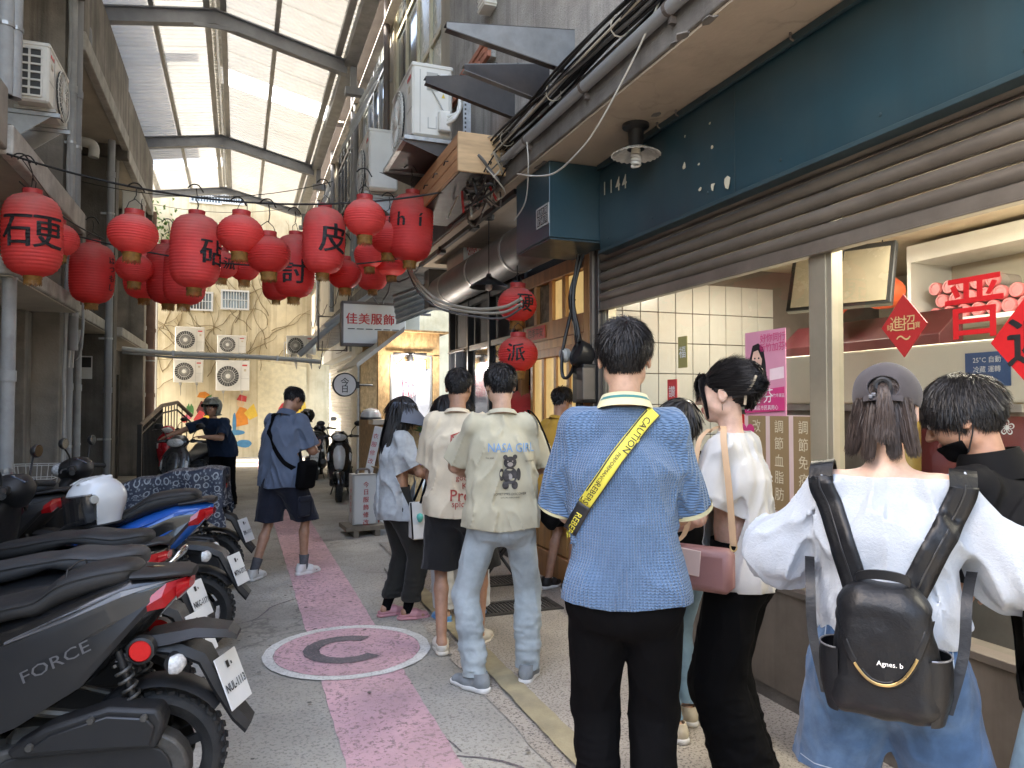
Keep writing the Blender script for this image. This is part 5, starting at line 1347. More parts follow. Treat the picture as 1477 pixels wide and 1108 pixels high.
wire('lantern_string','black cable strung across the lane holding the front row of lanterns',main,.009)
back=sorted([q for q in LANTERNS[:23]if q[2]>=7.0],key=lambda q:q[0].x)
B0,B1=Vector((-1.8,8.3,3.3)),Vector((2.0,8.6,3.35))
main2=[B0.lerp(B1,k/16)-Vector((0,0,.25*4*(k/16)*(1-k/16)))for k in range(17)]
wire('lantern_string','black cable strung across the lane holding the back row of lanterns',main2,.009)
def near(line,p):return min(line,key=lambda q:(q.x-p.x)**2+.05*(q.y-p.y)**2)
for row,line,nm in((front,smooth_path(main,6),'front'),(back,smooth_path(main2,6),'back')):
 t=thing('hanger_wires','thin wires hooking the lanterns of the %s row to their cable'%nm,'wires')
 for q in row:
  p=q[0]+Vector((0,0,q[1]+.12))
  e=near(line,p)
  if e.z<p.z:e=Vector((p.x,p.y,p.z+.12))
  part('strand',t,M_wire,lambda b:[b.tube([p,p.lerp(e,.5)+Vector((.01,0,-.01)),e],.0045,4),b.tube(smooth_path([e+Vector((-.07,0,.0)),e+Vector((-.03,0,.035)),e+Vector((.02,0,.03)),e+Vector((.06,0,-.03))],3),.006,4)])
c3=[q[0]for q in LANTERNS[23:]]
wire('hanging_wire','black cord from the soffit carrying the column of three lanterns',[(c3[0].x,c3[0].y,3.33),(c3[0].x,c3[0].y,c3[0].z+.2),],.005)
for k in range(2):
 wire('hanging_wire',['short cord between the top and middle lanterns of the column','short cord between the middle and bottom lanterns of the column'][k],[c3[k]-Vector((0,0,.16)),c3[k+1]+Vector((0,0,.27))],.005)
 # scooters
M_tyre=mat('tyre_rubber',(0.018,0.018,0.018),0.75,var=0.25,vs=9,bump=0.3,bs=120,dirt=.35,dcol=(.09,.085,.075),ds=5)
M_plas=mat('matte_black_plastic',(0.013,0.013,0.014),0.5,var=0.15,vs=7,bump=0.12,bs=260,dirt=.25,dcol=(.045,.043,.038),ds=4)
M_gloss=mat('black_gloss_paint',(0.007,0.0072,0.008),0.22,var=0.1,vs=3,coat=.5,dirt=.12,dcol=(.06,.06,.055),ds=5)
M_satin=mat('satin_charcoal_paint',(0.014,0.0145,0.016),0.36,var=0.15,vs=3,coat=.15,bump=.03,bs=200)
M_seatm=mat('seat_vinyl',(0.018,0.018,0.0185),0.5,var=0.15,vs=4,bump=0.25,bs=420,dirt=.2,dcol=(.04,.04,.038),ds=3)
M_eng=mat('engine_alloy',(0.10,0.097,0.09),0.5,0.5,var=0.35,vs=12,bump=0.2,bs=70,dirt=.6,dcol=(.06,.05,.04),ds=8)
M_chr=mat('chrome',(0.62,0.62,0.60),0.12,1.0,var=0.08)
M_tail=mat('tail_light_red',(0.38,0.008,0.012),0.12,var=.12,vs=30,coat=.6)
M_refl=mat('round_reflector',(.62,.012,.012),.3,var=.06,vs=90)
M_lens=mat('clear_lens',(0.55,0.56,0.56),0.08,var=.35,vs=60,spec=.8)
M_amber=mat('amber_lens',(.55,.16,.02),.15,var=.1)
M_silver=mat('silver_trim',(.20,.20,.21),.3,.6,var=.1)
M_plate=mat('licence_plate',(.68,.69,.68),.45,var=.05)
def sring(x,zt,zb,hw,p=2.6,n=24,yo=0):
 zc,hh=(zt+zb)/2,(zt-zb)/2
 out=[]
 for k in range(n):
  a=2*PI*k/n;c,s=math.cos(a),math.sin(a)
  out.append(Vector((x,yo+hw*math.copysign(abs(c)**(2/p),c),zc+hh*math.copysign(abs(s)**(2/p),s))))
 return out
def zring(z,xf,xr,hw,p=2.4,n=24):
 xc,hx=(xf+xr)/2,(xf-xr)/2
 out=[]
 for k in range(n):
  a=2*PI*k/n;c,s=math.cos(a),math.sin(a)
  out.append(Vector((xc+hx*math.copysign(abs(c)**(2/p),c),hw*math.copysign(abs(s)**(2/p),s),z)))
 return out
def interp(st,m=3):
 """catmull-rom refinement of stations"""
 out=[]
 for i in range(len(st)-1):
  p0,p1,p2,p3=[np.array(st[max(0,min(len(st)-1,j))],float)for j in(i-1,i,i+1,i+2)]
  for k in range(m):
   t=k/m
   out.append(.5*((2*p1)+(p2-p0)*t+(2*p0-5*p1+4*p2-p3)*t*t+(3*p1-p0-3*p2+p3)*t**3))
 out.append(np.array(st[-1],float))
 return out
RX90=Matrix.Rotation(PI/2,3,'X')
def wheel(parent,x,R_=.24,w=.055):
 rm=MB()
 rm.lathe([(R_*.66,-.032),(R_*.70,-.034),(R_*.70,.034),(R_*.66,.032),(R_*.66,-.032)],36,(x,0,R_),RX90,caps=False)
 for k in range(5):
  a=2*PI*k/5+.3
  rm.box((x+math.cos(a)*R_*.4,0,R_+math.sin(a)*R_*.4),(R_*.58,.026,.03),Matrix.Rotation(-a,3,'Y'))
 rm.lathe([(0,-.045),(.045,-.045),(.05,-.03),(.05,.03),(.045,.045),(0,.045)],18,(x,0,R_),RX90)
 o=rm.build('wheel',M_plas,parent,smooth=35)
 pr=[(R_*.68,-w*.55)]
 for k in range(13):
  a=-1.35+2.7*k/12
  pr.append((R_*.80+R_*.2*math.cos(a),w*math.sin(a)*1.03))
 pr.append((R_*.68,w*.55));pr.append((R_*.68,-w*.55))
 MB().lathe(pr,44,(x,0,R_),RX90,caps=False).build('tyre',M_tyre,o,smooth=40)
 b=MB()
 for k in range(36):
  a=2*PI*k/36
  for s_ in(-1,1):
   c_=Vector((x+math.cos(a)*R_*.985,s_*w*.42,R_+math.sin(a)*R_*.985))
   b.box(c_,(.012,w*.62,.022),Matrix.Rotation(-a,3,'Y')@Matrix.Rotation(.5*s_,3,'X'))
 b.build('tread',M_tyre,o)['kind']='stuff'
 MB().lathe([(.05,.02),(R_*.48,.022),(R_*.48,.026),(.05,.026)],28,(x,-.05,R_),RX90,caps=False).build('brake_disc',M_chr,o)
def plate_print(parent,o,ax,ay,txt,s=.042):
 b=MB();letters(b,txt,o,ax,ay,s,bold=.02,sx=.82)
 b.build('lettering',M_black,parent)
def scooter(lab,loc,rz,body=M_gloss,side=M_satin,lean=0.0,seat=M_seatm,plate='NUL-1113',rail='grip',tail=True,hero=False,lenses=M_lens,front=None,mirrors=True,group='parked scooters along the left',steer=0.0,low_tail=0.0):
 t=thing('scooter',lab,'scooter',loc,rz,group)
 t.rotation_euler=(lean,0,rz)
 front=front or body
 wheel(t,-.62);wheel(t,.68)
 dz=-low_tail
 st=[(-.725,.925+dz,.885+dz,.03,2.2),(-.66,.938+dz,.80+dz,.085,2.4),(-.56,.94+dz,.69+dz,.125,2.6),(-.45,.915+dz*.8,.58+dz*.5,.15,2.8),(-.3,.86+dz*.4,.475,.165,2.8),(-.15,.80,.39,.165,2.8),(0,.745,.33,.152,2.8),(.12,.66,.30,.135,2.8),(.2,.42,.28,.13,2.8)]
 MB().loft([sring(*q[:4],p=q[4])for q in interp(st)]).build('rear_body',body,t,smooth=50)
 for s_ in(-1,1):
  pv=[(-.60,.80+dz),(-.66,.875+dz),(-.50,.865+dz),(-.30,.775+dz*.4),(-.10,.70),(.10,.60),(.14,.42),(-.02,.37),(-.2,.44),(-.40,.56)]
  def hwx(x):return float(np.interp(x,[q[0]for q in st],[q[3]for q in st]))
  b=MB()
  vi=[(x,s_*(hwx(x)*.97-.012),z)for x,z in pv];vo=[(x+(0 if abs(x+.25)<.4 else 0),s_*(hwx(x)+.006),z)for x,z in pv]
  k=len(pv)
  cx,cz=sum(p[0]for p in pv)/k,sum(p[1]for p in pv)/k
  vo2=[(cx+(x-cx)*.86,s_*(hwx(cx+(x-cx)*.86)+.014),cz+(z-cz)*.80)for x,z in pv]
  b.add(vi+vo+vo2+[(cx,s_*(hwx(cx)+.016),cz)],[(i,(i+1)%k,k+(i+1)%k,k+i)for i in range(k)]+[(k+i,k+(i+1)%k,2*k+(i+1)%k,2*k+i)for i in range(k)]+[(2*k+i,2*k+(i+1)%k,3*k)for i in range(k)])
  b.build('side_panel',side,t,smooth=25)
  sp=[(-.695,.905+dz),(-.52,.885+dz),(-.34,.815+dz*.5),(-.16,.735),(-.16,.725),(-.34,.79+dz*.5),(-.52,.862+dz)]
  MB().prism(sp,lambda a,c,d:(a,s_*(hwx(a)+d),c),-.004,.012).build('trim_spear',M_silver if hero else body,t,bevel=.003)
  if tail:
   tp=[(-.722,.905+dz),(-.70,.855+dz),(-.655,.805+dz),(-.555,.795+dz),(-.60,.845+dz),(-.66,.895+dz)]
   b=MB();k=len(tp)
   vi=[(x,s_*(hwx(x)*.7),z)for x,z in tp];vo=[(x,s_*(hwx(x)*.98+.008),z)for x,z in tp]
   cx,cz=sum(p[0]for p in tp)/k,sum(p[1]for p in tp)/k
   b.add(vi+vo+[(cx,s_*(hwx(cx)+.022),cz)],[(i,(i+1)%k,k+(i+1)%k,k+i)for i in range(k)]+[(k+i,k+(i+1)%k,2*k)for i in range(k)])
   b.build('tail_light',M_tail,t,smooth=12)
 part('tail_lamp_centre',t,M_tail,lambda b:b.loft([sring(-.73,.90+dz,.86+dz,.05),sring(-.69,.91+dz,.82+dz,.08)]),smooth=40)
 ss=[(-.645,1.0+dz,.945+dz,.05),(-.60,1.02+dz,.93+dz,.10),(-.48,1.015+dz,.905+dz,.125),(-.36,.99+dz*.7,.87+dz*.5,.135),(-.28,.935+dz*.4,.835,.14),(-.18,.885,.80,.14),(-.04,.86,.77,.125),(.08,.84,.75,.10),(.15,.80,.72,.075),(.17,.77,.73,.05)]
 if hero:ss=[(x*(.86 if x<-.25 else 1),zt-(.05 if x<-.25 else.02),zb-(.04 if x<-.25 else.01),w_)for x,zt,zb,w_ in ss]
 so=MB().loft([sring(*q,p=2.9)for q in interp(ss)]).build('seat',seat,t,smooth=50)
 part('seat_seam',so,M_plas,lambda b:[b.tube([(q[0],s_*(q[3]+.001),q[2]+(q[1]-q[2])*.72)for q in interp(ss)[1:-2]],.003,5)for s_ in(-1,1)])
 part('seat_seam',so,M_plas,lambda b:b.tube([(-.33,-.128,.895+dz*.5),(-.325,-.09,.957+dz*.6),(-.33,0,.967+dz*.6),(-.325,.09,.957+dz*.6),(-.33,.128,.905+dz*.5)],.003,5))
 if rail=='chrome':
  part('grab_rail',t,M_chr,lambda b:[b.tube(smooth_path([(-.50,.12,.90+dz),(-.66,.13,.90+dz),(-.76,.11,.95+dz),(-.80,.05,1.0+dz),(-.80,-.05,1.0+dz),(-.76,-.11,.95+dz),(-.66,-.13,.90+dz),(-.50,-.12,.90+dz)],4),.011,10),b.tube([(-.68,.125,.905+dz),(-.79,.06,.86+dz),(-.79,-.06,.86+dz),(-.68,-.125,.905+dz)],.009,8)],smooth=60)
 else:
  part('grab_rail',t,M_plas,lambda b:b.loft([sring(x,z+.02+dz,z-.012+dz,h)for x,z,h in((-.74,.945-.03*hero,.06),(-.70,.952-.03*hero,.10),(-.62,.94-.02*hero,.115),(-.54,.93-.01*hero,.12))]),smooth=50)
 part('rear_mudguard',t,M_plas,lambda b:b.loft([[Vector((x-.012*k[1],w*k[0],z+.02*k[1]))for k in((-1,-.3),(-.8,1),(.8,1),(1,-.3),(.8,-1),(-.8,-1))]for x,z,w in((-.50,.66,.07),(-.60,.655,.08),(-.70,.64,.085),(-.78,.60,.08),(-.83,.50,.075),(-.90,.38,.07),(-.945,.325,.055))]),smooth=40)
 if hero:
  part('mudguard_wing',t,M_plas,lambda b:b.loft([[Vector((x,w*a,z+h*c))for a,c in((-1,-.6),(-.75,.7),(.75,.7),(1,-.6),(.8,-1),(-.8,-1))]for x,z,w,h in((-.58,.675,.09,.03),(-.68,.69,.10,.028),(-.76,.705,.10,.022),(-.87,.69,.075,.018),(-.90,.672,.06,.01))]),smooth=25)
 po=part('licence_plate',t,M_plate,lambda b:b.box((-.882,0,.50),(.005,.17,.20),Matrix.Rotation(R(-16),3,'Z')@Matrix.Rotation(R(22),3,'Y')),bevel=.003)
 nrm=Matrix.Rotation(R(-16),3,'Z')@Matrix.Rotation(R(22),3,'Y')
 plate_print(po,Vector((-.882,0,.50))+nrm@Vector((-.005,0,-.02)),nrm@Vector((0,-1,0)),nrm@Vector((0,0,1)),plate,.044)
 plate_print(po,Vector((-.882,0,.50))+nrm@Vector((-.005,0,.06)),nrm@Vector((0,-1,0)),nrm@Vector((0,0,1)),'■ ▪',.034)
 for s_ in(-1,1):
  part('turn_signal',t,lenses,lambda b:b.loft([sring(-.74+i*.012,.615+r_,.615-r_,r_*.9,2.2,14,s_*(.135+i*.006))for i,r_ in enumerate((.012,.030,.036,.034,.03))][::-1]),smooth=50)
  part('signal_stalk',t,M_plas,lambda b:b.tube([(-.68,s_*.06,.625),(-.70,s_*.115,.618),(-.70,s_*.145,.615)],[.018,.026,.034],10),smooth=50)
  rf=part('side_reflector',t,M_refl,lambda b:b.lathe([(0,.012),(.036,.012),(.040,.008),(.040,0)],24,(-.585,s_*.125,.665+dz),Matrix.Rotation(-s_*PI/2,3,'X')),smooth=30)if hero else None
  if rf:part('reflector_ring',rf,M_plas,lambda b:b.lathe([(.039,.016),(.048,.012),(.048,-.03),(.039,-.0)],24,(-.585,s_*.125,.665+dz),Matrix.Rotation(-s_*PI/2,3,'X'),caps=False),smooth=30)
 part('wheel_hugger',t,M_plas,lambda b:b.loft([[Vector((-.62+math.cos(a)*rr,y,.24+math.sin(a)*rr))for y,rr in((-.075,.272),(-.05,.29),(.05,.29),(.075,.272),(.05,.28),(-.05,.28))]for a in np.linspace(.35,2.45,14)]),smooth=40)
 part('transmission_cover',t,M_eng,lambda b:b.prism([(x,z)for x,z in[(-.62+.14*math.cos(a),.24+.14*math.sin(a))for a in np.linspace(PI*.5,PI*1.5,10)]+[(-.18+.11*math.cos(a),.25+.11*math.sin(a))for a in np.linspace(-PI*.5,PI*.5,9)]],lambda a,c,d:(a,d,c),.07,.155),bevel=.012,smooth=40)
 part('transmission_plate',t,M_plas,lambda b:b.prism([(x,z)for x,z in[(-.60+.105*math.cos(a),.24+.105*math.sin(a))for a in np.linspace(PI*.5,PI*1.5,10)]+[(-.20+.085*math.cos(a),.25+.085*math.sin(a))for a in np.linspace(-PI*.5,PI*.5,9)]],lambda a,c,d:(a,d,c),.155,.168),bevel=.006,smooth=40)
 ab=part('air_box',t,M_plas,lambda b:b.prism([(-.66,.34),(-.685,.43),(-.66,.475),(-.50,.495),(-.30,.44),(-.18,.37),(-.2,.34)],lambda a,c,d:(a,d,c),.085,.20),bevel=.014,smooth=40)
 part('air_box_lid',ab,M_satin,lambda b:b.prism([(-.64,.355),(-.655,.42),(-.63,.452),(-.50,.47),(-.32,.42),(-.24,.365)],lambda a,c,d:(a,d,c),.20,.212),bevel=.006,smooth=40)
 for(bx_,bz_)in((-.62,.455),(-.45,.46),(-.26,.385)):part('bolt',ab,M_eng,lambda b:b.lathe([(0,.016),(.011,.016),(.013,.01),(.013,0)],10,(bx_,.205,bz_),Matrix.Rotation(-PI/2,3,'X')))
 part('engine',t,M_eng,lambda b:[b.box((-.30,0,.30),(.34,.2,.2),None,0,.03),b.box((-.08,0,.28),(.2,.15,.15),None,0,.03),b.tube([(-.4,.06,.42),(-.2,.1,.47),(-.05,.05,.44)],.018,8),b.tube([(-.45,-.05,.45),(-.25,-.08,.5),(-.1,0,.5)],.012,8)],smooth=35)
 for s_ in(-1,1):
  sh_=part('shock_absorber',t,M_plas,lambda b:b.tube([(-.60,s_*.095,.34),(-.50,s_*.095,.66)],.014,8),smooth=50)
  part('spring',sh_,M_eng,lambda b:b.tube([(-.585+.075*k/60+.027*math.cos(k*.75)*.95,s_*.095+.027*math.sin(k*.75),.39+.225*k/60+.027*math.cos(k*.75)*-.3)for k in range(61)],.0065,6),smooth=60)
 mf=part('muffler',t,M_eng,lambda b:b.tube([(-.22,-.13,.25),(-.34,-.14,.27),(-.42,-.145,.30),(-.74,-.155,.385),(-.78,-.156,.395)],[.03,.045,.062,.066,.045],18),smooth=40)
 part('heat_shield',mf,M_plas,lambda b:b.loft([[Vector((-.42-.32*u,-.145-.01*u+math.sin(a)*.072*-1,.30+.085*u+math.cos(a)*.072))for a in np.linspace(-.6,1.9,10)]+[Vector((-.42-.32*u,-.145-.01*u+math.sin(a)*.066*-1,.30+.085*u+math.cos(a)*.066))for a in np.linspace(1.9,-.6,10)]for u in(0,.35,.7,1)]),smooth=40)
 part('footboard',t,M_plas,lambda b:b.loft([sring(*q,p=4)for q in((.10,.33,.24,.15),(.18,.33,.22,.155),(.42,.34,.22,.16),(.50,.42,.26,.15),(.53,.50,.34,.13))]),smooth=35)
 part('centre_stand',t,M_eng,lambda b:[b.tube([(-.25,s_*.1,.2),(-.30,s_*.15,.02),(-.35,s_*.16,.012)],.012,8)for s_ in(-1,1)])
 fs=[(.36,.58,.48,.14),(.46,.62,.47,.17),(.60,.635,.455,.195),(.74,.615,.44,.205),(.86,.575,.42,.185),(.95,.535,.405,.12),(1.0,.50,.42,.07)]
 MB().loft([zring(*q,p=2.3)for q in interp(fs)]).build('leg_shield',front,t,smooth=50)
 part('nose_panel',t,side,lambda b:b.loft([zring(z,xf,xf-.08,hw,2.0)for z,xf,hw in((.48,.655,.05),(.60,.672,.085),(.74,.655,.10),(.84,.615,.085),(.90,.585,.04))]),smooth=50)
 for s_ in(-1,1):part('front_signal',t,lenses,lambda b:b.loft([zring(z,xf,xf-.05,hw,2.0,14)for z,xf,hw in((.60,.585,.012),(.68,.60,.032),(.76,.585,.03),(.80,.565,.008))],),loc=(0,s_*.165,0),smooth=60)
 part('fork',t,M_eng,lambda b:[b.tube([(.53,s_*.06,.60),(.68,s_*.075,.24)],.02,10)for s_ in(-1,1)],smooth=50)
 part('front_fender',t,front,lambda b:b.loft([[Vector((.68+math.cos(a)*rr,y,.24+math.sin(a)*rr))for y,rr in((-.085,.255),(-.06,.285),(0,.30),(.06,.285),(.085,.255),(.06,.275),(0,.288),(-.06,.275))]for a in np.linspace(.25,2.55,16)]),smooth=50)
 hd=part('handlebar_cowl',t,front,lambda b:b.loft([zring(*q,p=2.2)for q in interp([(.93,.52,.36,.06),(.98,.565,.33,.11),(1.03,.58,.315,.14),(1.08,.55,.325,.12),(1.12,.49,.35,.07),(1.13,.45,.38,.03)])]),smooth=50)
 part('headlight',t,lenses,lambda b:b.loft([[Vector((x,y*w,1.03+z*h))for y,z in[(math.cos(a),math.sin(a))for a in np.linspace(0,2*PI,19)[:-1]]]for x,w,h in((.52,.115,.062),(.566,.11,.058),(.590,.085,.045),(.60,.04,.02))]),smooth=50)
 part('instrument',t,mat('instrument_glass',(.05,.07,.11),.08,spec=.9),lambda b:b.box((.375,0,1.105),(.09,.15,.012),Matrix.Rotation(R(-28),3,'Y')),bevel=.004)
 for s_ in(-1,1):
  part('handlebar',t,M_plas,lambda b:b.tube([(.42,s_*.08,1.04),(.40,s_*.2,1.05),(.345,s_*.345,1.035)],.013,8),smooth=50)
  g_=part('grip',t,M_tyre,lambda b:b.tube([(.395,s_*.215,1.05),(.345,s_*.345,1.035),(.342,s_*.352,1.035)],[.019,.018,.022],12),smooth=50)
  part('switchgear',g_,M_plas,lambda b:b.box((.405,s_*.185,1.05),(.06,.06,.05),None,0,.01))
  part('brake_lever',t,M_silver,lambda b:b.tube(smooth_path([(.43,s_*.19,1.05),(.455,s_*.24,1.045),(.43,s_*.33,1.03)],4),.006,6),smooth=60)
  if mirrors:
   mr=part('mirror',t,M_plas,lambda b:b.loft([[Vector((.42+x,s_*.30+math.cos(a)*.068*w,1.255+math.sin(a)*.046*w))for a in np.linspace(0,2*PI,19)[:-1]]for x,w in((-.008,.86),(-.006,.98),(.004,1.0),(.025,.72),(.032,.3))]),smooth=50)
   part('mirror_glass',mr,M_chr,lambda b:b.loft([[Vector((.42+x,s_*.30+math.cos(a)*.060,1.255+math.sin(a)*.039))for a in np.linspace(0,2*PI,19)[:-1]]for x in(-.011,-.007)]))
   part('mirror_stem',mr,M_plas,lambda b:b.tube(smooth_path([(.42,s_*.19,1.07),(.415,s_*.20,1.14),(.43,s_*.27,1.22),(.44,s_*.29,1.25)],4),.007,8),smooth=60)
 if hero:
  bq=MB();ax,ay=Vector((-.86,0,.38)),Vector((.28,0,.96))
  letters(bq,'FORCE',(-.33,.1935,.665),Vector((-.84,0.0,.40)).normalized(),Vector((.35,0,1)).normalized(),.058,sx=1.35)
  bq.build('lettering',M_silver,t)
  part('seat_emblem',so,M_plas,lambda b:letters(b,'✦',(-.5,0,1.0205+dz),(0,-1,0),(1,0,0),.12))
 return t
M_blue=mat('bright_blue_paint',(.015,.10,.42),.2,var=.1,coat=.6)
M_grey_s=mat('dark_grey_paint',(.035,.036,.038),.28,var=.15,coat=.4)
M_wpaint_s=mat('white_scooter_paint',(.62,.62,.60),.25,var=.05,coat=.5)
scooter('nearest black scooter with lettering on its flank and a red round reflector',(-.88,3.20,0),PI-R(9),hero=True,side=M_satin)
scooter('charcoal scooter with a plain grey seat and chrome grab rail, second from the camera',(-1.02,3.86,0),PI-R(9),body=M_satin,side=M_plas,rail='chrome',seat=mat('grey_seat_vinyl',(.042,.042,.043),.5,var=.12,vs=4,bump=.2,bs=420),plate='MXA-7172',low_tail=.11)
scooter('black scooter squeezed between the chrome railed one and the blue one',(-1.06,4.5,0),PI-R(9),body=M_gloss,plate='NKC-1171',low_tail=.13)
scooter('blue and black scooter with a white helmet resting on its seat',(-.86,5.22,0),PI-R(9),body=M_blue,side=M_gloss,front=M_plas,plate='MTN-3713',low_tail=-.0)
tD=scooter('black scooter under a navy patterned seat cover, fifth in the row',(-.80,6.78,0),PI-R(9),body=M_satin,front=M_plas,plate='EPK-1117')
scooter('dark scooter with hand muffs, its front end showing at the left edge',(-1.85,6.15,0),PI-R(9),body=M_plas,front=M_wpaint_s,plate='NLR-7131')
scooter('grey scooter being wheeled towards us by the helmeted rider',(-.62,11.75,0),R(-112),body=M_grey_s,side=M_grey_s,front=M_grey_s,group='scooters farther down the lane')
scooter('white and red scooter parked behind the black railing',(-1.35,17.5,0),R(-95),body=M_wpaint_s,side=mat('red_paint',(.45,.02,.03),.25,coat=.4),front=mat('red_paint',(.45,.02,.03),.25),group='scooters farther down the lane')
scooter('black and white scooter facing us on the right before the shutters',(1.62,12.75,0),R(-98),body=M_gloss,side=M_wpaint_s,front=M_gloss,group='scooters farther down the lane')
scooter('black scooter seen from behind on the right, a helmet hung on its mirror',(1.62,16.4,0),R(80),body=M_gloss,side=M_wpaint_s,group='scooters farther down the lane')
def pattern_mat(name,base,print_,sc,ring):
 m=mat(name,base,.6,var=.15,vs=5)
 nt=m.node_tree;N,L=nt.nodes,nt.links
 p=next(n for n in N if n.type=='BSDF_PRINCIPLED');src=p.inputs['Base Color'].links[0].from_socket
 tc=N.new('ShaderNodeTexCoord');vo=N.new('ShaderNodeTexVoronoi');vo.inputs['Scale'].default_value=sc;vo.inputs['Randomness'].default_value=.35 if ring else 0.0
 vo.voronoi_dimensions='2D'
 at=N.new('ShaderNodeAttribute');at.attribute_name='uvw'
 L.new(at.outputs['Vector'],vo.inputs['Vector'])
 def gt(a,b_,op):
  x=N.new('ShaderNodeMath');x.operation=op;L.new(a,x.inputs[0]);x.inputs[1].default_value=b_;return x.outputs[0]
 if ring:
  a1=gt(vo.outputs['Distance'],.30,'LESS_THAN');a2=gt(vo.outputs['Distance'],.20,'GREATER_THAN')
  vo2=N.new('ShaderNodeTexVoronoi');vo2.inputs['Scale'].default_value=sc*2.6;vo2.voronoi_dimensions='2D';L.new(at.outputs['Vector'],vo2.inputs['Vector'])
  a3=gt(vo2.outputs['Distance'],.24,'LESS_THAN')
  mm=N.new('ShaderNodeMath');mm.operation='MULTIPLY';L.new(a1,mm.inputs[0]);L.new(a2,mm.inputs[1])
  m2=N.new('ShaderNodeMath');m2.operation='MULTIPLY';L.new(a3,m2.inputs[0]);m2.inputs[1].default_value=.55
  mx0=N.new('ShaderNodeMath');mx0.operation='MAXIMUM';L.new(mm.outputs[0],mx0.inputs[0]);L.new(m2.outputs[0],mx0.inputs[1]);f=mx0.outputs[0]
 else:f=gt(vo.outputs['Distance'],.22,'LESS_THAN')
 mx=N.new('ShaderNodeMix');mx.data_type='RGBA';L.new(f,mx.inputs[0]);L.new(src,mx.inputs[6]);mx.inputs[7].default_value=(*print_,1)
 L.new(mx.outputs[2],p.inputs['Base Color'])
 return m
def set_uvw(me,fn):
 a=me.attributes.new('uvw','FLOAT_VECTOR','POINT')
 a.data.foreach_set('vector',[q for v in me.vertices for q in fn(v.co)])
M_cover=pattern_mat('navy_monogram_cloth',(.018,.025,.045),(.24,.26,.28),13,True)
M_dots=pattern_mat('purple_polka_cloth',(.10,.028,.05),(.62,.58,.58),38,False)
cv=thing('seat_cover','navy cover with pale ring pattern draped over the fifth scooter','cover',tD.location.copy(),PI-R(9))
b=MB()
def cov(u,v):
 x=.30-1.02*u
 a=(v-.5)*2
 top=.90+.14*min(1,max(0,(u-.1)*1.6))+.01*math.sin(u*23)
 y=max(-1,min(1,a*1.9))*(.17+.02*math.sin(u*9)+.02*abs(a))+(.012*math.sin(u*31+a*4)if abs(a)>.55 else 0)
 z=top-max(0,abs(a)-.48)/.52*(.40+.05*math.sin(u*13+(1 if a>0 else 0)))-.03*abs(a)
 return(x,y,z)
b.grid(cov,48,40)
b.add([cov(1,k/20)for k in range(21)]+[(-.735-.02*math.sin(k),cov(1,k/20)[1]*.9,min(cov(1,k/20)[2],.72))for k in range(21)],[(k,k+1,22+k,21+k)for k in range(20)])
me=b.mesh('cloth',M_cover,60)
set_uvw(me,lambda v:(v.x,v.z+abs(v.y)*(1 if v.z>.8 else.2),0))
place('cloth',me,cv)
for(x,y,z,lab,yaw)in((-2.22,5.65,1.02,'purple polka dot hand muff at the left edge, on the nearer grip',.3),(-1.86,5.75,.97,'purple polka dot hand muff hanging lower on the farther grip',.1)):
 t=thing('hand_muff',lab,'hand muff',(x+.35,y-.25,z-.02),yaw,'polka dot hand muffs')
 me=MB().loft([sring(q,.10*w,-.12*w,.085*w,2.4,20)for q,w in((-.20,.35),(-.14,.8),(0,1),(.14,1.05),(.22,.8),(.25,.4))]).mesh('cloth',M_dots,60)
 set_uvw(me,lambda v:(v.x,v.z+v.y*.5,0));place('cloth',me,t)
 part('trim',t,M_black,lambda b:b.tube([(.24,.05*math.cos(a),-.01+.06*math.sin(a))for a in np.linspace(0,2*PI,15)[:-1]],.01,6,closed=True))
 # implicit surfaces for bodies and cloth
F32=np.float32
def V3(*a):return np.array(a,F32)
def nrmz(v):
 v=np.asarray(v,float);return v/max(1e-9,np.linalg.norm(v))
def s_cap(P,a,b,ra,rb):
 a,b=np.asarray(a,F32),np.asarray(b,F32);ab=b-a
 t=np.clip(((P-a)@ab)/max(1e-9,float(ab@ab)),0,1)
 q=P-a-t[:,None]*ab
 return np.sqrt((q*q).sum(1))-(ra+(rb-ra)*t).astype(F32)
def s_ecap(P,a,b,Ra,Rb,side):
 a,b=np.asarray(a,F32),np.asarray(b,F32);ab=b-a
 w=nrmz(ab);s=nrmz(np.asarray(side,float)-w*float(np.dot(side,w)));f=np.cross(w,s)
 t=np.clip(((P-a)@ab)/max(1e-9,float(ab@ab)),0,1)
 q=P-a-t[:,None]*ab
 rs=Ra[0]+(Rb[0]-Ra[0])*t;rf=Ra[1]+(Rb[1]-Ra[1])*t
 m=np.minimum(rs,rf)
 k=np.sqrt((q@s.astype(F32)/rs)**2+(q@f.astype(F32)/rf)**2+(q@w.astype(F32)/m)**2)
 return((k-1)*m).astype(F32)
def s_ell(P,c,r,M=None):
 q=P-np.asarray(c,F32)
 if M is not None:q=q@np.asarray(M,F32)
 r=np.asarray(r,F32)
 k0=np.sqrt(((q/r)**2).sum(1));k1=np.sqrt(((q/(r*r))**2).sum(1))+1e-6
 return k0*(k0-1)/k1
def smin(a,b,k):
 h=np.clip(.5+.5*(b-a)/k,0,1)
 return b*(1-h)+a*h-k*h*(1-h)
def smax(a,b,k):return-smin(-a,-b,k)
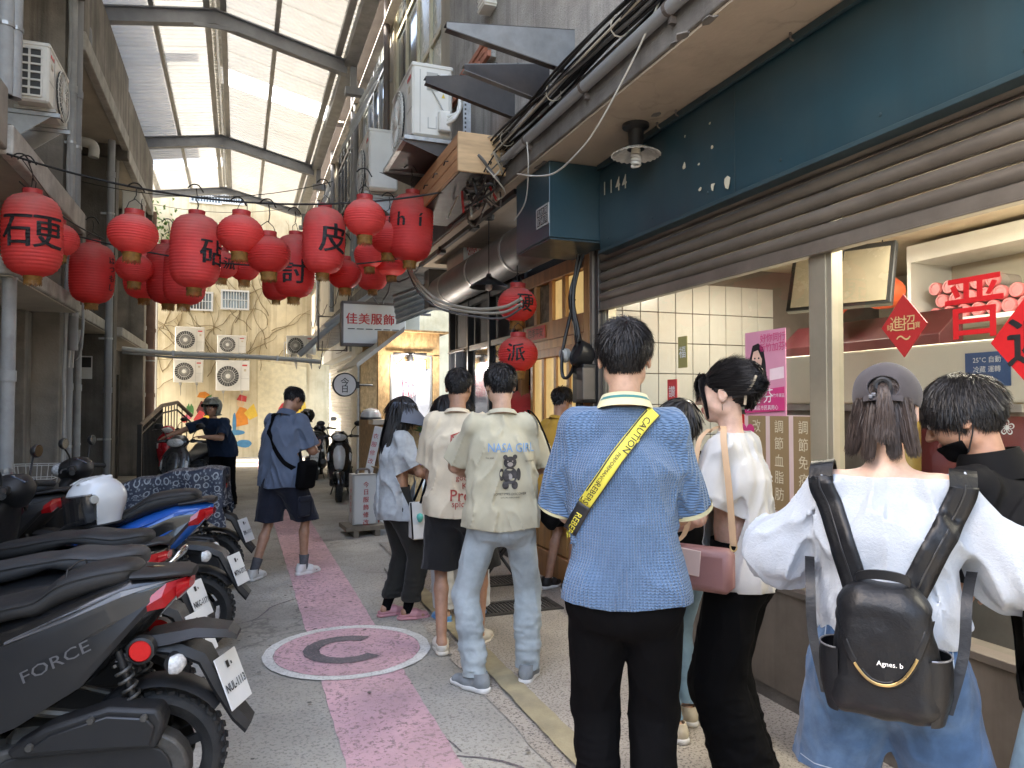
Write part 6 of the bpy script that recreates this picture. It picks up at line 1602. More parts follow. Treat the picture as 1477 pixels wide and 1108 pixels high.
def vnoise(P,seed=0):
 i=np.floor(P).astype(np.int64);f=(P-i).astype(F32);f=f*f*(3-2*f)
 def hsh(x,y,z):
  n=(x*374761393+y*668265263+z*2147483647+seed*974711)&0xffffffff
  n=((n^(n>>13))*1274126177)&0xffffffff
  n=(n^(n>>16))&0xffff
  return(n/32767.5-1).astype(F32)
 x,y,z=i[:,0],i[:,1],i[:,2]
 o=0
 for dx in(0,1):
  for dy in(0,1):
   for dz in(0,1):
    w=(f[:,0]if dx else 1-f[:,0])*(f[:,1]if dy else 1-f[:,1])*(f[:,2]if dz else 1-f[:,2])
    o=o+w*hsh(x+dx,y+dy,z+dz)
 return o
def surface_net(f,lo,hi,h,k=4):
 lo=np.asarray(lo,F32);hi=np.asarray(hi,F32)
 nc=np.ceil((hi-lo)/(h*k)).astype(int)+1
 ax=[lo[i]+np.arange(nc[i])*h*k for i in range(3)]
 C=f(np.stack(np.meshgrid(*ax,indexing='ij'),-1).reshape(-1,3).astype(F32)).reshape(nc)
 near=np.abs(C)<h*k*2.0
 cell=np.zeros(nc,bool)
 m=[slice(0,-1),slice(1,None)]
 acc=np.zeros(nc-1,bool);sg=np.zeros(nc-1,np.int8)
 for a in(0,1):
  for b in(0,1):
   for c in(0,1):
    acc|=near[m[a],m[b],m[c]];sg+=(C[m[a],m[b],m[c]]<0)
 acc|=(sg>0)&(sg<8)
 base=C[:-1,:-1,:-1]
 V=np.repeat(np.repeat(np.repeat(base,k,0),k,1),k,2)
 M=np.repeat(np.repeat(np.repeat(acc,k,0),k,1),k,2)
 I=np.argwhere(M)
 if len(I):
  P=(lo+I.astype(F32)*h).astype(F32)
  out=np.empty(len(P),F32)
  for s0 in range(0,len(P),200000):out[s0:s0+200000]=f(P[s0:s0+200000])
  V[M]=out
 S=V<0
 cnt=np.zeros(np.array(V.shape)-1,np.int8)
 for a in(0,1):
  for b in(0,1):
   for c in(0,1):cnt+=S[m[a],m[b],m[c]]
 act=(cnt>0)&(cnt<8)
 I,J,K=np.nonzero(act)
 ids=np.full(act.shape,-1,np.int64);ids[I,J,K]=np.arange(len(I))
 cv={(a,b,c):V[I+a,J+b,K+c]for a in(0,1)for b in(0,1)for c in(0,1)}
 pos=np.zeros((len(I),3));n=np.zeros(len(I))
 for axis in range(3):
  o=[q for q in range(3)if q!=axis]
  for u in(0,1):
   for v in(0,1):
    k0=[0,0,0];k0[o[0]],k0[o[1]]=u,v;k1=list(k0);k1[axis]=1
    a,b=cv[tuple(k0)],cv[tuple(k1)]
    x=(a<0)!=(b<0)
    t=np.where(x,a/np.where(x,a-b,1),0)
    p=np.zeros((len(I),3));p[:,axis]=t;p[:,o[0]]=u;p[:,o[1]]=v
    pos+=p*x[:,None];n+=x
 pos/=np.maximum(n,1)[:,None]
 verts=lo+(np.stack([I,J,K],1)+pos)*h
 quads=[]
 def q4(axis):
  sl0=[slice(1,-1)]*3;sl0[axis]=slice(0,-1);sl1=[slice(1,-1)]*3;sl1[axis]=slice(1,None)
  a,b=S[tuple(sl0)],S[tuple(sl1)]
  idx=np.argwhere(a!=b)
  if not len(idx):return
  ins=a[tuple(idx.T)]
  base_=idx.copy()
  o=[(1,2),(2,0),(0,1)][axis]
  for q in o:base_[:,q]+=1
  g=[]
  for du,dv in((-1,-1),(0,-1),(0,0),(-1,0)):
   c=base_.copy();c[:,o[0]]+=du;c[:,o[1]]+=dv
   g.append(ids[c[:,0],c[:,1],c[:,2]])
  g=np.stack(g,1)
  g[~ins]=g[~ins][:,::-1]
  quads.append(g)
 for a in range(3):q4(a)
 Q=np.concatenate(quads)if quads else np.zeros((0,4),int)
 return verts,Q[(Q>=0).all(1)]
def np_mesh(name,verts,faces,mats,smooth=True,midx=None):
 me=bpy.data.meshes.new(name)
 faces=np.asarray(faces,np.int32);n,w=faces.shape
 me.vertices.add(len(verts));me.vertices.foreach_set('co',np.asarray(verts,F32).ravel())
 me.loops.add(n*w);me.loops.foreach_set('vertex_index',faces.ravel())
 me.polygons.add(n);me.polygons.foreach_set('loop_start',np.arange(0,n*w,w,dtype=np.int32))
 if smooth:me.polygons.foreach_set('use_smooth',np.ones(n,bool))
 for m in(mats if isinstance(mats,(list,tuple))else[mats]):me.materials.append(m)
 if midx is not None:me.polygons.foreach_set('material_index',np.asarray(midx,np.int32))
 me.update(calc_edges=True);me.validate()
 return me
def to_tris(Q):return np.concatenate([Q[:,[0,1,2]],Q[:,[0,2,3]]])
def clip_mesh(verts,T,g):
 """drop everything where g > 0, cutting triangles along g = 0"""
 gv=g(verts.astype(F32));ins=gv<=0
 c=ins[T].sum(1)
 keep=[T[c==3]];nv=list(verts);cache={}
 def cut(i,j):
  key=(min(i,j),max(i,j))
  if key not in cache:
   t=gv[i]/(gv[i]-gv[j]);cache[key]=len(nv);nv.append(verts[i]+(verts[j]-verts[i])*t)
  return cache[key]
 new=[]
 for tri in T[(c==1)|(c==2)]:
  k=ins[tri]
  if k.sum()==1:
   r=int(np.argmax(k));a,b,d=tri[r],tri[(r+1)%3],tri[(r+2)%3]
   new.append((a,cut(a,b),cut(a,d)))
  else:
   r=int(np.argmin(k));a,b,d=tri[r],tri[(r+1)%3],tri[(r+2)%3]
   ab,ad=cut(a,b),cut(a,d)
   new.append((ab,b,d));new.append((ab,d,ad))
 T2=np.concatenate(keep+([np.array(new,int)]if new else[]))
 nv=np.array(nv)
 used=np.unique(T2);rm=np.full(len(nv),-1,int);rm[used]=np.arange(len(used))
 return nv[used],rm[T2]
def relax(verts,T,it=1,lam=.5):
 for _ in range(it):
  acc=np.zeros_like(verts);n=np.zeros(len(verts))
  for a,b in((0,1),(1,2),(2,0)):
   np.add.at(acc,T[:,a],verts[T[:,b]]);np.add.at(acc,T[:,b],verts[T[:,a]])
   np.add.at(n,T[:,a],1);np.add.at(n,T[:,b],1)
  verts=verts+(acc/np.maximum(n,1)[:,None]-verts)*lam
 return verts
def ik(a,b,l1,l2,pole):
 a,b,pole=np.asarray(a,float),np.asarray(b,float),np.asarray(pole,float)
 d=b-a;L=np.linalg.norm(d);L2=min(L,(l1+l2)*.999)
 w=d/max(L,1e-9)
 if L>L2:b=a+w*L2
 x=(l1*l1-l2*l2+L2*L2)/(2*L2);y=math.sqrt(max(0,l1*l1-x*x))
 p=pole-w*np.dot(pole,w);p=nrmz(p)
 return a+w*x+p*y,b
def rotm(yaw=0,pitch=0,roll=0):
 return np.array(Matrix.Rotation(yaw,3,'Z')@Matrix.Rotation(pitch,3,'X')@Matrix.Rotation(roll,3,'Y'))
 # people
def skin_mat(name,col):
 m=mat(name,col,.48,var=.17,vs=22,bump=.10,bs=240,dirt=.25,dcol=tuple(q*r for q,r in zip(col,(.8,.62,.58))),ds=9)
 p=next(n for n in m.node_tree.nodes if n.type=='BSDF_PRINCIPLED')
 p.inputs['Subsurface Weight'].default_value=.12
 p.inputs['Subsurface Radius'].default_value=(.012,.005,.003)
 return m
M_skin=skin_mat('skin',(.52,.32,.22));M_skin2=skin_mat('tanned_skin',(.40,.22,.14));M_skin3=skin_mat('fair_skin',(.60,.39,.29))
M_lip=mat('lips',(.42,.14,.12),.4,var=.1)
M_hair=mat('black_hair',(.011,.0095,.0095),.42,var=.3,vs=30,spec=.35)
M_hairb=mat('dark_brown_hair',(.045,.032,.027),.45,var=.35,vs=30,spec=.35)
M_eye=mat('eye_white',(.6,.58,.55),.15,var=.05)
class Pose:pass
def make_pose(H=1.7,w=1.0,feet=((-.11,0),(.11,0)),toe=(.15,-.15),hip=(0,0),drop=0.0,lean=(0,0),head=(0,0,0),hands=None,poles=None,sh_yaw=0.0,foot_z=(0,0)):
 S=H/1.75;p=Pose();p.S,p.w,p.H=S,w,H
 p.P0=np.array([hip[0],hip[1],.925*S-drop])
 ln=np.array([lean[0],lean[1],0.0])
 up=math.sqrt(max(.05,.55**2-(ln@ln)/S/S))/.55
 p.P1=p.P0+ln*.25+[0,0,.16*S*up]
 p.P2=p.P0+ln*.62+[0,0,.36*S*up]
 p.P3=p.P0+ln+[0,0,.555*S*up]
 cs,sn=math.cos(sh_yaw),math.sin(sh_yaw)
 p.side=np.array([cs,sn,0]);p.fwd=np.array([-sn,cs,0])
 sp=p.P3-(p.P3-p.P2)*.27
 p.sh=[sp-p.side*.152*S*w,sp+p.side*.152*S*w]
 p.Rh=rotm(head[0],head[1],head[2])
 p.neck=p.P3+[0,0,.0]
 p.hc=p.P3+nrmz((p.P3-p.P2)*.5+[0,0,.1])*.055*S+p.Rh@np.array([0,.018,.118])*S
 p.hip=[p.P0+[-.088*S,0,-.02*S],p.P0+[.088*S,0,-.02*S]]
 p.ank,p.knee,p.toe=[],[],toe
 for i in(0,1):
  a=np.array([feet[i][0],feet[i][1],.085*S+foot_z[i]])
  k,a2=ik(p.hip[i],a,.435*S,.425*S,[-math.sin(toe[i]),math.cos(toe[i]),0])
  p.knee.append(k);p.ank.append(a2)
 p.elb,p.wri=[],[]
 hands=hands or[None,None];poles=poles or[(-.6,-.6,-.3),(.6,-.6,-.3)]
 for i in(0,1):
  s=(-1,1)[i]
  h=hands[i]if hands[i]is not None else p.sh[i]+np.array([s*.07,.04,-.52])*S
  e,wv=ik(p.sh[i],h,.29*S,.25*S,poles[i])
  p.elb.append(e);p.wri.append(np.array(wv))
 return p
def head_sdf(P,p,ears=True):
 s=p.S
 q=((P-p.hc.astype(F32))@p.Rh.astype(F32))/F32(s)
 d=s_ell(q,(0,-.014,.028),(.0745,.095,.087))
 d=smin(d,s_ell(q,(0,.022,-.035),(.058,.064,.076)),.03)
 d=smin(d,s_ell(q,(0,.060,-.092),(.024,.024,.020)),.03)
 ax=np.abs(q[:,0]);qm=q.copy();qm[:,0]=ax
 d=smin(d,s_ell(qm,(.034,.052,-.028),(.030,.030,.034)),.02)
 d=smin(d,s_ell(qm,(.045,.0,-.062),(.018,.03,.022)),.03)
 d=smin(d,s_ell(q,(0,.076,.030),(.050,.016,.013)),.018)
 d=smax(d,-s_ell(qm,(.031,.094,.008),(.019,.013,.011)),.010)
 d=smin(d,s_ell(qm,(.031,.0755,.008),(.0135,.0125,.0125)),.003)
 d=smin(d,s_cap(q,(0,.084,.016),(0,.108,-.026),.008,.0115),.010)
 d=smin(d,s_ell(qm,(.0105,.096,-.030),(.0085,.010,.007)),.006)
 d=smin(d,s_ell(q,(0,.088,-.056),(.023,.010,.0065)),.006)
 d=smin(d,s_ell(q,(0,.085,-.069),(.019,.011,.007)),.007)
 if ears:
  Me=rotm(0,0,0)
  e=s_ell(qm,(.078,-.012,-.008),(.009,.021,.033))
  e=smax(e,-s_ell(qm,(.088,-.008,-.006),(.009,.012,.021)),.006)
  d=smin(d,e,.007)
 return d*F32(s)
def hand_sdf(P,o,dr,n,S,side,curl=.6,thumb=.7):
 """o wrist, dr towards the knuckles, n palm normal (fingers curl that way), side +1: thumb on +cross"""
 dr=nrmz(dr);n=nrmz(np.asarray(n)-dr*np.dot(n,dr));sd=np.cross(dr,n)*side
 o=np.asarray(o)
 d=s_ecap(P,o,o+dr*.075*S,(.030*S,.019*S),(.038*S,.014*S),sd)
 for k in range(4):
  b=o+dr*(.082+(.003,.008,.005,-.006)[k])*S+sd*(.028-.0185*k)*S
  L=(.042,.047,.043,.033)[k]*S;a=0;r=(.0088,.009,.0086,.0075)[k]*S
  for j in range(3):
   a+=curl*(.55,1.0,.7)[j]
   e=b+(dr*math.cos(a)+n*math.sin(a))*L*(1,.62,.5)[j]
   d=smin(d,s_cap(P,b,e,r,r*.9),.006*S);b=e;r*=.9
 b=o+dr*.02*S+sd*.026*S
 t1=b+(dr*.62+sd*.55+n*.4*thumb)*.052*S
 t2=t1+(dr*.8+sd*.05+n*.6*thumb)*.036*S
 d=smin(d,s_cap(P,b,t1,.0135*S,.0105*S),.012*S)
 return smin(d,s_cap(P,t1,t2,.0105*S,.0085*S),.006*S)
def body_sdf(P,p,female=False,hands_spec=(None,None),legs=True):
 S,w=p.S,p.w
 d=s_ecap(P,p.P0+[0,0,-.05*S],p.P1,(.145*S*(1.06 if female else w),.098*S*w),(.132*S*(.9 if female else w),.095*S*w),p.side)
 d=smin(d,s_ecap(P,p.P1,p.P2,(.132*S*(.9 if female else w),.095*S*w),(.138*S*(.93 if female else w),.098*S*w),p.side),.03)
 d=smin(d,s_ecap(P,p.P2,p.P3-[0,0,.075*S],(.138*S*w,.097*S*w),(.118*S*w,.066*S*w),p.side),.03)
 for i in(0,1):
  d=smin(d,s_cap(P,p.P3-[0,0,.035*S],p.sh[i],.044*S,.040*S*w),.03)
  d=smin(d,s_cap(P,p.sh[i],p.elb[i],.043*S*w,.038*S*w),.02)
  fm=p.elb[i]+(p.wri[i]-p.elb[i])*.3
  d=smin(d,s_cap(P,p.elb[i],fm,.038*S*w,.040*S*w),.02)
  d=smin(d,s_cap(P,fm,p.wri[i],.040*S*w,.026*S),.02)
  hs=hands_spec[i]or{}
  dr=hs.get('dir',nrmz(p.wri[i]-p.elb[i]));n=hs.get('n',(0,0,-1)if abs(dr[2])<.8 else(0,1,0))
  d=smin(d,hand_sdf(P,p.wri[i],dr,n,S*(1 if not female else.93),hs.get('side',(1,-1)[i]),hs.get('curl',.6),hs.get('thumb',.7)),.012)
  if legs:
   d=smin(d,s_cap(P,p.hip[i],p.knee[i],.070*S*w,.040*S),.03)
   km=p.knee[i]+(p.ank[i]-p.knee[i])*.28
   tb=np.array([math.sin(p.toe[i]),-math.cos(p.toe[i]),0])*.012*S
   d=smin(d,s_cap(P,p.knee[i],km+tb,.039*S,.043*S),.02)
   d=smin(d,s_cap(P,km+tb,p.ank[i],.046*S,.031*S),.02)
   tv=np.array([-math.sin(p.toe[i]),math.cos(p.toe[i]),0])
   d=smin(d,s_ecap(P,p.ank[i]-[0,0,.03*S]-tv*.02*S,p.ank[i]+tv*.12*S-[0,0,.055*S],(.035*S,.035*S),(.042*S,.022*S),(tv[1],-tv[0],0)),.02)
 d=smin(d,s_cap(P,p.P3-[0,0,.03*S],p.hc-p.Rh@np.array([0,.022,.06])*S,.056*S*w,.050*S*w),.03)
 return smin(d,head_sdf(P,p),.018)
def bounds(p,m=.2):
 pts=np.array([p.P0,p.P3,p.hc+[0,0,.14],*p.sh,*p.elb,*p.wri,*p.knee,*p.ank])
 lo,hi=pts.min(0)-m,pts.max(0)+m
 lo[2]=max(lo[2],-.01)
 return lo,hi
def cloth_folds(P,amp,sc=(9,9,3.2),skew=.35,seed=0):
 q=np.empty_like(P)
 q[:,0]=(P[:,0]+skew*P[:,2]*np.sign(P[:,0]+.001))*sc[0];q[:,1]=P[:,1]*sc[1];q[:,2]=P[:,2]*sc[2]
 a=vnoise(q+seed*7.3,seed)
 r=1-2*np.abs(vnoise(q*1.7+31.1+seed,seed+5))
 return amp*(.6*a+.75*r*np.abs(r)+.25*vnoise(q*3.7,seed+9))
def shirt_sdf(P,p,ease=.03,hem=.30,drape=1.0,sleeve=.7,sl_r=.078,amp=.006,female=False,seed=1,sl_end=None,flare=0.0,puff=0.0,cover=True):
 S,w=p.S,p.w
 e=ease
 hemz=p.P0+np.array([0,0,-hem*S])
 wa=.150*S*w*drape+e;wd=.104*S*w+e
 d=s_ecap(P,hemz-[0,0,.10],p.P1,(wa+flare,wd+flare*.8),(wa-.004,wd),p.side)
 d=smin(d,s_ecap(P,p.P1,p.P2,(wa-.004,wd),(.152*S*w+e,.110*S*w+e*.8),p.side),.03)
 d=smin(d,s_ecap(P,p.P2,p.P3-[0,0,.085*S],(.152*S*w+e,.110*S*w+e*.8),(.138*S*w+e*.5,.080*S*w+e*.4),p.side),.03)
 for i in(0,1):
  d=smin(d,s_cap(P,p.P3-[0,0,.036*S],p.sh[i]-[0,0,.006],.052*S+.006,.052*S*w+.008),.03)
  el=p.sh[i]+(p.elb[i]-p.sh[i])*min(1.0,sleeve+.25)
  r1=sl_r*.86*S
  d=smin(d,s_cap(P,p.sh[i]-[0,0,.006],el,.054*S*w+.008,r1),.03)
  if sleeve>1.0:
   d=smin(d,s_cap(P,p.elb[i],p.elb[i]+(p.wri[i]-p.elb[i])*min(1,(sleeve-1)+.2),r1+puff,r1+puff),.05)
 d=smin(d,s_cap(P,p.P3-[0,0,.05*S],p.P3+(p.hc-p.P3)*.4,.062*S*w+.004,.056*S*w),.03)
 if cover:
  for i in(0,1):d=smin(d,s_ell(P,p.hip[i]-p.fwd*.032*S,(.088*S+.022,.080*S+.030,.10*S+.04)),.04)
  d=smin(d,s_ecap(P,p.P0+[0,0,-.12*S],p.P0+[0,0,.10*S],(.165*S*(1.06 if female else w)+.026,.115*S*w+.026),(.150*S*w+.024,.104*S*w+.024),p.side),.03)
 return d-cloth_folds(P,amp*1.5,seed=seed)
def sleeve_cut(P,a,b,t,rad=.17):
 ab=(b-a);L=np.linalg.norm(ab);wv=(ab/L).astype(F32)
 q=P-a.astype(F32);tt=q@wv
 r=np.sqrt(np.maximum(0,(q*q).sum(1)-tt*tt))
 return np.minimum(tt-t*L,rad-r)
def shirt_cut(P,p,hem=.30,sleeve=.7,neck=.075,hem_wave=.008,neck_drop=.0,back_dip=.0):
 S=p.S
 hz=p.P0[2]-hem*S
 g=hz+hem_wave*np.sin(P[:,0]*17+P[:,1]*9)-back_dip*np.clip(-P[:,1]*6,-1,1)-P[:,2]
 for i in(0,1):
  if sleeve<=1:g=np.maximum(g,sleeve_cut(P,p.sh[i],p.elb[i],sleeve))
  else:g=np.maximum(g,sleeve_cut(P,p.elb[i],p.wri[i],sleeve-1,.2))
 nd=nrmz(p.hc-p.P3);nd=nrmz(nd+np.array([0,0,1.2])-p.fwd*.35)
 q=P-p.P3.astype(F32);t=q@nd.astype(F32);r=np.sqrt(np.maximum(0,(q*q).sum(1)-t*t))
 return np.maximum(g,np.minimum(t-(.012-neck_drop)*S,neck*S-r+.05))
def pants_sdf(P,p,r_th=.098,r_kn=.075,r_an=.065,amp=.006,waist=.13,female=False,seed=3,seat=.02,hang=.0):
 S,w=p.S,p.w
 d=s_ecap(P,p.P0+[0,0,-.045*S],p.P0+[0,0,waist*S+.08],(.165*S*(1.06 if female else w)+.012,.115*S*w+.012),(.140*S*(.95 if female else w)+.010,.102*S*w+.01),p.side)
 for i in(0,1):
  kn=p.knee[i];an=p.ank[i]-np.array([0,0,.07*S])
  b=p.hip[i]-p.fwd*.032*S+np.array([0,0,-.005])*S
  d=smin(d,s_ell(P,b,(.088*S,.080*S+seat*.5,.10*S)),.04)
  d=smin(d,s_cap(P,p.hip[i],kn,r_th*S,r_kn*S),.03)
  d=smin(d,s_cap(P,kn,an,r_kn*S,r_an*S),.02)
 q=P.copy();q[:,2]*=1.0
 low=np.clip((p.knee[0][2]*1.15-P[:,2])/.3,0,1)
 f1=cloth_folds(P,amp,(11,11,4),.2,seed)
 f2=cloth_folds(P,amp*1.5,(7,7,22),.0,seed+4)
 return d-f1*(1-low*.5)-f2*low
def cloth_mesh(name,sdf,cut,lo,hi,h,m,parent,thick=True,uv=None,sm=1):
 v,Q=surface_net(sdf,lo,hi,h)
 T=to_tris(Q)
 if sm:v=relax(v,T,sm,.5)
 if cut is not None:v,T=clip_mesh(v,T,cut)
 me=np_mesh(name,v,T,m)
 if uv is not None:
  a=me.attributes.new('uvw','FLOAT_VECTOR','POINT');a.data.foreach_set('vector',uv(v).astype(F32).ravel())
 o=place(name,me,parent)
 if thick:
  s=o.modifiers.new('solidify','SOLIDIFY');s.thickness=.004;s.offset=-1;s.use_rim=True
 return o
HL=np.array([[0,.060],[.5,.052],[.85,.030],[1.25,.0],[1.5,-.022],[1.7,.004],[1.95,.0],[2.2,-.05],[2.6,-.085],[PI,-.092]])
E_C,E_R=np.array([0,-.014,.028]),np.array([.0765,.097,.0895])
def hair(p,parent,m,n=2500,seed=0,length=lambda u,z:.03+.05*np.clip(z*9,0,1),lift=.010,width=.0026,grav=.25,hairline=0.0,whorl=(.01,-.075,.09),part_=None,keep=None,steps=7,rough=.35,name='hair',cap=True):
 rg=np.random.default_rng(seed)
 S=p.S
 u=rg.normal(size=(n*5,3));u/=np.linalg.norm(u,axis=1)[:,None]
 az=np.arctan2(np.abs(u[:,0])*E_R[0],u[:,1]*E_R[1]);pz=E_C[2]+u[:,2]*E_R[2]
 ok=pz>np.interp(az,HL[:,0],HL[:,1])+hairline
 if keep is not None:ok&=keep(E_C+u*E_R)
 u=u[ok][:n]
 P=E_C+u*E_R
 L=length(u,P[:,2])*rg.uniform(.75,1.15,len(u))
 wv=np.array(whorl)
 D=P-wv
 if part_ is not None:D=part_(P)
 D+=np.array([0,0,-.04]);D+=rg.normal(size=D.shape)*.012*(rough/.35)
 nrm=u/E_R;nrm/=np.linalg.norm(nrm,axis=1)[:,None]
 D-=nrm*(D*nrm).sum(1)[:,None];D/=np.linalg.norm(D,axis=1)[:,None]+1e-9
 lf=rg.uniform(.15,1,len(u))*lift
 pts=[P*1.0]
 for k in range(steps):
  P=P+D*(L/steps)[:,None]
  q=(P-E_C)/E_R;r=np.linalg.norm(q,axis=1)
  tgt=1+(lf*min(1,(k+1)/3))/.088
  r2=np.maximum(r,tgt)
  P=E_C+q/r[:,None]*r2[:,None]*E_R
  D=D+np.array([0,0,-grav/steps*2])+rg.normal(size=D.shape)*.05*rough
  D/=np.linalg.norm(D,axis=1)[:,None]
  pts.append(P)
 pts=np.stack(pts,1)
 ribbons(p,pts,width,m,parent,name,cap,hairline)
def ribbons(p,pts,width,m,parent,name,cap=False,hairline=0.0,world=False):
 S=p.S
 n,k,_=pts.shape
 tang=np.gradient(pts,axis=1)
 out=(pts-E_C)/(E_R**2);out/=np.linalg.norm(out,axis=2)[...,None]+1e-9
 sd=np.cross(tang,out);sd/=np.linalg.norm(sd,axis=2)[...,None]+1e-9
 tw=np.random.default_rng(n).normal(size=(n,1,1))*.5
 sd=sd+out*tw;sd/=np.linalg.norm(sd,axis=2)[...,None]+1e-9
 wd=width*(1-.75*np.linspace(0,1,k)**2)[None,:,None]
 V=np.stack([pts-sd*wd,pts+sd*wd],2).reshape(-1,3)
 i=np.arange(n)[:,None]*(2*k)+np.arange(k-1)[None]*2
 Q=np.stack([i,i+1,i+3,i+2],-1).reshape(-1,4)
 if cap:
  nu,nv=40,24
  a,b=np.meshgrid(np.linspace(0,2*PI,nu,endpoint=False),np.linspace(.02,PI-.02,nv),indexing='ij')
  U=np.stack([np.sin(b)*np.cos(a),np.sin(b)*np.sin(a),np.cos(b)],-1).reshape(-1,3)
  C=E_C+U*(E_R+.004)
  az=np.arctan2(np.abs(C[:,0]),C[:,1]-E_C[1]);ok=C[:,2]>np.interp(az,HL[:,0],HL[:,1])+hairline+.004
  ii,jj=np.meshgrid(np.arange(nu),np.arange(nv-1),indexing='ij')
  q=np.stack([ii*nv+jj,((ii+1)%nu)*nv+jj,((ii+1)%nu)*nv+jj+1,ii*nv+jj+1],-1).reshape(-1,4)
  q=q[ok[q].all(1)]
  Q=np.concatenate([Q,q+len(V)]);V=np.concatenate([V,C])
 W=(V*S)@p.Rh.T+p.hc
 return place(name,np_mesh(name,W,Q,m),parent)
def strands_along(p,guide,n,rad,m,parent,name,seed=0,width=.003,taper=(1,.6)):
 """a lock of hair round a guide curve given in head space"""
 rg=np.random.default_rng(seed)
 G=np.array([tuple(q)for q in smooth_path([Vector(g)for g in guide],4)])
 k=len(G)
 off=rg.normal(size=(n,3));off/=np.linalg.norm(off,axis=1)[:,None];off*=(rg.random(n)**.4)[:,None]
 r=rad*np.linspace(taper[0],taper[1],k)
 lens=rg.uniform(.8,1.0,n)
 pts=np.empty((n,k,3))
 for j in range(k):
  f=j/(k-1)*lens*(k-1)
  i0=np.minimum(f.astype(int),k-2);t=(f-i0)[:,None]
  pts[:,j]=G[i0]*(1-t)+G[i0+1]*t+off*r[j]*(1+rg.normal(size=(n,1))*.05)
 return ribbons(p,pts,width,m,parent,name)
def shoe(p,i,parent,m,sole_m,kind='sneaker',name='shoe'):
 S=p.S*(.96 if p.H<1.68 else 1.0)
 a=p.ank[i];tv=np.array([-math.sin(p.toe[i]),math.cos(p.toe[i]),0]);sv=np.array([tv[1],-tv[0],0])
 z0=a[2]-.085*p.S
 M=np.stack([sv,tv,np.array([0,0,1])],1)
 o=np.array([a[0],a[1],z0])
 def up(P):
  d=s_ecap(P,(0,-.045,.045),(0,.06,.045),(.036,.045),(.045,.042),(1,0,0))
  d=smin(d,s_ecap(P,(0,.06,.038),(-.004,.148,.030),(.046,.034),(.040,.026),(1,0,0)),.03)
  if kind=='sneaker':d=smin(d,s_cap(P,(0,-.035,.06),(0,-.02,.105),.040,.043),.02)
  return smax(d,.012-P[:,2],.004)-.0015*vnoise(P*60,3)
 def cutf(P):
  if kind=='sneaker':return np.minimum(P[:,2]-.098+P[:,1]*.1,.08-np.abs(P[:,1]+.03))
  return np.minimum(P[:,2]-.062,.055-np.abs(P[:,1]+.045))if kind=='clog' else np.minimum(P[:,2]-.045,-.0-P[:,1])
 def so(P):
  d=s_ecap(P,(0,-.05,.018),(0,.06,.018),(.040,.040),(.048,.040),(1,0,0))
  d=smin(d,s_ecap(P,(0,.06,.018),(-.004,.155,.018),(.048,.040),(.040,.034),(1,0,0)),.02)
  return smax(smax(d,P[:,2]-(.030 if kind=='sneaker' else.024),.004),.001-P[:,2],.003)
 h=.006
 v,Q=surface_net(up,(-.08,-.13,-.01),(.08,.23,.17),h);T=to_tris(Q);v=relax(v,T,1);v,T=clip_mesh(v,T,cutf)
 W=(v*S)@M.T+o
 ob=place(name,np_mesh(name,W,T,m),parent)
 sm_=ob.modifiers.new('solidify','SOLIDIFY');sm_.thickness=.004;sm_.offset=-1
 v,Q=surface_net(so,(-.08,-.13,-.012),(.08,.23,.06),h)
 place('sole',np_mesh('sole',(v*S)@M.T+o,Q,sole_m),ob)
 if kind=='sneaker':
  b=MB()
  for k in range(4):
   y,z=.035+k*.024,.092-k*.011
   b.tube([tuple(M@(np.array([-.022,y,z-.005])*S)+o),tuple(M@(np.array([0,y+.004,z+.003])*S)+o),tuple(M@(np.array([.022,y,z-.005])*S)+o)],.0035,5)
  b.build('laces',sole_m,ob,smooth=60)
 elif kind=='clog':
  b=MB()
  for k in range(8):
   x,y=(-.02+.02*(k%3)),.06+.022*(k//3)
   b.lathe([(0,.002),(.0055,.002),(.006,0)],8,tuple(M@(np.array([x,y,.071-(y-.05)*.16-abs(x)*.3])*S)+o))
  b.build('vent_holes',M_black,ob)
 return ob
def sock(p,i,parent,m,top=.20):
 S=p.S;a=p.ank[i];k=p.knee[i]
 d=k-a;f=(top-.085)*S/max(.01,d[2])
 b=a+d*f
 part('sock',parent,m,lambda q:q.tube([a-np.array([0,0,.03]),a,(a+b)/2,b],[.041*S,.038*S,.041*S,.046*S],16),smooth=50)
PEOPLE=[]
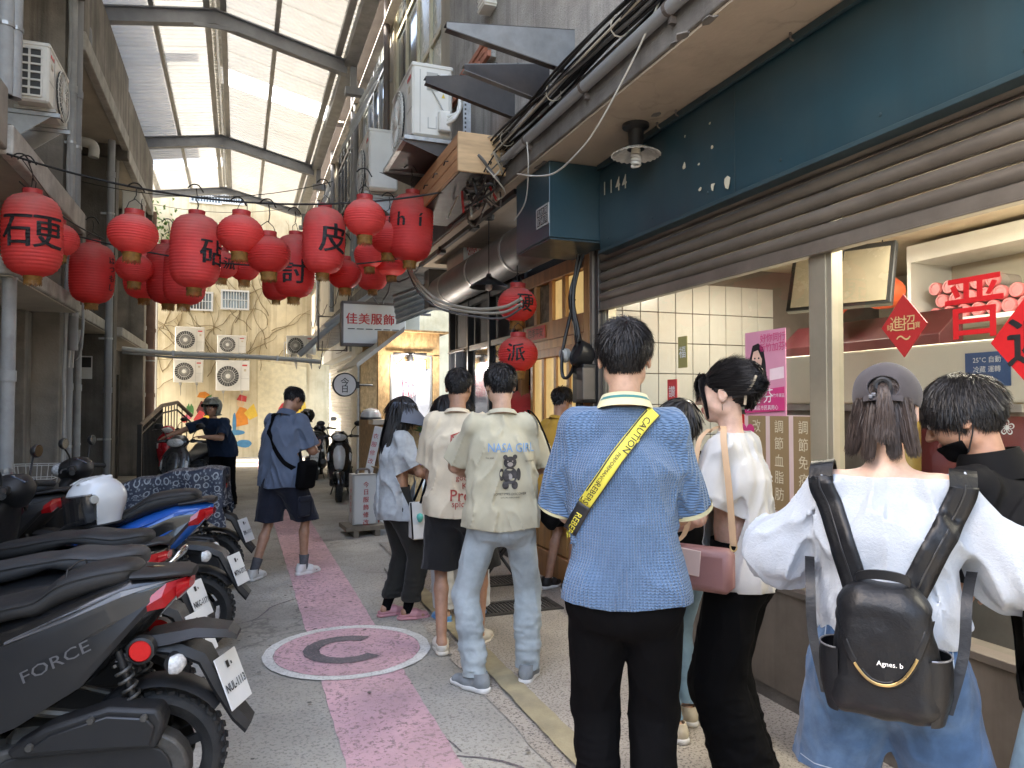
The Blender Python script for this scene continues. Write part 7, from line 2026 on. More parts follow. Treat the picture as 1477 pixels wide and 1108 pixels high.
def person(lab,at,rz,p,h=.008,skin=M_skin,female=False,hands_spec=(None,None),face=False,group=None,cat='person'):
 lo,hi=bounds(p)
 v,Q=surface_net(lambda P:body_sdf(P,p,female,hands_spec),lo,hi,h)
 mi=None;ms=[skin]
 if face:
  c=v[Q].mean(1);q=((c-p.hc)@p.Rh)/p.S
  lips=(np.abs(q[:,0])<.024)&(q[:,1]>.083)&(q[:,2]<-.049+.0*q[:,0])&(q[:,2]>-.075)
  mi=lips.astype(int);ms=[skin,M_lip]
 o=place('person',np_mesh('person',v,Q,ms,midx=mi))
 o.location=(at[0],at[1],at[2]if len(at)>2 else 0);o.rotation_euler=(0,0,rz)
 tag(o,lab,cat,group)
 if face:
  for s in(-1,1):
   W=lambda q:tuple((np.array(q)*p.S)@p.Rh.T+p.hc)
   part('eyebrow',o,M_hair,lambda b:b.tube([W((s*.016,.0885,.030)),W((s*.030,.088,.034)),W((s*.046,.078,.030))],[.002,.0032,.0015],6))
   e=part('eye',o,M_eye,lambda b:b.lathe([(.0105*math.sin(a),-.0055*math.cos(a))for a in np.linspace(0,PI,9)],14,W((s*.031,.0875,.008)),Matrix(p.Rh.tolist())@Matrix.Rotation(-PI/2,3,'X')),smooth=60)
   part('iris',e,M_black,lambda b:b.lathe([(.0052,0),(.0048,.0018),(0,.0024)],12,W((s*.031,.0925,.008)),Matrix(p.Rh.tolist())@Matrix.Rotation(-PI/2,3,'X')))
   part('eyelid',o,M_hair,lambda b:b.tube([W((s*.019,.0885,.010)),W((s*.031,.0935,.0145)),W((s*.043,.086,.010))],.0012,5))
 PEOPLE.append((o,p))
 return o
def march(sdf,X,Z,y0=-.6,dirn=1,steps=40):
 """where a line along +y through (x, z) first meets the surface"""
 P=np.stack([X,np.full_like(X,y0),Z],1).astype(F32)
 for _ in range(steps):
  d=sdf(P);P[:,1]+=dirn*np.clip(d,-.02,.2)*.8
 return P[:,1]
def print_on(name,parent,m,sdf,items,off=.004,dirn=1,y0=-.6):
 """flat print (verts2d, faces) laid on the back of a garment"""
 bm=bmesh.new()
 for vs,fs in items:
  bv=[bm.verts.new((v[0],v[1],0))for v in vs]
  for f in fs:
   try:bm.faces.new([bv[i]for i in f])
   except Exception:pass
 for _ in range(3):
  le=[e for e in bm.edges if e.calc_length()>.02]
  if not le:break
  bmesh.ops.subdivide_edges(bm,edges=le,cuts=1);bmesh.ops.triangulate(bm,faces=bm.faces)
 bmesh.ops.triangulate(bm,faces=bm.faces)
 bm.verts.index_update()
 A=np.array([v.co[:]for v in bm.verts]);T=np.array([[v.index for v in f.verts]for f in bm.faces]);bm.free()
 y=march(sdf,A[:,0],A[:,1],y0,dirn)-off*dirn
 return place(name,np_mesh(name,np.stack([A[:,0],y,A[:,1]],1),T,m),parent)
def t2(s,x,z,size,bold=.0,sx=1.0,rot=0.0):
 vs,fs=text_geo(s,size,bold);c,n=math.cos(rot),math.sin(rot)
 return[(x+v.x*sx*c-v.y*n,z+v.x*sx*n+v.y*c)for v in vs],fs
def poly2(pts):return pts,[tuple(range(len(pts)))]
def line2(pts,w,closed=False):
 vs,fs=[],[]
 n=len(pts)
 for i in range(n if closed else n-1):
  a,b=np.array(pts[i]),np.array(pts[(i+1)%n]);d=b-a;d=d/(np.linalg.norm(d)+1e-9);q=np.array([-d[1],d[0]])*w/2
  k=len(vs);vs+=[tuple(a-q-d*w*.3),tuple(b-q+d*w*.3),tuple(b+q+d*w*.3),tuple(a+q-d*w*.3)];fs.append((k,k+1,k+2,k+3))
 return vs,fs
def strap_on(name,parent,m,sdf,path,w,off=.006,thick=.004,n=40,dirn=1,y0=-.6):
 pts=[np.array(q[:])for q in smooth_path([Vector((x,0,z))for x,z in path],8)]
 rows=[]
 for i,q in enumerate(pts):
  d=pts[min(i+1,len(pts)-1)]-pts[max(0,i-1)];d/=np.linalg.norm(d)+1e-9
  s=np.array([-d[2],0,d[0]])*w/2
  rows.append([q-s,q-s*.5,q,q+s*.5,q+s])
 A=np.array(rows).reshape(-1,3)
 y=march(sdf,A[:,0],A[:,2],y0,dirn)
 Y=y.reshape(-1,5);Y[:]=np.minimum(Y,Y.mean(1)[:,None]+.01)if dirn>0 else Y
 A[:,1]=Y.ravel()-off*dirn
 k=len(rows)
 while k>4 and Y[k-1].max()>Y[k-3].max()+.045:k-=1
 A=A[:k*5]
 Q=[(i*5+j,(i+1)*5+j,(i+1)*5+j+1,i*5+j+1)for i in range(k-1)for j in range(4)]
 o=place(name,np_mesh(name,A,np.array(Q),m),parent)
 s=o.modifiers.new('solidify','SOLIDIFY');s.thickness=thick;s.offset=0
 return o
def away(at,turn=0):return-math.atan2(at[0],at[1])+R(turn)
def floor_at(px,d):
 r=ray(px,585);return np.array([r.x*d,r.y*d,0.0])
def cloth(name,col,**k):
 d=dict(rough=.88,var=.10,vs=6,bump=.10,bs=700,spec=.2,sheen=.1);d.update(k)
 return mat(name,col,**d)
M_ink_b=M_black
C_khaki=cloth('khaki_cotton',(.47,.43,.31));C_cream=cloth('cream_cotton',(.62,.53,.39));C_slate=cloth('slate_blue_cotton',(.105,.132,.19))
C_navy=cloth('navy_shorts_cloth',(.014,.016,.027));C_black=cloth('black_cloth',(.0045,.0045,.005),spec=.06,sheen=0);C_heath=cloth('heather_grey_cotton',(.36,.375,.38),vs=30,var=.12)
C_white=cloth('white_cotton',(.48,.47,.45));C_blouse=cloth('pale_blue_white_blouse',(.37,.405,.45),bump=.35,bs=140);C_jean=cloth('washed_light_denim',(.37,.42,.435),vs=5,var=.28,bs=600)
C_denim=cloth('mid_blue_denim',(.042,.088,.175),vs=7,var=.45,bs=600,dirt=.5,dcol=(.15,.235,.36),ds=5,bump=.25);C_denl=cloth('light_blue_denim',(.20,.31,.40),vs=6,var=.3,bs=600)
C_dgrey=cloth('dark_olive_trousers',(.022,.021,.018));C_char=cloth('charcoal_shorts',(.018,.018,.019));C_must=cloth('mustard_cotton',(.50,.29,.045));C_dnav=cloth('dark_navy_cotton',(.010,.020,.045))
C_pale=cloth('pale_grey_trousers',(.45,.45,.45));C_bshirt=cloth('black_crepe_shirt',(.005,.005,.0055),sheen=0,spec=.1,rough=.75,bump=.1,bs=600)
S_white=mat('white_shoe_leather',(.66,.65,.62),.5,var=.06);S_sole=mat('white_rubber',(.70,.69,.66),.6,var=.05);S_grey=mat('grey_suede',(.24,.26,.27),.85,var=.15,vs=12)
S_pink=mat('pink_slipper',(.52,.25,.27),.6,var=.08);S_blue=mat('blue_clog',(.13,.33,.62),.5,var=.08);S_cream=mat('cream_clog',(.60,.55,.47),.55,var=.08);S_black=mat('black_shoe',(.015,.015,.016),.5,var=.1)
S_beige=mat('beige_shoe',(.55,.48,.36),.6,var=.1)
short_cut=dict(length=lambda u,z:np.where(z>.075,.065,np.where(z>.03,.045,.020)),lift=.016,steps=6)
crop_cut=dict(length=lambda u,z:np.where(z>.07,.055,np.where(z>.03,.032,.013)),lift=.012,steps=6)
def dress(o,p,top=None,top_m=None,bottom=None,bottom_m=None,h=.008,female=False,thick=True,top_name='shirt',bottom_name='trousers'):
 lo,hi=bounds(p,.26)
 sdf_t=None
 if bottom:
  kw=dict(bottom);hemz=kw.pop('hem_z');topz=kw.pop('top_z',None)
  fn=lambda P:pants_sdf(P,p,female=female,**kw)
  tz=topz if topz is not None else p.P0[2]+.13*p.S
  cut=lambda P:np.maximum(hemz-P[:,2]+.006*np.sin(P[:,0]*30),P[:,2]-tz)
  b=cloth_mesh(bottom_name,fn,cut,lo,hi,h,bottom_m,o,thick)
 if top:
  kw=dict(top);ck={k:kw.pop(k)for k in('neck','hem_wave','neck_drop','back_dip')if k in kw}
  hem=kw.get('hem',.3);sl=kw.get('sleeve',.7)
  sdf_t=lambda P:shirt_sdf(P,p,female=female,**kw)
  cut=lambda P:shirt_cut(P,p,hem=hem,sleeve=sl,**ck)
  hi2=np.array([hi[0],hi[1],p.P3[2]+.14]);lo2=np.array([lo[0],lo[1],p.P0[2]-hem*p.S-.08])
  uvf=lambda v:np.stack([np.arctan2(v[:,0]-p.P1[0],-(v[:,1]-p.P1[1]))*.2,v[:,2],v[:,0]*0],1)
  s=cloth_mesh(top_name,sdf_t,cut,lo2,hi2,h,top_m,o,thick,uv=uvf)
 return sdf_t
def neckband(o,p,m,r=.078,tilt=.30,z=.004):
 Mr=Vector((0,0,1)).rotation_difference(Vector(nrmz((p.fwd[0]*tilt,p.fwd[1]*tilt,1)))).to_matrix()
 part('neckband',o,m,lambda b:b.lathe([(r+.010,-.012),(r+.006,.004),(r-.003,.016),(r-.009,.014),(r-.004,-.004)],36,p.P3+np.array([0,0,z]),Mr,caps=False),smooth=70)
def to_local(o,w):
 q=Matrix.Rotation(-o[3],3,'Z')@(Vector(w)-Vector(o[:3]));return np.array(q)
 # 1: man in the blue knit, back to us
M_knit=mat('blue_rib_knit',(.105,.178,.295),.85,var=.10,vs=5,spec=.2,sheen=.2)
def _knit():
 nt=M_knit.node_tree;N,L=nt.nodes,nt.links
 p=next(n for n in N if n.type=='BSDF_PRINCIPLED');src=p.inputs['Base Color'].links[0].from_socket
 at=N.new('ShaderNodeAttribute');at.attribute_name='uvw'
 sp=N.new('ShaderNodeSeparateXYZ');L.new(at.outputs['Vector'],sp.inputs[0])
 def m(op,a,b=None):
  x=N.new('ShaderNodeMath');x.operation=op
  for i,q in enumerate((a,b)):
   if q is None:continue
   if isinstance(q,(int,float)):x.inputs[i].default_value=q
   else:L.new(q,x.inputs[i])
  return x.outputs[0]
 rib=m('SINE',m('MULTIPLY',sp.outputs[0],2*PI/.0135));row=m('SINE',m('ADD',m('MULTIPLY',sp.outputs[1],2*PI/.009),m('MULTIPLY',rib,1.3)))
 hgt=m('ADD',rib,m('MULTIPLY',row,.7))
 b=N.new('ShaderNodeBump');b.inputs['Strength'].default_value=.9;b.inputs['Distance'].default_value=.0022
 L.new(hgt,b.inputs['Height']);L.new(b.outputs[0],p.inputs['Normal'])
 mr=N.new('ShaderNodeMapRange');mr.inputs['From Min'].default_value=-1.5;mr.inputs['From Max'].default_value=.4;mr.inputs['To Min'].default_value=.45;mr.inputs['To Max'].default_value=0;L.new(hgt,mr.inputs['Value'])
 mx=N.new('ShaderNodeMix');mx.data_type='RGBA';L.new(mr.outputs[0],mx.inputs[0]);L.new(src,mx.inputs[6]);mx.inputs[7].default_value=(.04,.07,.13,1);L.new(mx.outputs[2],p.inputs['Base Color'])
_knit()
at=floor_at(901,2.42);rz=away(at,2)
p=make_pose(1.815,.94,feet=((-.072,.02),(.072,.0)),lean=(0,.01),head=(R(-3),R(-4),0),hands=[np.array([-.13,.33,1.10]),np.array([.13,.33,1.10])],poles=[(-.6,-.5,-.7),(.6,-.5,-.7)])
o=person('man in a blue ribbed knit top and black trousers with a yellow caution strap',at,rz,p,h=.0065,face=False)
sd=dress(o,p,dict(ease=.022,hem=.035,drape=1.03,sleeve=.98,sl_r=.086,amp=.008,seed=2,neck=.086,neck_drop=-.006),M_knit,dict(hem_z=.16,r_th=.096,r_kn=.077,r_an=.060,amp=.006),C_black,h=.0065)
hair(p,o,M_hair,16000,3,rough=.55,width=.0011,**short_cut)
for nm,m_,r_,z_ in(('collar',cloth('cream_rib',(.60,.56,.34)),.083,.010),('collar_stripe',cloth('green_stripe',(.06,.20,.19)),.0845,.022)):
 c=p.P3+np.array([0,-.002,z_]);tl_=nrmz(np.array([0,.33,1]))
 Mr=Vector((0,0,1)).rotation_difference(Vector(nrmz((0,.22,1)))).to_matrix()
 if nm=='collar':part(nm,o,m_,lambda b:b.lathe([(r_+.012,-.012),(r_+.003,.012),(r_-.008,.036),(r_-.014,.037),(r_-.006,.0)],40,c,Mr,caps=False),smooth=60)
 else:part(nm,o,m_,lambda b:b.lathe([(r_-.0005,.003),(r_-.005,.012),(r_-.0065,.011)],40,c,Mr,caps=False),smooth=60)
for i in(0,1):
 a,b_=p.sh[i],p.elb[i];w_=nrmz(b_-a);c=a+(b_-a)*.985
 Mr=Vector((0,0,1)).rotation_difference(Vector(w_)).to_matrix()
 part('cuff',o,cloth('cream_rib',(.60,.56,.34)),lambda q:q.lathe([(.0835,-.006),(.0835,.010),(.0795,.010)],36,c,Mr,caps=False),smooth=60)
for i in(0,1):shoe(p,i,o,S_black,S_black)
M_caut=mat('caution_yellow',(.62,.54,.06),.6,var=.08,vs=30,bump=.2,bs=500)
st=thing('caution_strap','yellow and black caution bag strap slung across the blue knit back','strap',tuple(at),rz)
path=[(.094,p.P3[2]-.004),(.06,p.P3[2]-.04),(-.03,p.P3[2]-.15),(-.13,p.P3[2]-.30),(-.195,p.P3[2]-.42),(-.215,p.P3[2]-.47)]
s1=strap_on('webbing',st,M_caut,sd,path[:4],.046)
s2=strap_on('lower_webbing',st,M_black,sd,path[3:],.046,off=.0062)
sl_=math.atan2(.26,.19)
b_items=[t2('CAUTION',.035,p.P3[2]-.078,.030,.002,1.0,sl_+PI),t2('PERFORMANCE',-.055,p.P3[2]-.18,.017,0,1.0,sl_+PI),t2('REBERS',-.108,p.P3[2]-.262,.026,.002,1.0,sl_+PI+.06)]
for off_ in(-.0205,.0205):
 pv=[(x+off_*-math.sin(sl_),z+off_*math.cos(sl_))for x,z in path[:4]]
 b_items.append(line2(pv,.004))
print_on('lettering',st,M_black,sd,b_items,off=.0095)
print_on('lower_lettering',st,M_caut,sd,[t2('REBERS',-.168,p.P3[2]-.368,.028,.002,1.0,math.atan2(.12,.065)+PI),t2('PREMIUM',-.205,p.P3[2]-.445,.018,0,1,math.atan2(.1,.04)+PI)],off=.010)
# 2: woman in white tee, face in profile
at=floor_at(1054,2.95)+np.array([0,0,.014]);rz=away(at,72)
p=make_pose(1.68,.92,feet=((-.09,-.13),(.09,-.05)),hip=(0,-.035),lean=(0,.035),head=(R(8),R(-6),0),hands=[np.array([-.10,.26,1.03]),np.array([.16,.26,1.05])],poles=[(-.7,-.7,-.3),(.7,-.7,-.3)])
o=person('woman in a white tee and black wide trousers, hair clipped up',at,rz,p,h=.0065,skin=M_skin3,female=True,face=True)
sd9=dress(o,p,dict(ease=.034,hem=.06,drape=1.0,sleeve=.80,sl_r=.092,amp=.011,seed=5,neck=.078),C_white,dict(hem_z=.05,r_th=.108,r_kn=.110,r_an=.115,amp=.008,seat=.03),C_black,h=.0065,female=True)
hair(p,o,M_hair,14000,9,width=.0012,length=lambda u,z:np.where(u[:,1]>.55,.085,.12),lift=.012,whorl=(0,.03,.125),part_=lambda P:np.where(P[:,1:2]>.055,np.array([[.1,.5,-1.0]]),np.array([[0,-1.0,.05]])),grav=.05,rough=.2)
for sx in(-1,1):
 strands_along(p,[(sx*.050,.070,.07),(sx*.068,.070,.03),(sx*.074,.062,-.03),(sx*.070,.058,-.10)],260,.013,M_hair,o,'side_lock',5+sx,.0022,(1,.5))
strands_along(p,[(-.045,.065,.08),(-.02,.094,.055),(.0,.098,.03),(.01,.096,.018)],160,.02,M_hair,o,'fringe',6,.0022,(1,.9))
strands_along(p,[(.0,-.09,.0),(.0,-.135,.03),(.0,-.145,.08),(.0,-.10,.105),(.0,-.085,.06),(.0,-.12,.03)],900,.034,M_hair,o,'bun',8,.003,(1,.7))
strands_along(p,[(.0,-.10,-.06),(.0,-.118,-.02),(.0,-.125,.03)],500,.03,M_hair,o,'bun_base',18,.003,(.8,1.1))
W=lambda q:tuple((np.array(q)*p.S)@p.Rh.T+p.hc)
cl=thing('hair_clip','cream wire claw clip in the dark hair of the white shirted woman','hair clip',tuple(at),rz)
part('clip',cl,mat('cream_clip',(.62,.50,.34),.35),lambda b:b.tube(smooth_path([Vector(W(q))for q in((-.05,-.088,.085),(-.062,-.10,.045),(-.066,-.105,0.0),(-.068,-.13,.02),(-.062,-.15,.055),(-.058,-.135,.04),(-.066,-.108,.02),(-.058,-.098,-.03),(-.05,-.092,-.055))],5),.0055,8),smooth=60)
part('earring',o,M_chr,lambda b:b.tube([Vector(W((-.083,-.008,-.045))),Vector(W((-.085,-.006,-.07)))],.0015,5))
for i in(0,1):shoe(p,i,o,S_white,S_sole)
M_blush=mat('dusty_pink_leather',(.27,.135,.125),.45,var=.08,vs=4,bump=.15,bs=300);M_tan=mat('tan_strap_leather',(.46,.30,.17),.5,var=.1)
bag=thing('shoulder_bag','dusty pink boxy shoulder bag with a pale flap on the white shirted woman','bag',tuple(at),rz)
bc=np.array([-.255,.03,.93])
part('body',bag,M_blush,lambda b:b.box(bc,(.085,.24,.165),None,0,.022),bevel=.008,smooth=40)
part('flap',bag,mat('pale_blush_leather',(.58,.44,.40),.45,var=.06),lambda b:b.box(bc+np.array([-.046,.06,.03]),(.006,.14,.095),Matrix.Rotation(R(5),3,'X')),bevel=.003)
part('ring',bag,M_gold,lambda b:b.tube([Vector(bc+np.array([-.02,-.125,.095+.0]))+Vector((0,math.cos(a)*.012,math.sin(a)*.016))for a in np.linspace(0,2*PI,13)[:-1]],.003,6,closed=True))
shp=p.sh[0]
part('strap',bag,M_tan,lambda b:b.loft([[Vector(c)+Vector((dx*.6,dy,dz))for dx,dy,dz in((-.003,-.012,0),(.003,-.012,0),(.003,.012,0),(-.003,.012,0))]for c in smooth_path([bc+[-.02,-.125,.1],shp+[-.142,-.09,-.32],shp+[-.105,-.065,-.14],shp+[-.055,-.03,.03],shp+[.02,.0,.088],shp+[.02,.06,.06]],5)]),smooth=50)
part('strap',bag,M_tan,lambda b:b.loft([[Vector(c)+Vector((dx*.6,dy,dz))for dx,dy,dz in((-.003,-.010,0),(.003,-.010,0),(.003,.010,0),(-.003,.010,0))]for c in smooth_path([bc+[-.03,.11,.08],shp+[-.13,.09,-.3],shp+[-.10,.07,-.10],shp+[-.04,.07,.03],shp+[.02,.05,.075]],5)]),smooth=50)
# 3: person in light jeans hidden between
at=floor_at(982,3.5)+np.array([0,0,.014]);rz=away(at,40)
p=make_pose(1.55,.9,feet=((-.08,-.04),(.09,.08)),hands=[np.array([-.08,.26,1.1]),np.array([.08,.26,1.1])])
o=person('person in light blue jeans and cream trainers, mostly hidden behind the blue knit man',at,rz,p,h=.009,female=True)
dress(o,p,dict(ease=.03,hem=.05,drape=1.0,sleeve=.7,seed=8),C_black,dict(hem_z=.10,r_th=.092,r_kn=.068,r_an=.058,amp=.006),C_denl,h=.009,female=True,thick=False)
hair(p,o,M_hair,1800,10,length=lambda u,z:.13,lift=.012,grav=.5,width=.004)
for i in(0,1):shoe(p,i,o,S_beige,S_sole)
# 4: woman in cap with backpack
at=floor_at(1276,1.95)+np.array([0,0,.014]);rz=away(at,-3)
p=make_pose(1.62,.90,feet=((-.19,0),(.19,.0)),toe=(.2,-.2),lean=(.0,.03),head=(R(-2),R(-12),0),hands=[np.array([-.17,.27,1.04]),np.array([.20,.27,1.02])],poles=[(-.9,-.35,-.5),(.9,-.35,-.5)])
o=person('woman in a loose pale blouse, denim shorts and grey cap',at,rz,p,h=.006,skin=M_skin3,female=True)
sdw=dress(o,p,dict(ease=.040,hem=-.075,drape=1.04,sleeve=1.30,sl_r=.095,amp=.013,seed=12,neck=.140,neck_drop=.030,puff=.016,cover=False),C_blouse,dict(hem_z=.55,r_th=.122,r_kn=.118,r_an=.118,amp=.009,seat=.02,waist=.15,top_z=1.05),C_denim,h=.006,female=True,top_name='blouse',bottom_name='denim_shorts')
sdsh=lambda P:pants_sdf(P,p,female=True,r_th=.122,r_kn=.118,r_an=.118,amp=.009,seat=.02,waist=.15)
M_stitch=mat('denim_stitch',(.30,.37,.45),.8)
for s in(-1,1):
 pk=[(s*.045,.955),(s*.145,.965),(s*.150,.845),(s*.095,.80),(s*.05,.845)]
 print_on('back_pocket',o,C_denim,sdsh,[poly2(pk)],off=.003)
 print_on('pocket_stitching',o,M_stitch,sdsh,[line2([(x*.97+s*.003,z)for x,z in pk],.003,True),line2([(s*.047,.948),(s*.143,.957)],.0025)],off=.0055)
print_on('centre_seam',o,M_stitch,sdsh,[line2([(0.004,1.02),(.004,.95),(0.002,.85)],.003),line2([(-.17,.985),(0,.98),(.17,.985)],.003)],off=.003)
for s in(-1,1):print_on('hem_stitching',o,M_stitch,sdsh,[line2([(s*x,.575)for x in np.linspace(.03,.22,8)],.003)],off=.003)
hair(p,o,M_hairb,6000,13,length=lambda u,z:np.where(z<.0,.075,.02),lift=.006,grav=.8,rough=.4,width=.0015,whorl=(0,-.13,.045),keep=lambda P:(P[:,2]<.012)|((P[:,1]<0)&(np.hypot(P[:,0]/1.2,P[:,2]-.045)<.034)))
for sx,l in((-.062,-.19),(-.03,-.205),(.02,-.20),(.055,-.19)):
 strands_along(p,[(sx*.9,-.085,.0),(sx*1.08,-.088,-.05),(sx*1.22,-.085,-.10),(sx*1.38,-.078,l+.05)],1500,.027,M_hairb,o,'loose_hair',int(100+sx*99),.0012,(.9,.75))
strands_along(p,[(0.0,-.118,.045),(.004,-.146,.02),(.008,-.146,-.03),(.006,-.136,-.075),(.004,-.132,-.105)],1800,.020,M_hairb,o,'ponytail',15,.0014,(.5,1.4))
cap_=thing('baseball_cap','grey cap with a ponytail pulled through its back opening','cap',tuple(at),rz)
C_capg=cloth('washed_grey_twill',(.058,.052,.055),vs=12,var=.18)
def capf(P):
 q=((P-p.hc.astype(F32))@p.Rh.astype(F32))/F32(p.S)
 return(s_ell(q,(0,-.012,.040),(.093,.113,.098))-.0018*vnoise(q*22,4))*p.S
def capcut(P):
 q=((P-p.hc.astype(F32))@p.Rh.astype(F32))/F32(p.S)
 open_=.034-np.sqrt((q[:,0]/1.25)**2+(q[:,2]-.042)**2)
 return np.maximum(.004-q[:,2]-.03*np.clip(-q[:,1]*8,-1,1)*0,np.where(q[:,1]<0,open_,-1))
lo_=p.hc-.16;hi_=p.hc+.16
cloth_mesh('crown',capf,capcut,lo_,hi_,.005,C_capg,cap_)
Mh=Matrix(p.Rh.tolist())
W=lambda q:tuple((np.array(q)*p.S)@p.Rh.T+p.hc)
part('brim',cap_,C_capg,lambda b:b.grid(lambda u,v:W((math.cos(PI*(.12+.76*u))*(.088+.012*v),.02+math.sin(PI*(.12+.76*u))*(.085+.075*v),.012-.02*v*v)),20,6),smooth=60)
part('back_strap',cap_,C_capg,lambda b:b.loft([[Vector(W((math.sin(a)*.098,-.012-math.cos(a)*.118,.004+dz)))for dz in(-.002,.014)]+[Vector(W((math.sin(a)*.095,-.012-math.cos(a)*.115,.004+dz)))for dz in(.014,-.002)]for a in np.linspace(-.55,.55,12)]),smooth=50)
part('button',cap_,C_capg,lambda b:b.lathe([(0,.006),(.008,.004),(.01,0)],12,W((0,-.012,.137)),Mh),smooth=50)
part('hair_tie',cap_,M_black,lambda b:b.tube([W((math.cos(a)*.018,-.125,.045+math.sin(a)*.018))for a in np.linspace(0,2*PI,15)[:-1]],.007,6,closed=True))
part('tie_bead',cap_,M_silver,lambda b:[b.box(W((-.03+.008*k,-.128,.012+.006*k)),(.012,.008,.01),None,0,.002)for k in range(2)])
for i in(0,1):shoe(p,i,o,S_white,S_sole)
C_nyl=mat('black_nylon',(.0055,.006,.0075),.42,var=.12,vs=5,bump=.25,bs=35,spec=.35)
bp=thing('backpack','small black nylon backpack with a brass zip arc worn over the pale blouse','backpack',tuple(at),rz)
cz_=.945;yb=float(march(sdw,np.array([0.0]),np.array([1.05]))[0])
def bpf(P,infl=0.0):
 q=P-np.array([0,yb-.055,cz_],F32)
 wz=np.clip((q[:,2]+.155)/.31,0,1)
 hw=.128-.042*wz**1.5;dp=.074-.02*wz
 a=np.abs(q[:,0])-hw+.05;b_=np.abs(q[:,1])-dp+.05;c=np.abs(q[:,2])-.155+.05
 d=np.sqrt(np.maximum(a,0)**2+np.maximum(b_,0)**2+np.maximum(c,0)**2)+np.minimum(np.maximum(np.maximum(a,b_),c),0)-.05
 d=d*.85
 return d-infl-.006*vnoise(P*np.array([14,14,6],F32),21)-.003*vnoise(P*30,22)
lo_,hi_=np.array([-.24,yb-.22,.70]),np.array([.24,yb+.08,1.25])
v,Q=surface_net(lambda P:bpf(P),lo_,hi_,.006)
place('body',np_mesh('body',v,Q,C_nyl),bp)
arcz=lambda x:.905+.055*0+1.6*0+(abs(x)/.115)**2.6*.16
cloth_mesh('flap',lambda P:bpf(P,.007),lambda P:np.maximum(.890+(np.abs(P[:,0])/.094)**2.4*.13-P[:,2],P[:,1]-yb+.03),lo_,hi_,.006,C_nyl,bp)
zp=[(x,.887+(abs(x)/.094)**2.4*.13)for x in np.linspace(-.100,.100,30)]
strap_on('zip_tape',bp,C_nyl,lambda P:bpf(P,.003),zp,.016,off=.003,thick=.003,y0=-.8)
strap_on('zip',bp,mat('brass',(.50,.36,.16),.3,.9,var=.1),lambda P:bpf(P,.004),zp[6:26],.006,off=.006,thick=.003,y0=-.8)
print_on('logo',bp,M_white,lambda P:bpf(P,.008),[t2('Agnes. b',.016,.935,.016,.001)],off=.003,y0=-.8)
part('top_handle',bp,C_nyl,lambda b:b.loft([[Vector(c)+Vector((0,dy,dz))for dy,dz in((-.004,-.011),(.004,-.011),(.004,.011),(-.004,.011))]for c in smooth_path([(-.062,yb-.05,1.088),(-.058,yb-.062,1.115),(-.025,yb-.072,1.128),(.025,yb-.072,1.128),(.058,yb-.062,1.115),(.062,yb-.05,1.088)],5)]),smooth=50)
for s in(-1,1):
 part('side_pocket',bp,C_nyl,lambda b:b.loft([[Vector((s*(.098+r_*math.cos(a)),yb-.055+.055*math.sin(a),z))for a in np.linspace(-1.6,1.6,12)]for z,r_ in((.80,.030),(.86,.045),(.92,.048),(.95,.044))],caps=False),smooth=50)
 part('pocket_piping',bp,M_silver,lambda b:b.tube([(s*(.098+.045*math.cos(a)),yb-.055+.056*math.sin(a),.951)for a in np.linspace(-1.5,1.5,12)],.0025,5))
 pth=[(s*.065,1.075),(s*.095,1.17),(s*.130,1.27),(s*.150,p.P3[2]-.055),(s*.156,p.P3[2]-.025)]
 if s>0:pth=[(.060,1.07),(.10,1.16),(.145,1.25),(.170,1.31),(.176,p.P3[2]-.03)]
 so_=strap_on('shoulder_strap',bp,C_nyl,sdw,pth,.062,off=.009,thick=.010)
 e5=np.array([v.co[:]for v in so_.data.vertices])[-5:];em=e5.mean(0);wv=(e5[4]-e5[0])/2
 part('strap_top',bp,C_nyl,lambda b:b.loft([[Vector(em+d+wv*a+np.array([0,n_[0],n_[1]])*t_)for a,t_ in((-1,-.005),(1,-.005),(1,.005),(-1,.005))]for d,n_ in((np.array([0,0,-.002]),(-1,.1)),(np.array([0,.012,.022]),(-.7,.7)),(np.array([0,.045,.036]),(-.1,1)),(np.array([0,.085,.026]),(.4,.9)),(np.array([0,.12,-.01]),(.8,.5)))]),smooth=50)
 strap_on('strap_seam',bp,M_satin,sdw,[(x+s*.004,z)for x,z in pth],.004,off=.0155,thick=.002)
 part('lower_strap',bp,C_nyl,lambda b:b.loft([[Vector(c)+Vector((dx,0,0))for dx in(-.012,.012)]+[Vector(c)+Vector((dx,.003,0))for dx in(.012,-.012)]for c in smooth_path([(s*.13,yb-.06,.82),(s*.165,yb-.02,.95),(s*.175,yb+.02,1.07),(s*.19,yb+.12,1.12)],5)]),smooth=50)
 # 5: man in black with a mask at the right edge
at=floor_at(1578,1.88)+np.array([0,0,.014]);rz=away(at,66)
p=make_pose(1.67,.98,feet=((-.12,-.05),(.12,-.05)),drop=.0,lean=(-.02,.24),head=(R(24),R(-24),0),hands=[np.array([-.14,.46,.98]),np.array([.14,.46,.98])],poles=[(-.25,-.3,-1),(.25,-.3,-1)])
o=person('man in a black shirt and black face mask bending his head at the right edge',at,rz,p,h=.006,skin=M_skin2,face=True)
dress(o,p,dict(ease=.036,hem=.13,drape=1.08,sleeve=.88,sl_r=.096,amp=.009,seed=15,neck=.080),C_bshirt,dict(hem_z=.06,r_th=.105,r_kn=.085,r_an=.075,amp=.007),C_denl,h=.006)
part('collar',o,C_bshirt,lambda b:b.lathe([(.10,-.02),(.085,.03),(.076,.06),(.07,.06),(.078,.02)],36,p.P3+np.array([0,.0,-.004]),Vector((0,0,1)).rotation_difference(Vector(nrmz(p.hc-p.P3+np.array([0,-.03,.1])))).to_matrix(),caps=False),smooth=60)
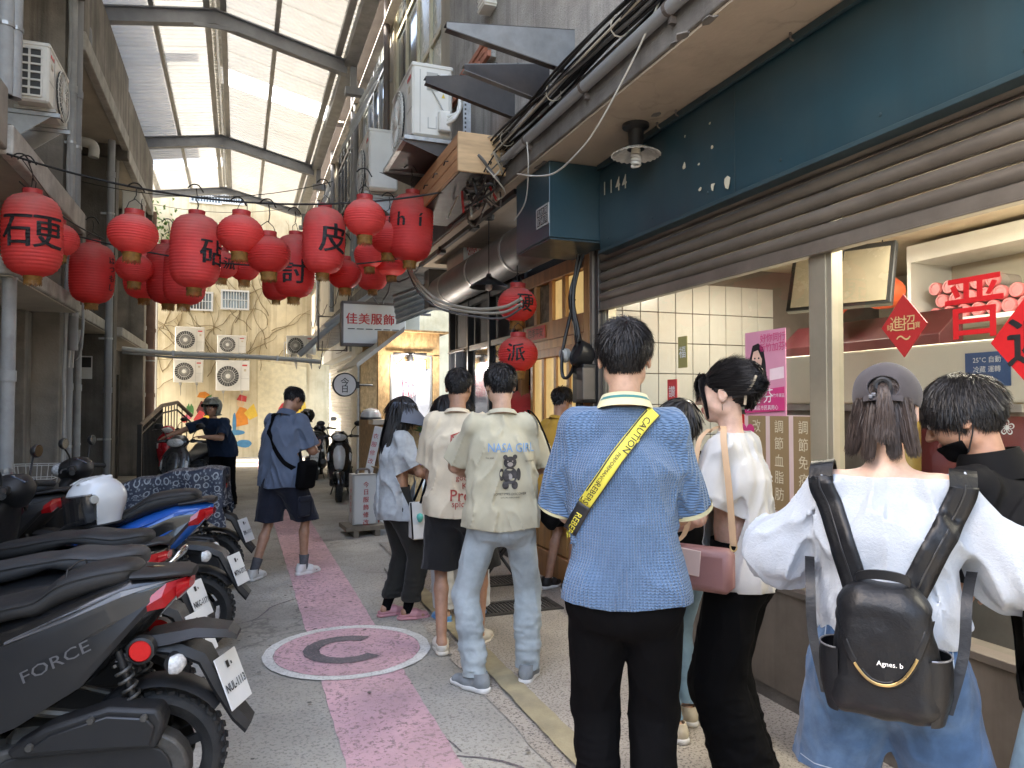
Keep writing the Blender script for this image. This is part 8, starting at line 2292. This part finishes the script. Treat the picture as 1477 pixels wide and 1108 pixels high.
hair(p,o,M_hair,16000,19,width=.0012,length=lambda u,z:np.where(u[:,1]>.35,.055,np.where(z>.05,.075,.042)),lift=.020,rough=.65,grav=.3,steps=7)
mk=thing('face_mask','black face mask worn by the man at the right edge','mask',tuple(at),rz)
W=lambda q:tuple((np.array(q)*p.S)@p.Rh.T+p.hc)
def maskf(P):return head_sdf(P,p,False)-.006
def maskc(P):
 q=((P-p.hc.astype(F32))@p.Rh.astype(F32))/F32(p.S)
 return np.maximum(np.maximum(q[:,2]+.062-.0*q[:,1],.02-q[:,1]),-.125-q[:,2])
cloth_mesh('cloth',maskf,maskc,p.hc-.16,p.hc+.16,.006,C_black,mk)
for s in(-1,1):
 part('ear_loop',mk,M_black,lambda b:b.tube(smooth_path([Vector(W(q))for q in((s*.062,.03,-.068),(s*.074,.012,-.03),(s*.083,-.012,.022),(s*.086,-.03,.01),(s*.078,-.022,-.04),(s*.064,.02,-.10))],4),.0022,6),smooth=60)
for i in(0,1):shoe(p,i,o,S_black,S_sole)
# 6: man in the khaki bear tee
at=floor_at(724,4.12);rz=away(at,4)
p=make_pose(1.77,.98,feet=((-.14,-.06),(.15,.06)),toe=(.75,-.35),head=(R(10),R(-14),0),hands=[np.array([-.12,.32,1.12]),np.array([.10,.32,1.12])],poles=[(-1,-.5,-.4),(1,-.5,-.4)])
o=person('man in a khaki tee with a bear print and washed light jeans, back turned',at,rz,p,h=.0085)
sd=dress(o,p,dict(ease=.034,hem=.06,drape=1.07,sleeve=.86,sl_r=.094,amp=.012,seed=22,neck=.076),C_khaki,dict(hem_z=.075,r_th=.092,r_kn=.073,r_an=.064,amp=.009),C_jean,h=.0085)
neckband(o,p,C_khaki,.078*p.S)
hair(p,o,M_hair,6000,23,width=.0022,**short_cut)
for i in(0,1):shoe(p,i,o,S_grey,S_sole)
zt=p.P3[2]
el=lambda x,z,a,b_,n=18:[(x+math.cos(2*PI*k/n)*a,z+math.sin(2*PI*k/n)*b_)for k in range(n)]
print_on('blue_lettering',o,ink('tee_blue',(.16,.30,.50)),sd,[t2('NASA GIRL',.045,zt-.175,.068,.006,.78)],off=.005)
M_bear=mat('bear_print',(.045,.04,.04),.7,var=.5,vs=60)
print_on('bear_print',o,M_bear,sd,[poly2(el(.035,zt-.255,.036,.033)),poly2(el(.008,zt-.225,.013,.013)),poly2(el(.062,zt-.225,.013,.013)),poly2(el(.035,zt-.325,.040,.046)),poly2(el(-.012,zt-.32,.013,.034)),poly2(el(.082,zt-.32,.013,.034)),poly2(el(.010,zt-.378,.018,.022)),poly2(el(.060,zt-.378,.018,.022))],off=.005)
print_on('bear_detail',o,ink('bear_pale',(.34,.30,.27)),sd,[poly2(el(.035,zt-.265,.016,.012)),poly2(el(.022,zt-.248,.004,.004,10)),poly2(el(.048,zt-.248,.004,.004,10)),poly2(el(.035,zt-.33,.012,.016))],off=.0075)
print_on('small_lettering',o,M_black,sd,[t2('SOMETIMES DISCOVER',.035,zt-.425,.018,.001),t2('EXPLORE EVERYTHING',.035,zt-.445,.010),t2('See with',-.075,zt-.23,.013),t2('open eyes',.145,zt-.25,.013)],off=.005)
tb=thing('tote_bag','black cloth bag hanging at the right side of the khaki tee man','bag',tuple(at),rz)
part('pouch',tb,C_black,lambda b:b.loft([[Vector((.275+r_*math.cos(a),.0+.10*w_*math.sin(a),z))for a in np.linspace(0,2*PI,21)[:-1]]for z,r_,w_ in((.86,.02,.6),(.90,.055,1.0),(1.0,.065,1.1),(1.10,.05,1.0),(1.17,.02,.7))]),smooth=60)
part('strap',tb,C_black,lambda b:b.loft([[Vector(c)+Vector((dx,dy,0))for dx,dy in((-.004,-.017),(.004,-.017),(.004,.017),(-.004,.017))]for c in smooth_path([(.275,-.02,1.16),(.27,-.06,1.28),(p.sh[1][0]+.05,-.05,p.sh[1][2]+.02),(p.sh[1][0]-.005,.0,p.sh[1][2]+.082),(p.sh[1][0]+.04,.06,p.sh[1][2])],5)]),smooth=60)
# 7: man in cream tee with red print
at=floor_at(660,4.72);rz=away(at,-8)
p=make_pose(1.77,.98,feet=((-.09,-.06),(.13,.10)),toe=(.25,-.3),head=(R(-6),R(-10),0),hands=[np.array([-.20,.20,.90]),np.array([.12,.30,1.1])],poles=[(-1,-.7,-.2),(1,-.5,-.4)])
o=person('man in a cream tee with red block lettering, black shorts and cream clogs',at,rz,p,h=.009,skin=M_skin2,hands_spec=(dict(curl=.9),None))
sd=dress(o,p,dict(ease=.038,hem=.08,drape=1.08,sleeve=.92,sl_r=.102,amp=.011,seed=32,neck=.076),C_cream,dict(hem_z=.50,r_th=.115,r_kn=.118,r_an=.1,amp=.009),C_char,h=.009,bottom_name='shorts')
neckband(o,p,C_cream,.078*p.S)
hair(p,o,M_hair,5000,33,width=.0022,**crop_cut)
for i in(0,1):shoe(p,i,o,S_cream,S_cream,'clog')
part('watch',o,M_blk,lambda b:b.tube([Vector(p.wri[0]-nrmz(p.wri[0]-p.elb[0])*.02)+Vector(c)*.033 for c in[tuple(np.cross(nrmz(p.wri[0]-p.elb[0]),nrmz((math.cos(a),math.sin(a),.3))))for a in np.linspace(0,2*PI,17)[:-1]]],.010,6,closed=True))
M_tred=ink('tee_red',(.36,.05,.035));zt=p.P3[2]
cu=[(-.02,zt-.135),(.075,zt-.10),(.125,zt-.135),(.03,zt-.175)]
print_on('cube_print',o,M_tred,sd,[line2(cu,.009,True),line2([(-.02,zt-.135),(-.02,zt-.25),(.03,zt-.295),(.03,zt-.175)],.009),line2([(.03,zt-.295),(.125,zt-.25),(.125,zt-.135)],.009),t2('D',.052,zt-.138,.055,.004,1.3,-.25),t2('✶',.004,zt-.235,.035),t2('✶',.012,zt-.205,.03)],off=.005)
print_on('red_lettering',o,M_tred,sd,[t2('Shape',.06,zt-.325,.05,.004),t2('train',.06,zt-.362,.045,.004),t2('good',.06,zt-.40,.05,.004),t2('K&',.085,zt-.445,.055,.005),t2('Prod',.065,zt-.505,.10,.009,.95),t2('spice inc',.075,zt-.565,.058,.004,.9)],off=.005)
# 8: woman with the grey visor
at=floor_at(571,5.42);rz=away(at,-72)
p=make_pose(1.60,.88,feet=((-.07,-.04),(.08,.07)),lean=(0,.02),head=(R(-4),R(-10),0),hands=[np.array([-.08,.34,1.02]),np.array([.12,.33,1.0])],poles=[(-.5,-.8,-.4),(.5,-.8,-.4)])
o=person('woman in a grey tee, dark trousers and grey sun visor, long hair down her back',at,rz,p,h=.009,skin=M_skin2,female=True)
dress(o,p,dict(ease=.042,hem=.13,drape=1.08,sleeve=.80,sl_r=.092,amp=.013,seed=42),C_heath,dict(hem_z=.14,r_th=.105,r_kn=.085,r_an=.070,amp=.007),C_dgrey,h=.009,female=True)
neckband(o,p,C_heath,.078*p.S)
hair(p,o,M_hair,2600,43,length=lambda u,z:.16,lift=.012,grav=.8,width=.0036,rough=.2)
for k,(x0,y0)in enumerate(((.05,-.06),(.03,-.09),(-.02,-.095),(-.05,-.06),(.06,-.02),(.064,.02))):
 strands_along(p,[(x0,y0,.02),(x0*1.3,y0*1.12,-.08),(x0*1.35,y0*1.15-.01,-.2),(x0*1.3,y0*1.1-.02,-.30),(x0*1.2,y0-.02,-.38)],260,.026,M_hair,o,'long_hair',50+k,.0036,(1,.6))
vs_=thing('sun_visor','wide grey sun visor on the woman in the grey tee','visor',tuple(at),rz)
C_vis=cloth('grey_visor_cloth',(.10,.112,.145),rough=.6)
W=lambda q:tuple((np.array(q)*p.S)@p.Rh.T+p.hc)
part('band',vs_,C_vis,lambda b:b.loft([[Vector(W((math.sin(a)*.090*k_,-.012+math.cos(a)*.112*k_,.03+dz-.02*(1-math.cos(a))*.5)))for k_,dz in((1,0),(.98,.05),(.96,.05),(.97,0))]for a in np.linspace(-2.6,2.6,30)]),smooth=50)
part('brim',vs_,C_vis,lambda b:b.grid(lambda u,v:W((math.sin((u-.5)*3.4)*(.092+.075*v),-.012+math.cos((u-.5)*3.4)*(.116+.16*v),.040-.13*v**1.1)),26,8),smooth=60)
for i in(0,1):
 shoe(p,i,o,S_pink,S_pink,'slipper');sock(p,i,o,C_black,.17)
tt=thing('tote_bag',"white tote bag with black trim and charm on the grey tee woman's arm",'bag',tuple(at),rz)
e_=p.elb[1]+(p.wri[1]-p.elb[1])*.35
part('pouch',tt,mat('white_canvas',(.64,.62,.58),.7,var=.06,bump=.1,bs=200),lambda b:b.loft([[Vector((e_[0]+.05+x*w_,e_[1]-.03+y*l_,z))for x,y in((-1,-1),(1,-1),(1,1),(-1,1))]for z,w_,l_ in((.60,.05,.11),(.61,.055,.12),(.86,.02,.125))]),bevel=.008,smooth=30)
part('trim',tt,C_black,lambda b:[b.tube([(e_[0]+.05+.056,e_[1]-.03+y_*.12,.61),(e_[0]+.05+.022,e_[1]-.03+y_*.125,.86)],.006,6)for y_ in(-1,1)])
for q_ in(-.02,.12):part('handle',tt,C_black,lambda b:b.tube(smooth_path([(e_[0]+q_,e_[1]-.10,.86),(e_[0]+q_*.6,e_[1]-.04,1.0),(e_[0],e_[1],e_[2]+.045),(e_[0]+q_*.6,e_[1]+.04,1.0),(e_[0]+q_,e_[1]+.06,.86)],4),.010,6),smooth=60)
part('charm',tt,mat('charm_teal',(.10,.45,.38),.5),lambda b:b.lathe([(0,.03),(.02,.02),(.025,0),(.015,-.03),(0,-.04)],12,(e_[0]+.11,e_[1]-.10,.76)),smooth=60)
pb=thing('hand_bag','soft dusty pink handbag beside the white tote on the same arm','bag',tuple(at),rz)
e2=p.elb[1]+(p.wri[1]-p.elb[1])*.72
part('pouch',pb,M_blush,lambda b:b.loft([[Vector((e2[0]+.06*w_*math.cos(a),e2[1]+.03+.115*l_*math.sin(a),z))for a in np.linspace(0,2*PI,21)[:-1]]for z,w_,l_ in((.69,.7,.8),(.70,1.0,.95),(.80,1.05,1.0),(.89,.6,.92),(.91,.3,.85))]),smooth=50)
part('handle',pb,C_black,lambda b:b.tube(smooth_path([(e2[0],e2[1]-.07,.90),(e2[0],e2[1]-.03,.98),(e2[0],e2[1],e2[2]+.04),(e2[0],e2[1]+.06,.98),(e2[0],e2[1]+.12,.90)],4),.009,6),smooth=60)
# 9: hidden pair in the queue
at=floor_at(640,6.1);rz=away(at,-50)
p=make_pose(1.62,.88,feet=((-.07,0),(.08,.05)),head=(R(0),R(-6),0))
o=person('woman with long dark hair in a white top, half hidden behind the cream tee man',at,rz,p,h=.0105,skin=M_skin3,female=True)
dress(o,p,dict(ease=.03,hem=.08,sleeve=.7,seed=52),C_white,dict(hem_z=.58,r_th=.11,r_kn=.11,r_an=.1),C_white,h=.0105,female=True,thick=False,bottom_name='skirt_shorts')
hair(p,o,M_hair,1600,53,length=lambda u,z:.16,lift=.012,grav=.8,width=.005,rough=.2)
for k,(x0,y0)in enumerate(((.05,-.06),(-.02,-.095),(-.055,-.05),(.06,-.01))):
 strands_along(p,[(x0,y0,.02),(x0*1.3,y0*1.12,-.1),(x0*1.3,y0*1.1,-.25),(x0*1.2,y0,-.38)],200,.03,M_hair,o,'long_hair',60+k,.005,(1,.6))
for i in(0,1):shoe(p,i,o,S_white,S_sole);sock(p,i,o,C_white,.24)
at=floor_at(668,5.35);rz=away(at,12)
p=make_pose(1.58,.9,feet=((-.13,0),(.13,.02)),toe=(.3,-.3))
o=person('person in pale trousers and blue clogs hidden between the two tee shirted men',at,rz,p,h=.0105)
dress(o,p,dict(ease=.03,hem=.08,sleeve=.7,seed=54),C_white,dict(hem_z=.10,r_th=.10,r_kn=.09,r_an=.085),C_pale,h=.0105,thick=False)
hair(p,o,M_hair,1400,55,width=.005,**short_cut)
for i in(0,1):shoe(p,i,o,S_blue,S_blue,'clog')
# 10: man in mustard by the timber front
at=floor_at(802,6.15)+np.array([0,0,.014]);rz=away(at,-48)
p=make_pose(1.68,.95,feet=((-.10,0),(.10,.06)),lean=(0,.03),head=(R(-8),R(-16),0),hands=[np.array([-.08,.32,1.12]),np.array([.08,.32,1.12])])
o=person('man in a mustard tee and face mask standing by the timber shop front',at,rz,p,h=.0105,skin=M_skin2)
dress(o,p,dict(ease=.03,hem=.1,sleeve=.8,seed=62,sl_r=.085),C_must,dict(hem_z=.52,r_th=.10,r_kn=.10,r_an=.1),C_black,h=.0105,thick=False,bottom_name='shorts')
neckband(o,p,C_must,.078*p.S)
hair(p,o,M_hair,1800,63,width=.0045,**short_cut)
for i in(0,1):shoe(p,i,o,S_black,S_sole)
mk=thing('face_mask','pale face mask on the man in the mustard tee','mask',tuple(at),rz)
def maskf(P):return head_sdf(P,p,False)-.006
def maskc(P):
 q=((P-p.hc.astype(F32))@p.Rh.astype(F32))/F32(p.S)
 return np.maximum(np.maximum(q[:,2]+.025,.02-q[:,1]),-.125-q[:,2])
cloth_mesh('cloth',maskf,maskc,p.hc-.16,p.hc+.16,.008,C_white,mk,thick=False)
# 11: man in slate polo looking at his phone
at=floor_at(408,6.7);rz=away(at,-42)
p=make_pose(1.73,1.06,feet=((-.13,-.20),(.12,.16)),toe=(.25,-.2),lean=(0,.05),head=(R(-10),R(-34),0),hands=[np.array([-.02,.34,1.15]),np.array([.10,.33,1.12])],poles=[(-.7,-.7,-.4),(.7,-.7,-.4)])
o=person('man in a slate blue polo and navy cargo shorts looking down at his phone',at,rz,p,h=.009,skin=M_skin2,face=True,hands_spec=(dict(curl=.8,n=(0,.3,1)),dict(curl=.8,n=(0,.3,1))))
sd=dress(o,p,dict(ease=.040,hem=.10,drape=1.12,sleeve=.88,sl_r=.100,amp=.013,seed=72),C_slate,dict(hem_z=.50,r_th=.125,r_kn=.118,r_an=.11,amp=.010),C_navy,h=.009,bottom_name='cargo_shorts')
part('collar',o,C_slate,lambda b:b.lathe([(.098,-.012),(.082,.03),(.074,.045),(.07,.044),(.078,.0)],32,p.P3+np.array([0,.0,.0]),Vector((0,0,1)).rotation_difference(Vector(nrmz((0,.35,1)))).to_matrix(),caps=False),smooth=60)
part('cargo_pocket',o,C_navy,lambda b:b.box((.245,.01,.64),(.03,.15,.17),None,0,.01),bevel=.006,smooth=40)
part('pocket_flap',o,C_navy,lambda b:b.box((.258,.01,.715),(.022,.158,.05),None,0,.006),bevel=.004,smooth=40)
hair(p,o,M_hair,2600,73,**crop_cut)
for i in(0,1):
 shoe(p,i,o,S_white,S_sole);sock(p,i,o,mat('grey_sock',(.10,.10,.11),.9,var=.2,vs=40),.185)
ph=thing('phone','phone held up by the man in the slate polo','phone',tuple(at),rz)
hm=(p.wri[0]+p.wri[1])/2
part('case',ph,M_black,lambda b:b.box(hm+np.array([.0,.12,.05]),(.075,.012,.15),Matrix.Rotation(R(-30),3,'X')),bevel=.004)
part('screen',ph,mat('phone_screen',(.25,.28,.32),.1,emit=.3),lambda b:b.box(hm+np.array([.0,.1145,.0465]),(.068,.002,.14),Matrix.Rotation(R(-30),3,'X')))
sb=thing('sling_bag','black crossbody bag with a strap over the slate polo','bag',tuple(at),rz)
strap_on('strap',sb,C_black,sd,[(-.10,p.P3[2]+.02),(-.08,p.P3[2]-.08),(.0,p.P3[2]-.24),(.12,p.P3[2]-.40),(.20,p.P3[2]-.47)],.035)
part('pouch',sb,C_black,lambda b:b.box((.26,.02,.93),(.10,.22,.26),Matrix.Rotation(R(8),3,'Y'),0,.03),bevel=.01,smooth=40)
# 12: helmeted rider wheeling his scooter
at=np.array([-.20,11.85,0]);rz=R(158)
o4=(at[0],at[1],0,rz)
gl,gr=to_local(o4,(-.47,11.42,1.10)),to_local(o4,(-.98,11.60,1.10))
p=make_pose(1.68,1.04,feet=((-.10,-.10),(.12,.06)),lean=(.05,.26),head=(R(-12),R(-4),0),hands=[gl,gr],poles=[(-1,-.3,-.3),(1,.2,-.5)])
o=person('rider in a navy tee and helmet bending over the handlebars of his scooter',at,rz,p,h=.011,skin=M_skin2,face=True)
dress(o,p,dict(ease=.036,hem=.10,drape=1.08,sleeve=.88,sl_r=.095,amp=.009,seed=82),C_dnav,dict(hem_z=.06,r_th=.105,r_kn=.085,r_an=.075),C_black,h=.011,thick=False)
hair(p,o,M_hair,800,83,width=.006,**crop_cut)
for i in(0,1):shoe(p,i,o,S_black,S_black)
def helmet(lab,parent_loc,rzz,c,Mr,s,m,visor=True,h=.007,dark=False):
 t=thing('helmet',lab,'helmet',parent_loc,rzz)
 Mr=np.asarray(Mr,float);c=np.asarray(c,float)
 loc=lambda P:((P-c.astype(F32))@Mr.astype(F32))/F32(s)
 def f(P):
  q=loc(P)
  d=s_ell(q,(0,-.005,.015),(.128,.155,.135))
  d=smin(d,s_ell(q,(0,.06,-.06),(.105,.085,.07)),.03)
  d=smin(d,s_ecap(q,(0,-.02,.02),(0,-.015,-.11),(.126,.145),(.104,.108),(1,0,0)),.02)
  q2=q.copy();q2[:,0]=np.abs(q2[:,0])
  d=smin(d,s_cap(q2,(.055,.08,.125),(.05,-.08,.140),.008,.012),.016)
  return d*s
 def cut(P):
  q=loc(P)
  face=np.minimum(np.minimum(q[:,1]-.035,.055-q[:,2]+.0),9)
  return np.maximum(-.115-q[:,2],face)
 v,Q=surface_net(f,c-.2*s,c+.2*s,h);T=to_tris(Q);v=relax(v,T,2);v,T=clip_mesh(v,T,cut)
 ob=place('shell',np_mesh('shell',v,T,m),t)
 md=ob.modifiers.new('solidify','SOLIDIFY');md.thickness=.02*s;md.offset=-1
 W=lambda q:tuple((np.array(q)*s)@Mr.T+c)
 if visor:
  part('visor',t,mat('smoke_visor',(.02,.02,.022),.06,alpha=.72,spec=.8),lambda b:b.grid(lambda u,w_:W((math.sin((u-.5)*2.5)*.136,.0+math.cos((u-.5)*2.5)*.163,.065-.16*w_)),24,8),smooth=60)
 part('rim',t,M_black,lambda b:b.tube([W((math.sin(a)*.115,-.02+math.cos(a)*.125,-.117))for a in np.linspace(.7,2*PI-.7,24)],.006*s,6),smooth=60)
 for sx in(-1,1):
  part('pivot',t,M_acg if not dark else M_black,lambda b:b.lathe([(0,.012),(.022,.010),(.026,0)],18,W((sx*.128,.045,.03)),Matrix(Mr.tolist())@Matrix.Rotation(sx*PI/2,3,'Y')),smooth=40)
  part('vent',t,M_acg if not dark else M_black,lambda b:b.tube([W((sx*.05,.10,.118)),W((sx*.056,.04,.142)),W((sx*.05,-.04,.147))],.004*s,6),smooth=60)
 return t
M_helw=mat('white_helmet_shell',(.66,.67,.67),.22,var=.04,coat=.5)
helmet('camouflage grey half helmet on the rider bending over his scooter',tuple(at),rz,p.hc+np.array([0,0,.012]),p.Rh,1.0,mat('mottled_helmet',(.20,.20,.16),.3,var=.7,vs=18,coat=.5),visor=False,h=.01,dark=True)
hq=Vector((-.80,5.02,.965))
helmet('white open faced helmet with smoke visor resting on the scooter seat',tuple(hq),R(118),(0,0,0),rotm(0,R(-6),R(4)),1.06,M_helw)
helmet('black helmet hung on the mirror of the far right scooter',(1.42,16.75,1.33),R(60),(0,0,0),rotm(0,.2,0),1.0,M_gloss,h=.012,dark=True)
# brackets, box, cables and clutter on the right facade
M_zplate=mat('weathered_zinc_plate',(.20,.205,.205),.5,.4,var=.2,vs=6,dirt=.5,dcol=(.15,.13,.11),ds=5)
M_bplate=mat('dark_steel_plate',(.055,.05,.048),.5,.4,var=.25,vs=5,dirt=.4,dcol=(.12,.10,.08),ds=4)
for(Y,X0_,zt,zb,m,lab,sec)in((4.33,1.18,4.02,3.74,M_zplate,'pale zinc triangular bracket plate jutting from the wall, nearest one',M_bplate),(5.45,1.32,4.2,3.86,M_bplate,'dark steel triangular bracket plate jutting from the wall beside the air conditioner',M_bplate),(4.75,1.42,3.98,3.70,M_bplate,'dark folded bracket plate between the pale one and the air conditioner',M_zplate)):
 t=thing('wall_bracket',lab,'bracket',(2.05,Y,zb),0,'empty air conditioner brackets')
 L_b,H_b=2.05-X0_,zt-zb
 part('plate',t,m,lambda b:b.prism([(0,0),(0,H_b),(-L_b,H_b*.62),(-L_b,H_b*.5)],lambda a,c,d:(a,d,c),-.004,.004))
 part('flange',t,sec,lambda b:b.prism([(0,H_b),(-L_b,H_b*.62),(-L_b,H_b*.62+.006),(0,H_b+.006)],lambda a,c,d:(a,d,c),-.004,.07))
 part('lower_flange',t,sec,lambda b:b.prism([(0,0),(-L_b,H_b*.5),(-L_b,H_b*.5-.006),(0,-.006)],lambda a,c,d:(a,d,c),-.004,.05))
 for k in range(3):part('slot',t,M_acd,lambda b:b.box((-L_b*(.3+.25*k),.03,H_b*(1-.38*(.3+.25*k))+.0075),(.09,.014,.002),Matrix.Rotation(math.atan2(H_b*.38,L_b),3,'Y')))
t=thing('ribbed_duct','white ribbed duct cover coming down the wall at the top of the photo','duct',atX(702,10,1.99))
part('cover',t,M_acw,lambda b:b.loft([[Vector((dx*w_,dy*w_,z))for dx,dy in((-.05,-.09),(.06,-.09),(.06,.09),(-.05,.09))]for z,w_ in[(.30-k*.045+q,1.0+.12*(q<.02))for k in range(9)for q in(.0449,.028,.012,0.0)][:34]]),bevel=.004)
part('hose',t,M_acw,lambda b:b.tube(smooth_path([(-.02,-.12,.25),(-.04,-.3,.15),(-.03,-.5,.25),(.02,-.7,.5)],5),.04,10),smooth=60)
M_plank=mat('orange_timber',(.47,.245,.115),.6,var=.3,vs=2.5,bump=.2,bs=30,stretch=(7,.6,7))
wb=thing('timber_box','orange timber planked box under the air conditioner, end grain towards us','wooden box')
for k in range(3):part('plank',wb,M_plank,lambda b:b.bb((1.60,5.55,3.405+k*.101),(1.625,7.3,3.50+k*.101)),bevel=.004)
part('end_board',wb,mat('pale_timber',(.55,.37,.20),.6,var=.2,vs=3,stretch=(1,7,7)),lambda b:b.bb((1.60,5.52,3.40),(2.04,5.548,3.715)),bevel=.004)
part('top_board',wb,M_plank,lambda b:b.bb((1.626,5.55,3.68),(2.04,7.3,3.70)))
part('bottom_board',wb,M_bplate,lambda b:b.bb((1.626,5.55,3.40),(2.0,7.3,3.42)))
for k in range(4):part('hook',wb,M_blk,lambda b:b.tube([(1.598,5.8+k*.35,3.56),(1.57,5.8+k*.35,3.555),(1.565,5.83+k*.35,3.53)],.006,5))
cd=thing('conduit','grey conduit saddled along the concrete edge beam above the fascia','conduit')
part('tube',cd,M_pvc,lambda b:b.tube([(1.962,-2,3.50),(1.962,6.3,3.50)],.036,12),smooth=50)
for k in range(7):part('saddle',cd,M_brown,lambda b:[b.tube([(1.962,.2+k*.95,3.50),(1.962,.225+k*.95,3.50)],.041,12),b.bb((1.965,.2+k*.95,3.425),(1.998,.225+k*.95,3.46))])
M_cabl=[M_wire,mat('grey_cable',(.13,.125,.12),.6),M_wire,mat('pale_cable',(.42,.38,.31),.6),mat('brown_cable',(.07,.05,.04),.6)]
cbs=thing('cable_run','thick run of black and grey cables lying along the top of the edge beam','cables')
for k in range(16):
 x0,z0=1.985-.035*(k%4),3.585+.028*(k//4)+.01*(k%3)
 pts=[(x0+rnd.uniform(-.014,.014),y,z0+rnd.uniform(-.02,.02)+.02*math.sin(y*1.3+k))for y in np.linspace(-1.5,6.0,14)]
 part('cable',cbs,M_cabl[k%5 if k%3==0 else 0],lambda b:b.tube(smooth_path(pts,3),rnd.choice((.007,.009,.012)),6),smooth=60)
for k in range(6):part('cable_tie',cbs,M_cabl[3],lambda b:b.tube([(1.93+.055*math.cos(a)+.0,.8+k*.9+.01*math.sin(a*2),3.62+.06*math.sin(a))for a in np.linspace(0,2*PI,13)[:-1]],.004,5,closed=True))
tg=thing('cable_tangle','tangle of red, white and black wires at the end of the cable run','cables')
M_rwire,M_wwire=mat('red_wire',(.40,.03,.03),.5),mat('white_wire',(.55,.53,.48),.5)
for k in range(34):
 c0=Vector((1.93+rnd.uniform(-.1,.06),5.75+rnd.uniform(-.3,.6),3.42+rnd.uniform(-.08,.16)))
 n_=rnd.randint(4,6)
 pts=[c0+Vector((rnd.uniform(-.13,.10),rnd.uniform(-.30,.30),rnd.uniform(-.20,.12)))for _ in range(n_)]
 part('wire',tg,(M_rwire if k%9==0 else M_wwire if k%7==0 else M_cabl[k%5]),lambda b:b.tube(smooth_path(pts,6),rnd.choice((.006,.008,.011)),5),smooth=60)
part('junction_box',tg,M_bplate,lambda b:b.bb((1.9,5.9,3.36),(2.0,6.25,3.54)),bevel=.006)
hs=thing('sagging_hose','thick pale hose sagging from the rightmost lanterns to the soffit','hose')
q=[atD(588,380,7.6),atD(603,408,7.4),atD(632,432,7.1),atD(680,445,6.7),atD(725,445,6.4),atD(752,430,6.2)]
for k in range(3):part('tube',hs,[M_cabl[3],M_cabl[3],M_cabl[1]][k],lambda b:b.tube(smooth_path([v+Vector((0,0,-.04*k+.01*math.sin(i*2+k)))for i,v in enumerate(q)],6),(.015,.013,.010)[k],8),smooth=60)
dw=thing('dangling_wire','thin cream wire dangling from the cable run across the tan soffit','wire')
part('strand',dw,M_wwire,lambda b:b.tube(smooth_path([atX(952,0,1.95),atX(925,62,1.95),atX(893,126,1.94),atX(868,172,1.93),atX(841,212,1.93),atX(803,248,1.93),atX(775,254,1.94),atX(746,251,1.96)],5),.006,6),smooth=60)
for(px,y0_,y1_,lab)in((757,258,330,'short cream wire hanging straight down beside the teal box'),):
 t=thing('dangling_wire',lab,'wire')
 part('strand',t,M_wwire,lambda b:b.tube(smooth_path([atX(760,205,1.93),atX(762,240,1.95),atX(758,290,2.02),atX(742,318,2.05)],5),.005,5),smooth=60)
for(px,py,s_)in((1022,28,.05),(985,50,.035),(972,62,.025),(946,165,.03),(978,163,.03),(785,238,.08)):
 c=atZ(px,py,3.329)
 pts=[(c.x+math.cos(a)*s_*rnd.uniform(.4,1),c.y+math.sin(a)*s_*rnd.uniform(.6,1.6))for a in[k*PI/4 for k in range(8)]]
 part('plaster_scab',bld,M_edge,lambda b:b.prism(pts,lambda a,d_,z:(a,d_,z),3.322,3.3295))
t=thing('facade_cables','loose black cables festooned along the right facade above the far shutters','cables')
for k in range(14):
 a=Vector((2.0-.1*(k%3),8.5+k*.9,3.2+.35*(k%4)));b_=a+Vector((rnd.uniform(-.1,.05),rnd.uniform(1.2,3.2),rnd.uniform(-.6,.3)))
 part('cable',t,M_cabl[k%5],lambda b:b.tube(wiggle(catenary(a,b_,rnd.uniform(.1,.45),12),.012,rnd),rnd.choice((.008,.012)),5),smooth=60)
for(x0,y0,x1,y1,Y,r_,lab)in((432,512,502,448,13.2,.05,'slanting grey pipe behind the empty sign frame'),(470,470,535,425,12.0,.04,'slanting grey pipe above the white shop sign')):
 t=thing('slanting_pipe',lab,'pipe')
 part('tube',t,M_pipe,lambda b:b.tube([atY(x0,y0,Y),atY(x1,y1,Y-.4)],r_,10),smooth=50)
a,c=atY(410,519,20.5),atY(446,494,20.5)
t=thing('balcony_grille','small white barred balcony grille in the corner beyond the shutters','grille')
part('frame',t,M_gril,lambda b:[b.bb((a.x,20.48,a.z),(c.x,20.52,a.z+.04)),b.bb((a.x,20.48,c.z-.04),(c.x,20.52,c.z))])
part('bars',t,M_gril,lambda b:[b.bb((a.x+(c.x-a.x)*k/10-.012,20.49,a.z+.04),(a.x+(c.x-a.x)*k/10+.012,20.51,c.z-.04))for k in range(11)])
for(p0,p1,s_,lab)in((atY(28,262,7.2),atY(150,345,8.4),.05,'black guy wire dropping from the left parapet to the second lantern row'),(atY(118,262,12.5),atY(480,262,12.5),.25,'thin wire spanning the lane below the second roof frame'),(atY(200,290,20.5),atY(420,300,20.5),.2,'thin wire spanning the lane in front of the yellow house')):
 wire('guy_wire',lab,catenary(p0,p1,s_),.007)
t=thing('bicycle_basket','white wire basket with a round chrome lamp of a bicycle behind the scooters','basket',atD(48,690,7.6))
part('wires',t,M_gril,lambda b:[b.tube([(-.17*s_+.02*k*0,math.cos(a)*.0+.12*q,-.14),(-.21*s_,.15*q,.14)],.004,5)for s_ in(-1,-.5,0,.5,1)for q in(-1,1)for a in(0,)]+[b.tube([(-.2,-.14,z),(.2,-.14,z),(.2,.14,z),(-.2,.14,z)],.005,5,closed=True)for z in(-.14,0,.14)])
part('lamp',t,M_chr,lambda b:b.lathe([(0,.03),(.05,.02),(.055,0),(.03,-.05),(0,-.06)],18,(.26,-.1,.06),Matrix.Rotation(R(70),3,'X')),smooth=60)
part('stem',t,M_chr,lambda b:b.tube([(.0,.1,-.14),(.05,.15,-.9)],.014,8))
